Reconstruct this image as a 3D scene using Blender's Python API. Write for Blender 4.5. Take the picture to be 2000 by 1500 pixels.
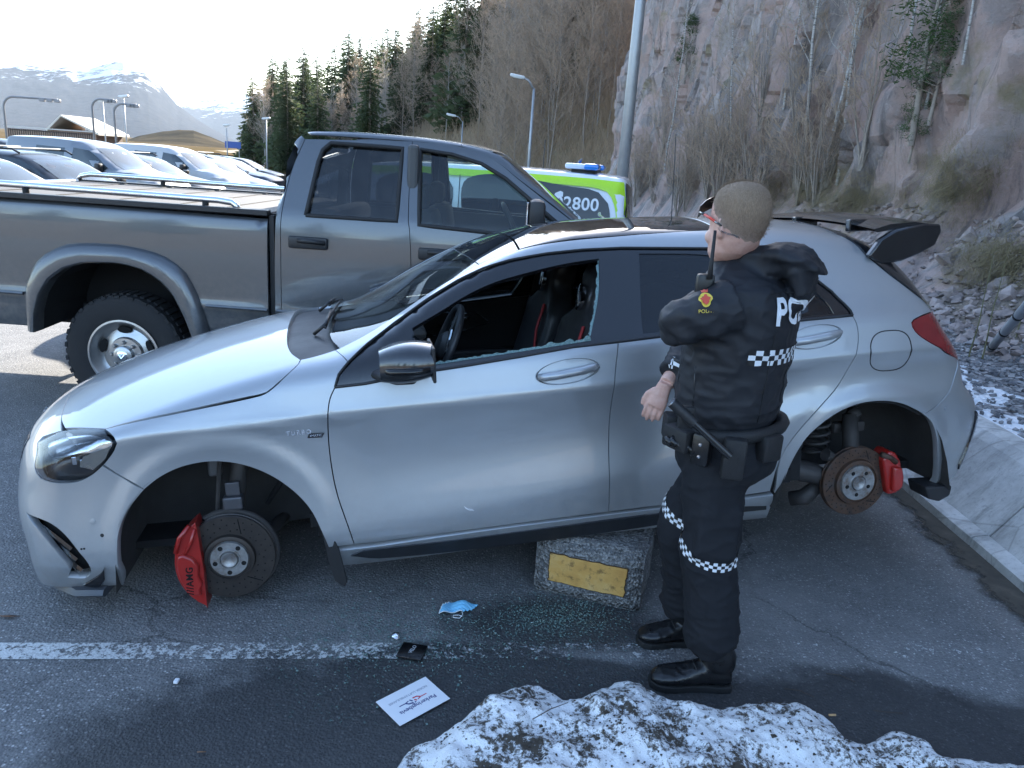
import bpy, bmesh, math, random
import numpy as np
from mathutils import Vector, Matrix, Euler, noise as mnoise
from mathutils.geometry import delaunay_2d_cdt
from mathutils.bvhtree import BVHTree
np.seterr(all='ignore')
for o in list(bpy.data.objects): bpy.data.objects.remove(o, do_unlink=True)
SC = bpy.context.scene; COL = SC.collection
R = math.radians
# ------------------------------------------------------------------ camera, sky, sun, exposure
CAM_H, CAM_PITCH, CAM_ROLL = 1.78, R(16.0), R(4.0)
cam_d = bpy.data.cameras.new('camera'); cam_d.lens = 27.0; cam_d.sensor_width = 36.0; cam_d.clip_start = .05; cam_d.clip_end = 20000
cam = bpy.data.objects.new('camera', cam_d); COL.objects.link(cam); SC.camera = cam
_fw = Vector((0, math.cos(CAM_PITCH), -math.sin(CAM_PITCH))); _r0 = Vector((1, 0, 0)); _u0 = _r0.cross(_fw)
_rt = _r0*math.cos(CAM_ROLL) + _u0*math.sin(CAM_ROLL); _up = _u0*math.cos(CAM_ROLL) - _r0*math.sin(CAM_ROLL)
cam.matrix_world = Matrix(((_rt.x,_up.x,-_fw.x,0),(_rt.y,_up.y,-_fw.y,0),(_rt.z,_up.z,-_fw.z,CAM_H),(0,0,0,1)))
SUN_EL, SUN_AZ = R(24), R(13)          # azimuth clockwise from +Y, sun ahead and a little right, behind the hill
world = bpy.data.worlds.new('World'); SC.world = world; world.use_nodes = True
_nt = world.node_tree; _bg = _nt.nodes['Background']; _sky = _nt.nodes.new('ShaderNodeTexSky'); _sky.sky_type = 'NISHITA'
_sky.sun_disc = False; _sky.sun_elevation = SUN_EL; _sky.sun_rotation = SUN_AZ; _sky.air_density = 1.0; _sky.dust_density = .7; _sky.ozone_density = 1.7
_nt.links.new(_sky.outputs[0], _bg.inputs[0]); _bg.inputs[1].default_value = .12
sun_d = bpy.data.lights.new('sun', 'SUN'); sun_d.energy = 4.2; sun_d.angle = R(.53); sun_d.color = (1, .93, .82)
sun = bpy.data.objects.new('sun', sun_d); COL.objects.link(sun)
_sd = Vector((math.sin(SUN_AZ)*math.cos(SUN_EL), math.cos(SUN_AZ)*math.cos(SUN_EL), math.sin(SUN_EL)))
sun.rotation_euler = _sd.to_track_quat('Z', 'Y').to_euler(); sun.location = (20, 60, 60)
SC.view_settings.view_transform = 'Standard'; SC.view_settings.look = 'None'; SC.view_settings.gamma = 1; SC.view_settings.exposure = 2.5
SC.view_settings.use_curve_mapping = False
SC.cycles.use_denoising = True; SC.cycles.max_bounces = 8; SC.cycles.transparent_max_bounces = 12; SC.cycles.caustics_reflective = False; SC.cycles.caustics_refractive = False
SC.cycles.sample_clamp_indirect = 6; SC.cycles.volume_bounces = 0; SC.cycles.volume_step_rate = 4
# pixel of the photograph (2000 x 1500) -> ray / point at a depth or on the ground (used to set things out)
_C = np.array([0, 0, CAM_H]); _F, _Rv, _Uv = np.array(_fw), np.array(_rt), np.array(_up)
def ray(px, py): d = _F*1500 + _Rv*(px-1000) + _Uv*(750-py); return d/np.linalg.norm(d)
def at(px, py, Y): d = ray(px, py); return _C + d*(Y/d[1])
def gnd(px, py, z=0.0): d = ray(px, py); return _C + d*((z-CAM_H)/d[2])
# ------------------------------------------------------------------ helpers
def tag(o, label=None, cat=None, group=None, kind=None):
    if label: o['label'] = label
    if cat: o['category'] = cat
    if group: o['group'] = group
    if kind: o['kind'] = kind
    return o
def empty(name, loc=(0,0,0), rot=(0,0,0), **kw):
    o = bpy.data.objects.new(name, None); COL.objects.link(o); o.location = loc; o.rotation_euler = rot; o.empty_display_size = .1
    return tag(o, **kw)
def mk(name, v, f, m, parent=None, smooth=True, normals=None, loc=None, rot=None):
    me = bpy.data.meshes.new(name); me.from_pydata([tuple(map(float, p)) for p in v], [], [tuple(map(int, q)) for q in f]); 
    if isinstance(m, (list, tuple)):
        for q in m: me.materials.append(q)
    elif m: me.materials.append(m)
    if smooth: me.shade_smooth()
    if normals is not None: me.normals_split_custom_set_from_vertices([tuple(map(float, n)) for n in normals])
    o = bpy.data.objects.new(name, me); COL.objects.link(o)
    if parent: o.parent = parent
    if loc is not None: o.location = loc
    if rot is not None: o.rotation_euler = rot
    return o
def link_copy(o, parent=None):
    c = o.copy(); COL.objects.link(c); c.parent = parent
    for ch in list(o.children): link_copy(ch, c)
    return c
class MB:
    """collects shapes; build() links them as one mesh object"""
    def __init__(s): s.v, s.f, s.mi = [], [], []
    def add(s, v, f, mi=0, M=None):
        n = len(s.v)
        if M is not None: v = [M @ Vector(p) for p in v]
        s.v += [tuple(p) for p in v]; s.f += [tuple(i+n for i in q) for q in f]; s.mi += [mi]*len(f); return s
    def box(s, c, d, M=None, bev=0.0, mi=0):
        if bev <= 0:
            v = [(c[0]+a*d[0]/2, c[1]+b*d[1]/2, c[2]+e*d[2]/2) for a in (-1,1) for b in (-1,1) for e in (-1,1)]
            return s.add(v, [(0,1,3,2),(4,6,7,5),(0,4,5,1),(2,3,7,6),(0,2,6,4),(1,5,7,3)], mi, M)
        bm = bmesh.new(); bmesh.ops.create_cube(bm, size=1)
        for q in bm.verts: q.co = Vector((c[0]+q.co.x*d[0], c[1]+q.co.y*d[1], c[2]+q.co.z*d[2]))
        bmesh.ops.bevel(bm, geom=bm.edges[:], offset=bev, segments=2, affect='EDGES', profile=.5)
        bm.verts.index_update(); s.add([q.co[:] for q in bm.verts], [[q.index for q in fc.verts] for fc in bm.faces], mi, M); bm.free(); return s
    def tube(s, pts, r, n=8, cap=True, mi=0, M=None, flat=1.0):
        P = [Vector(p) for p in pts]; rr = r if isinstance(r, (list, tuple, np.ndarray)) else [r]*len(P); v, f = [], []
        up = None
        for i, p in enumerate(P):
            t = (P[min(i+1, len(P)-1)] - P[max(i-1, 0)]).normalized()
            if up is None: up = Vector((0,0,1)) if abs(t.z) < .9 else Vector((1,0,0))
            a = t.cross(up); a = a.normalized() if a.length > 1e-6 else t.orthogonal().normalized(); b = a.cross(t); up = b
            for k in range(n):
                q = 2*math.pi*k/n; v.append(p + a*math.cos(q)*rr[i] + b*math.sin(q)*rr[i]*flat)
        for i in range(len(P)-1):
            for k in range(n): f.append((i*n+k, i*n+(k+1)%n, (i+1)*n+(k+1)%n, (i+1)*n+k))
        if cap: f += [tuple(range(n))[::-1], tuple((len(P)-1)*n+k for k in range(n))]
        return s.add(v, f, mi, M)
    def lathe(s, prof, n=32, M=None, mi=0, axis='y', a0=0, a1=2*math.pi):
        """prof: (radius, height) pairs revolved round the axis"""
        full = abs(a1-a0-2*math.pi) < 1e-6; m = n if full else n+1; v, f = [], []
        for (r, h) in prof:
            for k in range(m):
                q = a0 + (a1-a0)*k/n; c, sn = math.cos(q)*r, math.sin(q)*r
                v.append({'y': (c, h, sn), 'z': (c, sn, h), 'x': (h, c, sn)}[axis])
        for i in range(len(prof)-1):
            for k in range(n): f.append((i*m+k, i*m+(k+1)%m, (i+1)*m+(k+1)%m, (i+1)*m+k))
        return s.add(v, f, mi, M)
    def prism(s, poly, a, b, axis='y', mi=0, M=None):
        """polygon in the plane across the axis, extruded from a to b"""
        e = {'y': lambda p, h: (p[0], h, p[1]), 'z': lambda p, h: (p[0], p[1], h), 'x': lambda p, h: (h, p[0], p[1])}[axis]; n = len(poly)
        v = [e(p, a) for p in poly] + [e(p, b) for p in poly]
        f = [tuple(range(n)), tuple(range(2*n-1, n-1, -1))] + [(k, k+n, (k+1) % n + n, (k+1) % n) for k in range(n)]
        return s.add(v, f, mi, M)
    def build(s, name, m, parent=None, smooth=False, bevel=0, recalc=True, **kw):
        o = mk(name, s.v, s.f, m, parent, smooth=False, **kw); me = o.data
        if len(me.materials) > 1: me.polygons.foreach_set('material_index', s.mi)
        if recalc:
            bm = bmesh.new(); bm.from_mesh(me); bmesh.ops.recalc_face_normals(bm, faces=bm.faces[:]); bm.to_mesh(me); bm.free()
        if smooth:
            me.shade_smooth()
            if smooth != 'all': me.set_sharp_from_angle(angle=R(38))
        if bevel:
            b = o.modifiers.new('bevel', 'BEVEL'); b.width = bevel; b.segments = 2; b.limit_method = 'ANGLE'; b.angle_limit = R(35)
        return o
def text_mesh(name, body, size, m, parent, M, extrude=.001, align='CENTER', spacing=1.0, bold=0.0):
    c = bpy.data.curves.new(name, 'FONT'); c.body = body; c.size = size; c.extrude = extrude; c.align_x = align; c.align_y = 'CENTER'; c.space_character = spacing; c.offset = bold
    t = bpy.data.objects.new(name, c); COL.objects.link(t); dg = bpy.context.evaluated_depsgraph_get(); dg.update()
    me = bpy.data.meshes.new_from_object(t.evaluated_get(dg)); bpy.data.objects.remove(t, do_unlink=True); me.name = name
    me.materials.clear(); me.materials.append(m); o = bpy.data.objects.new(name, me); COL.objects.link(o); o.parent = parent
    if parent: o.matrix_parent_inverse = Matrix()
    o.matrix_local = M; return o
# ------------------------------------------------------------------ materials
class NT:
    def __init__(s, name):
        s.m = bpy.data.materials.new(name); s.m.use_nodes = True; s.t = s.m.node_tree; s.b = s.t.nodes['Principled BSDF']; s.out = s.t.nodes['Material Output']; s._c = None
    def n(s, typ, ins=None, **props):
        q = s.t.nodes.new('ShaderNode' + typ)
        for k, v in props.items(): setattr(q, k, v)
        for k, v in (ins or {}).items():
            if hasattr(v, 'is_output'): s.t.links.new(v, q.inputs[k])
            else: q.inputs[k].default_value = v
        return q
    def co(s, kind='Object'):
        if s._c is None: s._c = s.n('TexCoord')
        return s._c.outputs[kind]
    def noise(s, scale, detail=4, rough=.55, dist=0, vec=None): return s.n('TexNoise', {'Vector': vec if vec is not None else s.co(), 'Scale': scale, 'Detail': detail, 'Roughness': rough, 'Distortion': dist}).outputs
    def voro(s, scale, feature='F1', vec=None, rnd=1.0): return s.n('TexVoronoi', {'Vector': vec if vec is not None else s.co(), 'Scale': scale, 'Randomness': rnd}, feature=feature).outputs
    def ramp(s, fac, stops, interp='LINEAR'):
        q = s.n('ValToRGB', {0: fac}); q.color_ramp.interpolation = interp; e = q.color_ramp.elements
        while len(e) < len(stops): e.new(.5)
        for el, (p, c) in zip(e, stops): el.position = p; el.color = (c, c, c, 1) if isinstance(c, (int, float)) else (*c, 1)
        return q.outputs[0]
    def mix(s, fac, a, b, blend='MIX'):
        q = s.n('Mix', data_type='RGBA', blend_type=blend); 
        for i, v in ((0, fac), (6, a), (7, b)):
            if hasattr(v, 'is_output'): s.t.links.new(v, q.inputs[i])
            elif i == 0: q.inputs[0].default_value = v
            else: q.inputs[i].default_value = (*v, 1) if len(v) == 3 else v
        return q.outputs[2]
    def math(s, op, a, b=0.0, c=0.0, clamp=False):
        q = s.n('Math', operation=op, use_clamp=clamp)
        for i, v in enumerate((a, b, c)):
            if hasattr(v, 'is_output'): s.t.links.new(v, q.inputs[i])
            else: q.inputs[i].default_value = v
        return q.outputs[0]
    def set(s, **kw):
        for k, v in kw.items():
            k = k.replace('_', ' ')
            k = {'Color': 'Base Color', 'Rough': 'Roughness', 'Metal': 'Metallic', 'Spec': 'Specular IOR Level', 'Coat': 'Coat Weight', 'CoatR': 'Coat Roughness', 'Trans': 'Transmission Weight'}.get(k, k)
            if hasattr(v, 'is_output'): s.t.links.new(v, s.b.inputs[k])
            else: s.b.inputs[k].default_value = (*v, 1) if isinstance(v, (tuple, list)) and len(v) == 3 and k != 'Subsurface Radius' else v
        return s
    def bump(s, h, strength=.3, dist=.01, normal=None):
        q = s.n('Bump', {'Height': h, 'Strength': strength, 'Distance': dist})
        if normal is not None: s.t.links.new(normal, q.inputs['Normal'])
        s.t.links.new(q.outputs[0], s.b.inputs['Normal']); return q.outputs[0]
def plain(name, col, rough=.5, metal=0.0, var=.12, scale=8.0, bump=0.0, bscale=60.0, **kw):
    """a surface with a little procedural colour and gloss variation"""
    t = NT(name); n = t.noise(scale, 5)[0]
    t.set(Color=t.mix(n, tuple(c*(1-var) for c in col), tuple(min(1, c*(1+var)) for c in col)), Rough=t.ramp(n, [(.3, max(0, rough-.05)), (.7, min(1, rough+.05))]), Metal=metal, **kw)
    if bump: t.bump(t.noise(bscale, 4)[0], bump, .004)
    return t.m
def glass_mat(name, tint, alpha, rough=.02, dirt=0.0):
    """thin glazing: glossy reflection over a tinted see-through pane"""
    t = NT(name); fr = t.n('Fresnel', {'IOR': 1.5}).outputs[0]; gl = t.n('BsdfGlossy', {'Color': (1,1,1,1), 'Roughness': rough}); tr = t.n('BsdfTransparent', {'Color': (*tint, 1)})
    df = t.n('BsdfDiffuse', {'Color': (.012,.013,.016,1)}); m1 = t.n('MixShader', {0: alpha, 1: tr.outputs[0], 2: df.outputs[0]})
    if dirt > 0:
        dd = t.n('BsdfDiffuse', {'Color': (.42,.43,.42,1)}); nz = t.noise(9, 6, .7)[0]; n2 = t.noise(160, 3, .7)[0]
        m1 = t.n('MixShader', {0: t.math('MULTIPLY', t.ramp(t.math('MULTIPLY', nz, n2), [(.2, 0), (.42, 1)]), dirt), 1: m1.outputs[0], 2: dd.outputs[0]})
    m2 = t.n('MixShader', {0: fr, 1: m1.outputs[0], 2: gl.outputs[0]}); t.t.links.new(m2.outputs[0], t.out.inputs[0]); return t.m
MAT = {}
def carpaint(name, col, metal=.62, rough=.38, dust=.04, dustcol=(.32,.30,.27), coat=.9, z0=.55, z1=.12):
    t = NT(name); n = t.noise(3.0, 6, .6)[0]; fl = t.voro(900)[1]
    c = t.mix(t.math('MULTIPLY', n, .12), col, tuple(x*.82 for x in col)); 
    z = t.n('SeparateXYZ', {0: t.co()}).outputs[2]; low = t.n('MapRange', {0: z, 1: z0, 2: z1, 3: 0.0, 4: 1.0}).outputs[0]
    g = t.math('MULTIPLY', t.ramp(t.noise(26, 7, .7)[0], [(.38, 0), (.72, 1)]), t.math('MULTIPLY_ADD', low, .5, dust))
    t.set(Color=t.mix(g, c, dustcol), Metal=t.math('MULTIPLY', t.math('SUBTRACT', 1.0, g), metal), Rough=t.math('MULTIPLY_ADD', g, .35, rough), Coat=coat, CoatR=.04)
    return t.m
# ------------------------------------------------------------------ smooth profiles and implicit vehicle bodies
def spline(pts, n=1500, smooth=0.0):
    """monotone-ish cubic (Catmull-Rom) table through (x, value) points; returns a vectorised function"""
    p = np.array(pts, float); x, y = p[:, 0], p[:, 1]
    d = np.diff(y) / np.diff(x); m = np.empty(len(x)); m[0] = d[0]; m[-1] = d[-1]
    for i in range(1, len(x) - 1):
        m[i] = 0.0 if d[i-1] * d[i] <= 0 else 2 * d[i-1] * d[i] / (d[i-1] + d[i])
    xs = np.linspace(x[0], x[-1], n); k = np.clip(np.searchsorted(x, xs) - 1, 0, len(x) - 2)
    h = x[k+1] - x[k]; t = (xs - x[k]) / h
    ys = (2*t**3-3*t**2+1)*y[k] + (t**3-2*t**2+t)*h*m[k] + (-2*t**3+3*t**2)*y[k+1] + (t**3-t**2)*h*m[k+1]
    if smooth > 0:
        w = max(1, int(smooth / (xs[1] - xs[0]))); ker = np.hanning(2*w+3)[1:-1]; ker /= ker.sum()
        ys = np.convolve(np.pad(ys, w, mode='reflect', reflect_type='odd'), ker, mode='valid')
    return lambda q: np.interp(q, xs, ys)
def smax(a, b, k):
    h = np.maximum(k - np.abs(a - b), 0) / k
    return np.maximum(a, b) + h*h*h*k/6
def sstep(a, b, x):
    t = np.clip((x - a) / (b - a), 0, 1); return t*t*(3-2*t)

class HatchShape:
    """the silver hatchback: x rearward from the front axle, y to the far side, z up from the tyre contact plane"""
    def __init__(s):
        s.top = spline([(-1.0,.59),(-.85,.695),(-.75,.748),(-.55,.83),(-.3,.905),(0,.975),(.3,1.025),(.45,1.04),(.60,1.085),(.85,1.212),(1.10,1.322),(1.28,1.376),
                        (1.5,1.413),(1.8,1.428),(2.1,1.428),(2.5,1.415),(2.8,1.385),(2.95,1.33),(3.05,1.22),(3.2,1.06),(3.33,.93),(3.42,.86),(3.6,.75)], smooth=.05)
        s.plan = spline([(-1.0,.80),(-.6,.845),(-.3,.868),(0,.880),(.5,.884),(1.2,.886),(2.2,.888),(2.7,.888),(3.1,.868),(3.4,.83),(3.8,.77)], smooth=.05)
        s.ridge = spline([(-1,.70),(-.3,.735),(.3,.765),(1.2,.80),(2.2,.85),(2.7,.875),(3.6,.88)], smooth=.1)      # shoulder crease height
        s.ridge2 = spline([(-1,.30),(.3,.30),(.8,.33),(1.5,.42),(2.1,.55),(2.5,.66),(3.6,.70)], smooth=.1)         # rising lower line
        s.nose = spline([(0,-.78),(.1,-.795),(.2,-.81),(.35,-.82),(.5,-.855),(.62,-.875),(.70,-.85),(.77,-.78),(.85,-.6),(1.2,-.2)], smooth=.02)
        s.tail = spline([(0,3.36),(.2,3.41),(.35,3.45),(.5,3.47),(.6,3.44),(.7,3.36),(.8,3.355),(.9,3.365),(1.2,3.25),(1.5,3.05)], smooth=.02)
        s.crown = spline([(-1,.20),(-.5,.14),(0,.10),(.4,.085),(.7,.075),(1.2,.07),(1.8,.085),(2.5,.11),(2.8,.15),(3.0,.26),(3.4,.30),(3.6,.3)], smooth=.05)
    def width(s, x, z):
        w = s.plan(x); r1 = s.ridge(x); r2 = s.ridge2(x)
        up = z - r1
        ws = w - .004 - .24*np.maximum(up,0) - .42*np.maximum(up-.10,0)*sstep(.10,.24,up)
        lo = np.clip((r1 - z) / np.maximum(r1 - r2, .08), 0, 1)
        hollow = .010*np.sin(np.pi*lo)**2 * sstep(.35,.75,x)*(1-sstep(2.1,2.5,x)) + .012*np.sin(np.pi*lo)
        wl = w - .020*(1-np.exp(-np.maximum(-up,0)/.07)) - hollow + .010*sstep(0,1,lo)
        under = np.maximum(r2 - z, 0)
        wl = wl - .16*under**2/(under+.10) - .35*np.maximum(.24 - z, 0)
        k = sstep(-.030,.030,up)
        ww = wl*(1-k) + ws*k
        for xa, zc in ((0, .30), (2.70, .31)):
            r = np.hypot(x - xa, z - zc); ww = ww + (.014*(1-sstep(.375,.45,r)) + .012*(1-sstep(.42,.60,r))) * (z > .05)
        return ww
    def f(s, p):
        x, y, z = p[..., 0], np.abs(p[..., 1]), p[..., 2]
        side = (y - s.width(x, z)) * .95
        T = s.top(x) - s.crown(x) * (y/.8)**2
        top = (z - T) * .85
        kk = .07 - .02*sstep(.35,.6,x) + .07*sstep(1.2,1.7,x)
        a = smax(side, top, kk)
        kz = 1-sstep(.36,.62,z)
        fr = (s.nose(z) + (.20-.09*kz)*(y/.8)**(2.4+1.6*kz) - x) * .85
        a = smax(a, fr, .16-.05*kz)
        rr = (x - (s.tail(z) - .16*(y/.8)**2.6)) * .9
        a = smax(a, rr, .14)
        return smax(a, .12 - z, .04)
    def grad(s, p, e=.014):
        g = np.stack([s.f(p + e*np.eye(3)[k]) - s.f(p - e*np.eye(3)[k]) for k in range(3)], -1)
        return g / np.linalg.norm(g, axis=-1, keepdims=True)
    def cast(s, o, d, t0=0.0, tmax=8.0):
        """march rays (o, d arrays) -> t (nan when missed), closest f and the t of it"""
        n = len(o); t = np.full(n, float(t0)); best = np.full(n, 9.); bt = t.copy(); hit = np.zeros(n, bool)
        for _ in range(900):
            v = s.f(o + d*t[:, None]); m = v < best; best = np.where(m, v, best); bt = np.where(m, t, bt)
            hit |= v < 3e-4
            t = np.where(hit, t, t + np.clip(v*.6, 2e-4, .03))
            if (hit | (t > tmax)).all(): break
        return np.where(hit, t, np.nan), best, bt
class GenShape:
    """a box-like vehicle body from a top profile T(x), a width profile W(x, z) and nose / tail curves"""
    grad = HatchShape.grad; cast = HatchShape.cast
    def __init__(s, top, plan, sect, nose, tail, crown=.06, zb=.25, k=(.10,.14,.12), npow=2.4, ncurve=.14, tcurve=.10):
        s.top = spline(top, smooth=.04); s.plan = spline(plan, smooth=.04); s.sect = spline(sect, smooth=.03); s.nose = spline(nose, smooth=.03); s.tail = spline(tail, smooth=.03)
        s.crown, s.zb, s.k, s.npow, s.nc, s.tc = crown, zb, k, npow, ncurve, tcurve; s.hw = max(p[1] for p in plan)
    def f(s, p):
        x, y, z = p[..., 0], np.abs(p[..., 1]), p[..., 2]; u = y/s.hw
        a = smax((y - s.plan(x) - s.sect(z))*.95, (z - s.top(x) + s.crown*u**2)*.85, s.k[0])
        a = smax(a, (s.nose(z) + s.nc*u**s.npow - x)*.9, s.k[1]); a = smax(a, (x - s.tail(z) + s.tc*u**s.npow)*.9, s.k[2])
        return smax(a, s.zb - z, .03)
    def hull(s, nx=46, nt=36, zc=None, off=0.0):
        """closed skin: rings of points found along spokes from the body axis"""
        x0 = float(s.nose(s.zb+.35)); x1 = float(s.tail(s.zb+.35)); u = .5-.5*np.cos(np.linspace(.03, math.pi-.03, nx)); xs = x0+.004 + (x1-x0-.008)*u; V = []
        for x in xs:
            zt = float(s.top(x)); zc_ = s.zb + (min(zt, 1.0)-s.zb)*.5; q = np.linspace(0, 2*math.pi, nt, endpoint=False); d = np.stack([0*q, np.sin(q), np.cos(q)], 1)
            lo = np.zeros(nt); hi = np.full(nt, 1.7); c = np.array([x, 0, zc_])
            for _ in range(30):
                m = (lo+hi)/2; ins = s.f(c + d*m[:,None]) < -off; lo = np.where(ins, m, lo); hi = np.where(ins, hi, m)
            V.append(c + d*lo[:,None])
        V = np.concatenate(V); F = [(i*nt+k, i*nt+(k+1) % nt, (i+1)*nt+(k+1) % nt, (i+1)*nt+k) for i in range(nx-1) for k in range(nt)] + [tuple(range(nt)), tuple((nx-1)*nt+k for k in range(nt-1, -1, -1))]
        return V, F
# ------------------------------------------------------------------ body panels cut out of an implicit shape
def _smoothpoly(pts, step):
    """closed polygon; a point with a 4th (or 3rd in 2D) truthy entry is a corner, the others are rounded through"""
    P = [np.array(p[:2], float) for p in pts]; C = [len(p) > 2 and bool(p[2]) for p in pts]; n = len(P); out = []
    for i in range(n):
        p1, p2 = P[i], P[(i+1) % n]; p0 = P[i-1] if not C[i] else p1 - (p2-p1); p3 = P[(i+2) % n] if not C[(i+1) % n] else p2 + (p2-p1)
        L = np.linalg.norm(p2-p1); m = max(1, int(L/step))
        for k in range(m):
            t = k/m; a = np.linalg.norm(p1-p0)+1e-9; b = L+1e-9; c = np.linalg.norm(p3-p2)+1e-9
            m1 = (p2-p0)/(a+b)*b if not C[i] else (p2-p1); m2 = (p3-p1)/(b+c)*b if not C[(i+1) % n] else (p2-p1)
            out.append((2*t**3-3*t**2+1)*p1 + (t**3-2*t**2+t)*m1 + (-2*t**3+3*t**2)*p2 + (t**3-t**2)*m2)
    return np.array(out)
def _inset(P, g):
    a = np.roll(P, 1, 0); b = np.roll(P, -1, 0); t = b-a; t /= np.linalg.norm(t, axis=1, keepdims=True)+1e-9
    area = .5*np.sum(P[:,0]*b[:,1]-b[:,0]*P[:,1]); s = 1 if area > 0 else -1
    return P + s*g*np.stack([-t[:,1], t[:,0]], 1)
def _inside(q, P):
    x, y = q[:,0], q[:,1]; c = np.zeros(len(q), bool); n = len(P)
    for i in range(n):
        x1, y1 = P[i]; x2, y2 = P[(i+1) % n]
        if y1 == y2: continue
        c ^= ((y1 > y) != (y2 > y)) & (x < (x2-x1)*(y-y1)/(y2-y1)+x1)
    return c
def _edgedist(q, P):
    d = np.full(len(q), 9.)
    for i in range(len(P)):
        a, b = P[i], P[(i+1) % len(P)]; ab = b-a; t = np.clip(((q-a)@ab)/(ab@ab+1e-12), 0, 1); d = np.minimum(d, np.linalg.norm(q-a-t[:,None]*ab, axis=1))
    return d
OBLIQUE = np.array([0, .80, -.60]); DOWN = np.array([0, 0, -1.]); FRONTC = np.array([.66, .72, -.20]); REARC = np.array([-.66, .72, -.20]); SIDE = np.array([0, 1., 0])
def panel_data(sh, pts, d, sp=.022, off=0.0, gap=.0022, thick=.03, holes=(), flip2=False, span=1.6):
    d = d/np.linalg.norm(d); ref = np.array([1., 0, 0]); 
    e1 = ref - d*(ref@d); e1 /= np.linalg.norm(e1); e2 = np.cross(d, e1)
    to2 = lambda q: (np.dot(q[:3], e1), np.dot(q[:3], e2), q[3] if len(q) > 3 else 0)
    step = sp*.6
    loops = [_inset(_smoothpoly([to2(p) for p in pts], step), gap)] + [_inset(_smoothpoly([to2(p) for p in h], step), -gap) for h in holes]
    O = loops[0]; lo, hi = O.min(0), O.max(0); gx = np.arange(lo[0], hi[0], sp); gy = np.arange(lo[1], hi[1], sp*.866)
    G = np.array([(x + (j % 2)*sp/2, y) for j, y in enumerate(gy) for x in gx]) if len(gx)*len(gy) else np.zeros((0,2))
    if len(G):
        k = _inside(G, O)
        for L in loops[1:]: k &= ~_inside(G, L)
        G = G[k]
        for L in loops: G = G[_edgedist(G, L) > sp*.45]
    V = []; E = []
    for L in loops: n0 = len(V); V += [tuple(q) for q in L]; E += [(n0+i, n0+(i+1) % len(L)) for i in range(len(L))]
    V += [tuple(q) for q in G]
    r = delaunay_2d_cdt([Vector(q) for q in V], E, [], 0, 1e-6)
    W = np.array([tuple(q) for q in r[0]]); T = np.array([t for t in r[2] if len(t) == 3]); cen = W[T].mean(1)
    k = _inside(cen, O)
    for L in loops[1:]: k &= ~_inside(cen, L)
    T = T[k]
    org = W[:,:1]*e1 + W[:,1:]*e2 ; 
    # start the rays outside the body
    c0 = np.mean([np.array(p[:3]) for p in pts], 0); base = org + d*((c0@d) - span*.5)
    t, b, bt = sh.cast(base, np.repeat(d[None], len(base), 0), 0.0, span); t = np.where(np.isnan(t), bt, t)
    P = base + d*t[:,None]; N = sh.grad(P); P = P + N*off
    # outward winding
    a, bb, c = P[T[:,0]], P[T[:,1]], P[T[:,2]]; fn = np.cross(bb-a, c-a); fl = (fn*N[T[:,0]]).sum(1) < 0; T[fl] = T[fl][:, ::-1]
    # skirt along every boundary edge
    cnt = {}
    for tri in T:
        for i in range(3):
            e = (tri[i], tri[(i+1) % 3]); cnt[e] = 1
    bnd = [e for e in cnt if (e[1], e[0]) not in cnt]
    verts = [p for p in P]; norms = [n for n in N]; faces = [tuple(q) for q in T]
    if thick > 0:
        cenP = {}
        for (i, j) in bnd:
            tv = P[j]-P[i]; sn = np.cross(tv, N[i]); sn = sn/(np.linalg.norm(sn)+1e-9); n0 = len(verts)
            verts += [P[i], P[j], P[j]-N[j]*thick, P[i]-N[i]*thick]; norms += [(sn+N[i]*.6), (sn+N[j]*.6), sn, sn]; faces.append((n0+1, n0, n0+3, n0+2))
    return np.array(verts), faces, np.array([n/np.linalg.norm(n) for n in norms])
def panel(name, sh, pts, d, m, parent, mirror=False, shell=None, **kw):
    v, f, n = panel_data(sh, pts, d, **kw); o = mk(name, v, f, m, parent, True, n); res = [o]
    if mirror:
        s = np.array([1, -1, 1]); res.append(mk(name, v*s, [q[::-1] for q in f], m, parent, True, n*s))
    if shell is not None:
        k2 = dict(kw); k2.update(off=kw.get('off', 0)-.032, gap=.002, thick=0, sp=.05, holes=())
        v, f, n = panel_data(sh, pts, d, **k2); shell.add(v, f)
        if mirror: shell.add(v*np.array([1,-1,1]), [q[::-1] for q in f])
    return res
def sym(half):
    """half outline on the near side (y <= 0, ends on the centre line) -> closed symmetric outline"""
    return half + [(p[0], -p[1], *p[2:]) for p in half[::-1] if abs(p[1]) > 1e-6]
def on_surface(sh, x, z, d=SIDE, y0=-1.6):
    q = np.array([[x, y0, z]]); t, b, bt = sh.cast(q, d[None], 0., 2.); t = np.where(np.isnan(t), bt, t); p = q + d*t[:,None]; return p[0], sh.grad(p)[0]
def on_many(sh, L, y0=-1.6):
    q = np.array([[x, y0, z] for x, z in L], float); t, b, bt = sh.cast(q, np.repeat(SIDE[None], len(q), 0), 0., 2.); return q + SIDE*np.where(np.isnan(t), bt, t)[:, None]
def seam(sh, pts, d=SIDE, off=.0, n=6):
    """points along the surface following 3D guide points"""
    out = []
    for a, b in zip(pts[:-1], pts[1:]):
        for k in range(n):
            q = np.array(a[:3]) + (np.array(b[:3])-np.array(a[:3]))*k/n; out.append(q)
    out.append(np.array(pts[-1][:3])); o = np.array(out); base = o - d*.3; t, b, bt = sh.cast(base, np.repeat(d[None], len(o), 0), 0., .7); t = np.where(np.isnan(t), bt, t); P = base + d*t[:,None]
    return P + sh.grad(P)*off
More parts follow.
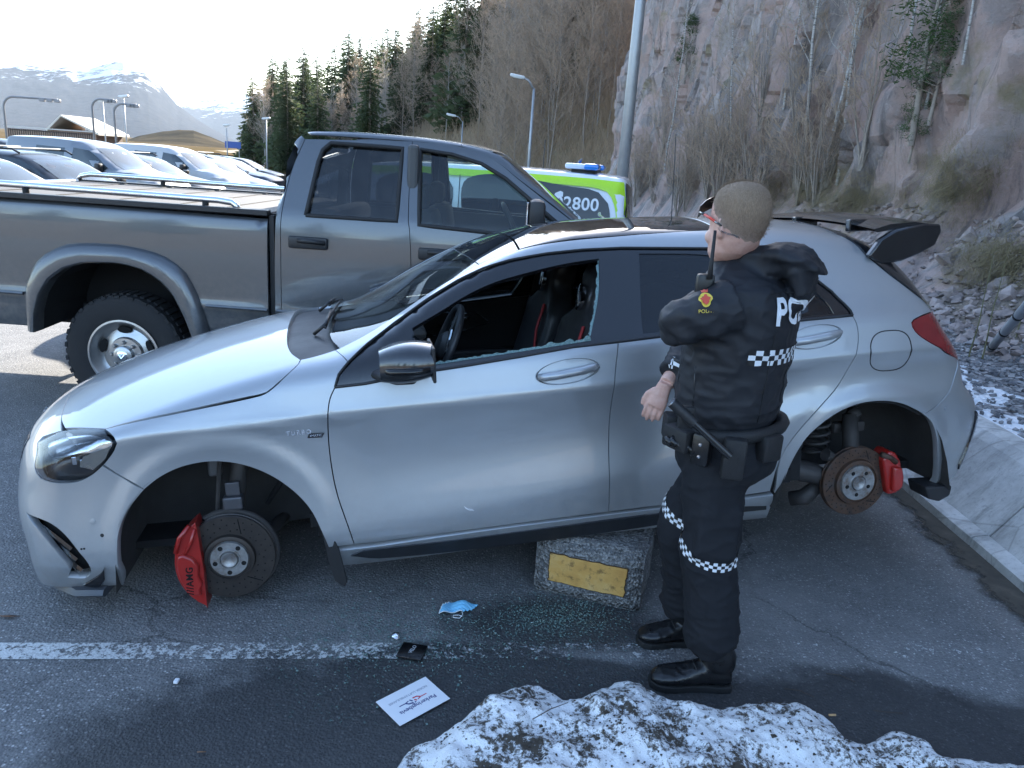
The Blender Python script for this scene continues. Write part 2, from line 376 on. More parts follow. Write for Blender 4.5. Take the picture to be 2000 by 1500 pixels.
# ------------------------------------------------------------------ noise helpers
def _h2(ix, iy, seed):
    n = (ix.astype(np.int64)*374761393 + iy.astype(np.int64)*668265263 + seed*974711) & 0x7fffffff
    n = ((n ^ (n >> 13))*1274126177) & 0x7fffffff; n = (n ^ (n >> 16)) & 0x7fffffff; return n/0x7fffffff
def vnoise(x, y, seed=0):
    x = np.asarray(x, float); y = np.asarray(y, float); ix = np.floor(x); iy = np.floor(y); fx = x-ix; fy = y-iy; fx = fx*fx*fx*(fx*(fx*6-15)+10); fy = fy*fy*fy*(fy*(fy*6-15)+10)
    a, b, c, d = _h2(ix,iy,seed), _h2(ix+1,iy,seed), _h2(ix,iy+1,seed), _h2(ix+1,iy+1,seed); return (a*(1-fx)+b*fx)*(1-fy) + (c*(1-fx)+d*fx)*fy
def fbm(x, y, seed=0, oct=5, gain=.5):
    s = 0; a = 1; t = 0
    for o in range(oct): s = s + a*vnoise(x*2**o, y*2**o, seed+o*17); t += a; a *= gain
    return s/t - .5
def grid_faces(nu, nv): 
    i = np.arange((nu-1)*(nv-1)); r, c = i//(nv-1), i % (nv-1); a = r*nv+c; return np.stack([a, a+1, a+nv+1, a+nv], 1).tolist()
# ------------------------------------------------------------------ ground
def mat_asphalt():
    t = NT('worn asphalt'); v = t.co(); xy = t.n('SeparateXYZ', {0: v}).outputs
    st = t.voro(95)[0]; st_c = t.voro(95)[1]; st2 = t.voro(210)[1]; big = t.noise(.7, 5, .6)[0]; mid = t.noise(6, 6, .65)[0]
    gc = t.n('SeparateColor', {0: st_c}).outputs[0]; g2 = t.n('SeparateColor', {0: st2}).outputs[0]
    base = t.ramp(mid, [(.25, (.105,.106,.110)), (.55, (.155,.155,.157)), (.8, (.205,.20,.195))])
    stones = t.ramp(gc, [(.15, (.06,.06,.063)), (.6, (.17,.17,.17)), (.86, (.32,.315,.31)), (.95, (.56,.55,.54))])
    c = t.mix(t.ramp(st, [(.25, .72), (.55, 0)]), base, stones); c = t.mix(t.ramp(g2, [(.90, 0), (.93, .5)]), c, (.30,.29,.28))
    c = t.mix(t.ramp(big, [(.35, 0), (.65, .35)]), c, (.20,.195,.185)); film = t.noise(1.1, 7, .7, .6)[0]; c = t.mix(t.ramp(film, [(.50, 0), (.66, .45)]), c, (.27,.265,.26)); crk = t.voro(.55, 'DISTANCE_TO_EDGE', vec=t.n('VectorMath', {0: v, 1: t.n('VectorMath', {0: t.noise(3.2, 6, .7)[1], 3: .35}, operation='SCALE').outputs[0]}, operation='ADD').outputs[0])[0]; c = t.mix(t.math('MULTIPLY', t.ramp(crk, [(0, 1), (.006, 0)]), t.ramp(t.noise(.9, 3)[0], [(.48, 0), (.56, .7)])), c, (.03,.03,.03))
    # damp stains: along the melting snow and round the broken glass
    wob = t.math('MULTIPLY_ADD', t.noise(2.2, 6, .6)[0], 1.1, -.55); wob2 = t.math('MULTIPLY_ADD', t.noise(14, 4, .6)[0], .22, -.11); w = t.math('ADD', wob, wob2)
    def blob(cx, cy, rx, ry, soft=.12):
        dx = t.math('DIVIDE', t.math('SUBTRACT', xy[0], cx), rx); dy = t.math('DIVIDE', t.math('SUBTRACT', xy[1], cy), ry)
        r = t.math('SQRT', t.math('ADD', t.math('POWER', dx, 2), t.math('POWER', dy, 2))); r = t.math('ADD', r, w); return t.n('MapRange', {0: r, 1: 1.0-soft, 2: 1.0+soft, 3: 1.0, 4: 0.0}).outputs[0]
    wet = t.math('MAXIMUM', t.math('MAXIMUM', blob(-.30,1.72,.98,.70), blob(.24,2.73,.40,.20,.25)), t.math('MAXIMUM', blob(1.30,2.12,1.15,.40), blob(.1,2.36,.75,.20)))
    c = t.mix(t.math('MULTIPLY', wet, .80), c, t.mix(.5, c, (.010,.011,.012), 'MIX'), 'MIX'); c = t.mix(t.math('MULTIPLY', wet, .62), c, (.017,.018,.020))
    t.set(Color=c, Rough=t.math('MULTIPLY_ADD', wet, -.22, .84), Spec=.35)
    h = t.math('ADD', t.math('MULTIPLY', st, .7), t.math('MULTIPLY', t.noise(160, 3)[0], .5)); t.bump(h, .75, .006); return t.m
def build_ground():
    t = NT('field and shore'); xy = t.co(); n = t.noise(.02, 6, .6)[0]; n2 = t.noise(.3, 5)[0]; c = t.ramp(n, [(.3, (.085,.060,.030)), (.5, (.12,.085,.045)), (.62, (.06,.05,.026)), (.75, (.13,.105,.06))]); c = t.mix(t.math('MULTIPLY', n2, .35), c, (.12,.09,.05))
    c = t.mix(t.ramp(t.noise(.035, 5, .7)[0], [(.66, 0), (.70, .8)]), c, (.75,.77,.8)); t.set(Color=c, Rough=1.0, Spec=0.0); t.bump(n2, .4, .2)
    rs = [0,30,60,90,140,200,300,450,700,1100,1800,3000,5000,9000]; na = 64; v = [(0,0,-.06)] + [(r*math.sin(2*math.pi*k/na), r*math.cos(2*math.pi*k/na), -.06 - (.4 if r > 100 else 0)) for r in rs[1:] for k in range(na)]
    f = [(0, 1+(k+1) % na, 1+k) for k in range(na)] + [(1+i*na+k, 1+i*na+(k+1) % na, 1+(i+1)*na+(k+1) % na, 1+(i+1)*na+k) for i in range(len(rs)-2) for k in range(na)]
    g = MB().add(v, f).build('ground', t.m, smooth='all'); tag(g, kind='structure')
    xs = np.concatenate([np.linspace(-70,-4,12), np.linspace(-3,2.46,12)]); ys = np.concatenate([np.linspace(-19,8,20), np.linspace(10,78,16)]); X, Y = np.meshgrid(xs, ys, indexing='ij'); v = np.stack([X.ravel(), Y.ravel(), 0*X.ravel()], 1)
    tag(mk('parking_lot', v, [q[::-1] for q in grid_faces(len(xs), len(ys))], mat_asphalt(), smooth=False), kind='structure')
    # worn white line
    w = NT('worn road paint'); n = w.noise(28, 6, .7)[0]; n2 = w.noise(90, 3, .6)[0]; x = w.n('SeparateXYZ', {0: w.co()}).outputs[0]
    wear = w.n('MapRange', {0: x, 1: -1.6, 2: .5, 3: .55, 4: .42}).outputs[0]; big = w.noise(2.6, 3)[0]; wv = w.math('ADD', w.math('MULTIPLY', n, .6), w.math('ADD', w.math('MULTIPLY', n2, .4), w.math('MULTIPLY_ADD', big, .26, -.13)))
    al = w.n('MapRange', {0: w.math('SUBTRACT', wear, wv), 1: -.03, 2: .05, 3: 0.0, 4: 1.0}).outputs[0]
    w.set(Color=w.mix(n2, (.42,.42,.41), (.66,.66,.65)), Rough=.75, Alpha=al); w.bump(w.voro(95)[0], .5, .004)
    a, b = np.array([-1.744,2.318]), np.array([1.942,2.745]); d = (b-a)/np.linalg.norm(b-a); nn = np.array([-d[1], d[0]])*.048; N = 40; v = []
    for i in range(N+1):
        p = a - d*2.2 + d*(6.8*i/N); v += [(*(p-nn), .004), (*(p+nn), .004)]
    tag(mk('road_marking', v, [(2*i, 2*i+2, 2*i+3, 2*i+1) for i in range(N)], w.m, smooth=False), kind='structure')
build_ground()
# ------------------------------------------------------------------ kerb, gravel bank, cliff
def mat_rock():
    t = NT('fractured rock'); co = t.co(); st = t.n('Mapping', {0: co, 'Rotation': (R(-19),0,0), 'Scale': (.8,1.5,.34)}).outputs[0]; ss = t.n('Mapping', {0: co, 'Rotation': (R(-19),0,0), 'Scale': (1.0,2.2,.16)}).outputs[0]
    n1 = t.noise(.9, 6, .62, 1.0, st)[0]; n2 = t.noise(2.2, 8, .72, .6, st)[0]; n3 = t.noise(9, 7, .74, .3)[0]; n4 = t.noise(34, 6, .72)[0]; b1 = t.n('Attribute', attribute_name='block').outputs['Fac']; b2 = t.n('Attribute', attribute_name='chip').outputs['Fac']
    k = t.math('ADD', t.math('MULTIPLY', n1, .6), t.math('ADD', t.math('MULTIPLY', b1, .25), t.math('MULTIPLY', b2, .15)))
    c = t.ramp(k, [(.28, (.20,.182,.178)), (.40, (.31,.265,.25)), (.50, (.41,.30,.265)), (.60, (.28,.245,.238)), (.74, (.45,.395,.37))])
    c = t.mix(t.ramp(b2, [(.70, 0), (1, .6)]), c, (.37,.255,.225)); c = t.mix(t.ramp(n2, [(.50, 0), (.64, .8)]), c, (.085,.08,.08)); c = t.mix(t.ramp(n3, [(.56, 0), (.74, .6)]), c, (.48,.455,.44)); c = t.mix(t.ramp(n4, [(.55, 0), (.75, .45)]), c, (.16,.145,.135))
    mo = t.ramp(t.noise(.8, 6, .68)[0], [(.57, 0), (.68, .75)]); c = t.mix(mo, c, t.mix(n4, (.15,.13,.065), (.28,.23,.13)))
    t.set(Color=c, Rough=.9, Spec=.25); h = t.math('ADD', t.math('MULTIPLY', n2, .5), t.math('MULTIPLY', n3, .6)); t.bump(h, .8, .07, t.bump(n4, .6, .02)); return t.m
ROCK = mat_rock()
def cliff_base(y): return np.interp(y, [-4,2,6,9,14,20,28,33,38,44], [7.6,6.8,5.75,5.2,4.65,4.1,3.45,3.3,4.4,7.0])
def cells(a, b, n, seed, stretch, lo, hi, amp, tilt, soft=0.0):
    """angular blocks: each cell of a random partition is a plane of its own; returns the relief and a random value per block"""
    r = np.random.RandomState(seed); sa = r.uniform(lo[0], hi[0], n); sb = r.uniform(lo[1], hi[1], n); off = r.uniform(-1, 1, n)*amp; ga = r.uniform(-1, 1, n)*tilt; gb = r.uniform(-1, 1, n)*tilt*1.4; cv = r.rand(n); out = np.empty(len(a)); val = np.empty(len(a))
    for k in range(0, len(a), 2000):
        A, B = a[k:k+2000, None], b[k:k+2000, None]; d2 = ((A-sa)/stretch)**2 + (B-sb)**2; i = d2.argmin(1); val[k:k+2000] = cv[i]
        if soft <= 0: out[k:k+2000] = off[i] + ga[i]*(A[:,0]-sa[i])/stretch + gb[i]*(B[:,0]-sb[i]); continue
        near = np.argpartition(d2.astype(np.float32), 3, 1)[:, :4]; dd = np.take_along_axis(d2, near, 1); w = np.exp(-(dd-dd.min(1, keepdims=True))/soft); w /= w.sum(1, keepdims=True)
        out[k:k+2000] = (w*(off[near] + ga[near]*(A-sa[near])/stretch + gb[near]*(B-sb[near]))).sum(1)
    return out, val
def cliff_x(y, z, full=False):
    y = np.asarray(y, float); z = np.asarray(z, float)
    a = .94*z - .33*y; b = .33*z + .94*y
    d1, v1 = cells(a+fbm(a*.7,b*.7,6)*.5, b+fbm(b,a,8)*.3, 620, 3, 3.6, (-16,-5), (19,48), .25, .22, .06); d2, v2 = cells(a, b, 5200, 9, 3.0, (-16,-5), (19,48), .085, .42, .004)
    d = d1 + d2 + .9*fbm(y*.22, z*.22, 31, 4) + .07*fbm(b*4.0, a*2.0, 77, 5)
    talus = np.interp(y, [0,7,12,18,28,34], [1.45,1.45,1.2,.8,.5,.4])
    t = np.clip(1 - z/np.interp(y, [0,8,14,28], [1.75,1.7,1.7,1.4]), 0, 1); tal = talus*t**1.15
    d = d*(1-.75*np.clip(t*1.6, 0, 1))
    x = cliff_base(y) + .11*z + .02*np.maximum(z-5, 0)**1.3 - tal + d
    return (x, v1, v2) if full else x
def build_cliff():
    ys = np.concatenate([np.linspace(-4,5,14), np.linspace(5.3,14,150), np.linspace(14.08,30,150), np.linspace(30.2,44,60)]); zs = np.concatenate([np.linspace(.15,8.6,130), np.linspace(8.8,19,24)])
    Y, Z = np.meshgrid(ys, zs, indexing='ij'); X, q1, q2 = cliff_x(Y.ravel(), Z.ravel(), True); v = np.stack([X, Y.ravel(), Z.ravel()+.05*fbm(Y.ravel()*3, X*3, 5)], 1)
    global CLIFF_BVH; CLIFF_BVH = BVHTree.FromPolygons([tuple(p) for p in v], grid_faces(len(ys), len(zs)))
    c = mk('rock_cliff', v, [q[::-1] for q in grid_faces(len(ys), len(zs))], ROCK, smooth=False); tag(c, 'tall blasted rock cliff of grey and pinkish stone beside the parking lot', 'cliff')
    c.data.shade_smooth(); c.data.set_sharp_from_angle(angle=R(22))
    for nm, q in (('block', q1), ('chip', q2)): at_ = c.data.attributes.new(nm, 'FLOAT', 'POINT'); at_.data.foreach_set('value', q.astype(np.float32))
    return c
CLIFF = build_cliff()
def cliff_hit(y, z):
    h = CLIFF_BVH.ray_cast(Vector((0, y, z)), Vector((1, 0, 0)))[0]; return h.x if h else 6.0
def build_verge():
    # sloped concrete kerb slabs
    t = NT('weathered concrete'); n = t.noise(3.2, 7, .68)[0]; n2 = t.noise(30, 5, .7)[0]; col = t.ramp(n, [(.3, (.32,.315,.305)), (.5, (.46,.455,.44)), (.68, (.60,.595,.58))]); col = t.mix(t.ramp(n2, [(.55, 0), (.72, .5)]), col, (.14,.135,.125)); cr = t.voro(1.7, 'DISTANCE_TO_EDGE')[0]
    dr = t.noise(5, 6, .75, 0, t.n('Mapping', {0: t.co(), 'Scale': (.5,1.7,.5)}).outputs[0])[0]; col = t.mix(t.ramp(dr, [(.50, 0), (.66, .6)]), col, (.20,.195,.185)); col = t.mix(t.ramp(dr, [(.30, .5), (.40, 0)]), col, (.72,.72,.71)); col = t.mix(t.ramp(cr, [(.0, .4), (.012, 0)]), col, (.13,.125,.115)); t.set(Color=col, Rough=.9); t.bump(t.math('ADD', n2, t.math('MULTIPLY', n, .6)), .5, .01)
    kerb = empty('kerb', (0,0,0), kind='structure'); edges = [-2.0,.6,2.2,3.70,5.3,7.4,10.0,13.2]
    for i, (a, b) in enumerate(zip(edges[:-1], edges[1:])):
        dz = .012*((i*7) % 3-1); prof = [(2.455,-.02),(2.462,.055),(2.475,.064),(2.545,.078),(2.555,.070),(2.565,.084),(2.68,.240),(2.80,.395),(2.855,.450+dz),(2.93,.468+dz),(2.99,.455+dz),(3.02,.2)]; v = []; m = 14
        for k in range(m+1):
            y = a+.006 + (b-a-.012)*k/m
            for j, (x, z) in enumerate(prof): v.append((x+.012*float(fbm(np.array(y*3.), np.array(j*1.7), 3)), y, z+(.02*float(fbm(np.array(y*4.), np.array(x*4.), 8)) if j > 1 else 0)))
        n_ = len(prof); f = [(k*n_+j, k*n_+j+1, (k+1)*n_+j+1, (k+1)*n_+j) for k in range(m) for j in range(n_-1)] + [tuple(range(n_)), tuple(m*n_+j for j in range(n_-1, -1, -1))]
        mk('slab', v, [q[::-1] for q in f], t.m, kerb, smooth=False)
    dirt = NT('gutter silt'); dn = dirt.noise(9, 6, .7)[0]; dirt.set(Color=dirt.ramp(dn, [(.3, (.035,.032,.028)), (.6, (.075,.066,.052)), (.75, (.12,.105,.085))]), Rough=.95, Alpha=dirt.ramp(dirt.math('ADD', dirt.noise(5, 6, .7)[0], dirt.n('MapRange', {0: dirt.n('SeparateXYZ', {0: dirt.co()}).outputs[0], 1: 2.22, 2: 2.46, 3: -.22, 4: .30}).outputs[0]), [(.40, 0), (.60, 1)])); dirt.bump(dn, .6, .01)
    tag(mk('gutter', [(2.16,-2,.006),(2.47,-2,.012),(2.47,13,.012),(2.16,13,.006)], [(0,1,2,3)], dirt.m), kind='structure')
    # gravel bank between kerb and cliff
    xs = np.linspace(2.97,6.6,70); ys = np.concatenate([np.linspace(-3,12,190), np.linspace(12.3,44,50)]); X, Y = np.meshgrid(xs, ys, indexing='ij'); X = X.ravel(); Y = Y.ravel(); 
    def bank(x, y): return .425 + np.clip(x-3.3, 0, 9)*.05 + .45*np.clip(x-4.1, 0, 3)**1.3*np.clip(1.3-.03*y, .3, 1.3)*.9 + .08*fbm(x*2.2, y*2.2, 21) + .035*fbm(x*11, y*11, 23)
    gm = NT('gravel and thaw snow'); st = gm.voro(26); sc = gm.n('SeparateColor', {0: st[1]}).outputs[0]; gcol = gm.ramp(sc, [(.1, (.05,.05,.055)), (.45, (.13,.13,.14)), (.7, (.22,.21,.215)), (.9, (.34,.33,.33))]); x = gm.n('SeparateXYZ', {0: gm.co()}).outputs[0]
    soil = gm.ramp(gm.noise(7, 6, .7)[0], [(.3, (.07,.055,.042)), (.55, (.15,.12,.095)), (.75, (.24,.20,.17))]); gcol = gm.mix(gm.n('MapRange', {0: gm.math('ADD', x, gm.math('MULTIPLY', gm.noise(2, 4)[0], .6)), 1: 4.25, 2: 4.7}).outputs[0], gcol, soil)
    sn = gm.math('ADD', gm.noise(1.7, 5, .6)[0], gm.n('MapRange', {0: x, 1: 3.3, 2: 4.3, 3: .10, 4: -.25}).outputs[0]); snow = gm.ramp(sn, [(.545, 0), (.575, 1)]); gcol = gm.mix(snow, gcol, gm.mix(gm.noise(40, 4)[0], (.62,.64,.68), (.80,.81,.83)))
    gm.set(Color=gcol, Rough=.9); gm.bump(st[0], .8, .03)
    bk = tag(mk('bank', np.stack([X, Y, bank(X, Y)], 1), grid_faces(len(xs), len(ys)), gm.m), kind='structure')
    bk.data.flip_normals() if bk.data.polygons[0].normal.z < 0 else None
    # loose stones
    rnd = np.random.RandomState(5)
    def stone(r, sz):
        q = np.array([(1,0,0),(-1,0,0),(0,1,0),(0,-1,0),(0,0,1),(0,0,-1),(.6,.6,.5),(-.6,.5,.6),(.5,-.6,-.5),(-.5,-.6,.6)])*r.uniform(.6,1.15,(10,1))*sz*r.uniform(.55,1.1,3); return q
    from mathutils import geometry as _g
    def hullmesh(pts):
        bm = bmesh.new(); [bm.verts.new(p) for p in pts]; bmesh.ops.convex_hull(bm, input=bm.verts[:]); 
        for v in [v for v in bm.verts if not v.link_faces]: bm.verts.remove(v)
        bm.verts.index_update(); r = ([v.co[:] for v in bm.verts], [[v.index for v in f.verts] for f in bm.faces]); bm.free(); return r
    base = [hullmesh(stone(rnd, 1.0)) for _ in range(10)]
    def scatter(name, n, fx, fy, fs, m, zf, sink=.25):
        V, F = [], []; k = 0; XY = np.array([(fx(), fy()) for _ in range(n)]); ZZ = zf(XY[:,0], XY[:,1])
        for i in range(n):
            x, y = XY[i]; s = fs(); bv, bf = base[rnd.randint(10)]; e = Euler(tuple(rnd.uniform(0, 6.3, 3))).to_matrix(); z = ZZ[i]
            for p in bv: q = e @ Vector(p); V.append((x+q.x*s, y+q.y*s, z+q.z*s*.8+s*(.5-sink)))
            F += [tuple(j+k for j in f) for f in bf]; k += len(bv)
        return tag(mk(name, V, F, m, smooth=False), kind='stuff')
    gs = NT('gravel stone'); gs.set(Color=gs.mix(gs.n('ObjectInfo').outputs[5], gs.ramp(gs.noise(9, 3, .6)[0], [(.35, (.09,.09,.10)), (.5, (.20,.195,.20)), (.65, (.33,.31,.31))]), (.2,.2,.2)), Rough=.9)
    gs = NT('gravel stone'); gs.set(Color=gs.ramp(gs.noise(9, 3, .6)[0], [(.35, (.08,.08,.09)), (.5, (.19,.185,.19)), (.65, (.33,.31,.31))]), Rough=.9)
    o = scatter('gravel', 2600, lambda: rnd.uniform(3.02,4.4), lambda: 2.6+6.5*rnd.rand()**1.4, lambda: rnd.uniform(.012,.035), gs.m, bank); tag(o, 'loose grey gravel behind the concrete kerb slabs', 'gravel')
    rs = NT('rubble stone'); rs.set(Color=rs.ramp(rs.noise(3.5, 4, .65)[0], [(.3, (.13,.11,.105)), (.45, (.25,.20,.185)), (.58, (.33,.27,.25)), (.72, (.24,.235,.25))]), Rough=.92); rs.bump(rs.noise(40, 5)[0], .4, .01)
    surf = lambda x, y: max(float(bank(np.array(x), np.array(y))), 0)
    def talus_pt():
        y = 5.2+8.5*rnd.rand()**1.3; z = .25+1.35*rnd.rand(); return cliff_hit(y, z), y, z
    V, F, k = [], [], 0; stones = []
    for i in range(3400):
        x, y, z = talus_pt()
        if i % 5 > 1: y = 4.6+7.5*rnd.rand()**1.2; x = rnd.uniform(4.15,5.25); z = float(bank(np.array(x), np.array(y)))
        s = .018+.085*rnd.rand()**3; bv, bf = base[rnd.randint(10)]; e = Euler(tuple(rnd.uniform(0, 6.3, 3))).to_matrix()
        for p in bv: q = e @ Vector(p); V.append((x-.03+q.x*s, y+q.y*s, z+q.z*s*.75))
        F += [tuple(j+k for j in f) for f in bf]; k += len(bv)
    tag(mk('rubble', V, F, rs.m, smooth=False), 'pinkish broken rubble lying at the foot of the cliff', 'rubble', kind='stuff')
    for i in range(26):
        x, y, z = talus_pt(); y = 5.6+5.5*rnd.rand(); z = .45+.9*rnd.rand(); x = cliff_hit(y, z); bv, bf = base[rnd.randint(10)]; s = rnd.uniform(.09,.19)
        mk('stone', [(p[0]*s, p[1]*s, p[2]*s*.75) for p in bv], bf, rs.m, CLIFF, smooth=False, loc=(x-.05, y, z), rot=tuple(rnd.uniform(0, 6.3, 3)))
    return bank
BANK = build_verge()
# ------------------------------------------------------------------ vegetation
def tri_tube(mb, pts, r0, r1, n=3):
    mb.tube(pts, list(np.linspace(r0, r1, len(pts))), n, cap=False)
def make_bare_tree(seed, H, spread=.32, nb=26, twig=5, lean=0.0, base_r=None, start=.22, up=.9, mats=None, name='bare_tree', stems=1, droop=0.0, tw=1.0):
    rnd = random.Random(seed); tr = MB(); cr_v, cr_f = [], []; r0 = base_r or H*.011
    def strip(a, b, w):
        d = (b-a); s = d.cross(Vector((rnd.uniform(-1,1), rnd.uniform(-1,1), rnd.uniform(-1,1)))).normalized()*w; k = len(cr_v); cr_v.extend([a-s, a+s, b]); cr_f.append((k, k+1, k+2))
    for s_ in range(stems):
        pts = []; x = y = 0; ang = rnd.uniform(0, 6.3); hh = H*rnd.uniform(.8,1.0) if stems > 1 else H; ln = lean if stems == 1 else rnd.uniform(.05,.32)
        jx, jy = 0.0, 0.0
        for i in range(9):
            u = i/8; jx += rnd.uniform(-1,1)*H*.010; jy += rnd.uniform(-1,1)*H*.010; pts.append(Vector((math.cos(ang)*ln*hh*u + jx, math.sin(ang)*ln*hh*u + jy, hh*u)))
        rr = [r0*(1-.88*i/8) for i in range(9)]; tr.tube(pts, rr, 5, cap=False)
        for b in range(nb//stems):
            u = start + (1-start)*rnd.random()**.85; i = min(7, int(u*8)); p = pts[i].lerp(pts[i+1], u*8-i); L = H*spread*(1.12-u)*rnd.uniform(.5,1.1)+H*.05; az = rnd.uniform(0, 6.3); d = Vector((math.cos(az), math.sin(az), up*rnd.uniform(.6,1.4))).normalized()
            q = [p]
            for k in range(4): d = (d + Vector((rnd.uniform(-.25,.25), rnd.uniform(-.25,.25), rnd.uniform(-.05,.22)-droop))).normalized(); q.append(q[-1]+d*L/4)
            tri_tube(tr, q, max(r0*.34*(1.1-u), H*.0009), H*.0004, 3)
            for k in range(twig):
                u2 = rnd.uniform(.25,1); i2 = min(3, int(u2*4)); p2 = q[i2].lerp(q[i2+1], u2*4-i2); d2 = (d + Vector((rnd.uniform(-1,1), rnd.uniform(-1,1), rnd.uniform(-.5,.9)-droop*2))).normalized(); l2 = L*rnd.uniform(.18,.45); e = p2+d2*l2; strip(p2, e, H*.0011*tw)
                for m in range(3):
                    a = p2.lerp(e, rnd.uniform(.2,.9)); strip(a, a+(d2+Vector((rnd.uniform(-1,1), rnd.uniform(-1,1), rnd.uniform(-.8,.8)-droop))).normalized()*l2*rnd.uniform(.3,.6), H*.0009*tw)
    root = empty(name); tr.build('trunk', mats[0], root, smooth='all', recalc=False); mk('crown', cr_v, cr_f, mats[1], root, smooth=False); return root
def make_spruce(seed, H, mats, wid=.17, skirt=.06):
    rnd = random.Random(seed); root = empty('spruce_tree'); MB().tube([(0,0,0),(0,0,H*.5),(0,0,H*.99)], [H*.013, H*.009, H*.001], 6, cap=False).build('trunk', mats[0], root, smooth='all'); V, F = [], []
    nl = 40
    for i in range(nl):
        u = skirt + (1-skirt)*(i/nl)**.92; z = H*u; L0 = H*wid*(1-u)**.82 + H*.012; nb = 9 if u < .7 else 7
        for b in range(nb):
            az = rnd.uniform(0, 6.3); L = L0*rnd.uniform(.55,1.12); dz = -L*rnd.uniform(.15,.5); w = L*.30+H*.006; ca, sa = math.cos(az), math.sin(az); seg = 4; k0 = len(V); zz = z + rnd.uniform(-.012,.012)*H
            for s_ in range(seg):
                t0 = (s_+.3)/seg; r = L*t0; zc = zz + dz*t0**1.3 + L*.06*t0*t0
                for sd in (-1, 1):
                    wd = w*(1-.75*t0)*rnd.uniform(.6,1.2); k = len(V); tip = r+L/seg*rnd.uniform(.8,1.3); drop = rnd.uniform(.3,1.1)*w*.6
                    V += [(ca*r, sa*r, zc), (ca*(r+.25*L/seg)-sa*sd*wd, sa*(r+.25*L/seg)+ca*sd*wd, zc-drop), (ca*tip-sa*sd*wd*.3, sa*tip+ca*sd*wd*.3, zc+dz/seg*.8)]; F.append((k, k+1, k+2))
    mk('crown', V, F, mats[1], root, smooth=False); return root
def make_pine(seed, H, mats, name='pine_tree', dens=60):
    rnd = random.Random(seed); root = empty(name); tr = MB().tube([(0,0,0),(H*.02,0,H*.5),(0,H*.02,H*.95)], [H*.018,H*.012,H*.004], 6, cap=False); V, F = [], []
    for i in range(dens):
        u = rnd.uniform(.2,1.0); az = rnd.uniform(0, 6.3); L = H*.26*(1.15-u)*rnd.uniform(.6,1.1); c = Vector((math.cos(az)*L, math.sin(az)*L, H*u+L*.25)); tri_tube(tr, [(0,0,H*u-.02*H), c*.6+Vector((0,0,H*u*.38)), c], H*.005, H*.001)
        for k in range(46):
            d = Vector((rnd.gauss(0,1), rnd.gauss(0,1), rnd.gauss(.3,.8))).normalized(); p = c + Vector((rnd.gauss(0,1), rnd.gauss(0,1), rnd.gauss(0,.7)))*H*.035; s_ = d.orthogonal().normalized()*H*.004; n = len(V); V += [p-s_, p+s_, p+d*H*.035]; F.append((n, n+1, n+2))
    tr.build('trunk', mats[0], root, smooth='all', recalc=False); mk('crown', V, F, mats[1], root, smooth=False); return root
def leafmat(name, a, b, tr=.25):
    t = NT(name); n = t.n('ObjectInfo').outputs['Random']; nz = t.noise(1.3, 3)[0]; c = t.mix(t.math('MULTIPLY_ADD', nz, .7, t.math('MULTIPLY', n, .3)), a, b); t.set(Color=c, Rough=.8, Spec=.2)
    tl = t.n('BsdfTranslucent', {0: c}); m = t.n('MixShader', {0: tr, 1: t.b.outputs[0], 2: tl.outputs[0]}); t.t.links.new(m.outputs[0], t.out.inputs[0]); return t.m
BARK = plain('grey bark', (.26,.22,.185), .9, var=.4, scale=20); BIRCH = NT('birch bark'); _b = BIRCH.noise(9, 5, .7, 0, BIRCH.n('Mapping', {0: BIRCH.co(), 'Scale': (1,1,5)}).outputs[0])[0]; BIRCH.set(Color=BIRCH.ramp(_b, [(.36,(.06,.055,.05)),(.46,(.34,.32,.30)),(.7,(.46,.44,.42))]), Rough=.85); BIRCH = BIRCH.m
TWIG = leafmat('bare twigs', (.32,.245,.185), (.50,.39,.29), .45); TWIGG = leafmat('grey twigs', (.32,.28,.24), (.48,.42,.36), .45); SPRUCE = leafmat('spruce needles', (.038,.055,.028), (.10,.125,.055), .4); PINE = leafmat('pine needles', (.045,.085,.035), (.085,.13,.05), .25)
# the wooded hillside beyond the lot
_A, _B = np.array([-52.,150.]), np.array([6.5,29.]); _d = (_B-_A)/np.linalg.norm(_B-_A); _n = np.array([-_d[1], _d[0]])
def hill_q(x, y): return (x-_A[0])*(-_n[0])*-1*1.0*0 + ((x-_A[0])*_n[0] + (y-_A[1])*_n[1])
def hill_z(x, y):
    q = ((x-_A[0])*_n[0] + (y-_A[1])*_n[1]); q = q if _n[1] > 0 else -q; s = ((x-_A[0])*_d[0] + (y-_A[1])*_d[1])/np.linalg.norm(_B-_A)
    near = np.interp(s, [-.6,-.05,.10,.35,.7,1.0,1.4], [.0,.05,.22,1.0,1.15,1.3,1.4]); q = np.maximum(q, 0)
    steep = np.interp(s, [0,.35,.6,.85,1.3], [.10,.16,.26,.36,.38]); return near*(6.2*(1-np.exp(-q/9.))) + steep*q*1.1 + .5*fbm(x*.08, y*.08, 4)*np.clip(q/6, 0, 1) - .08
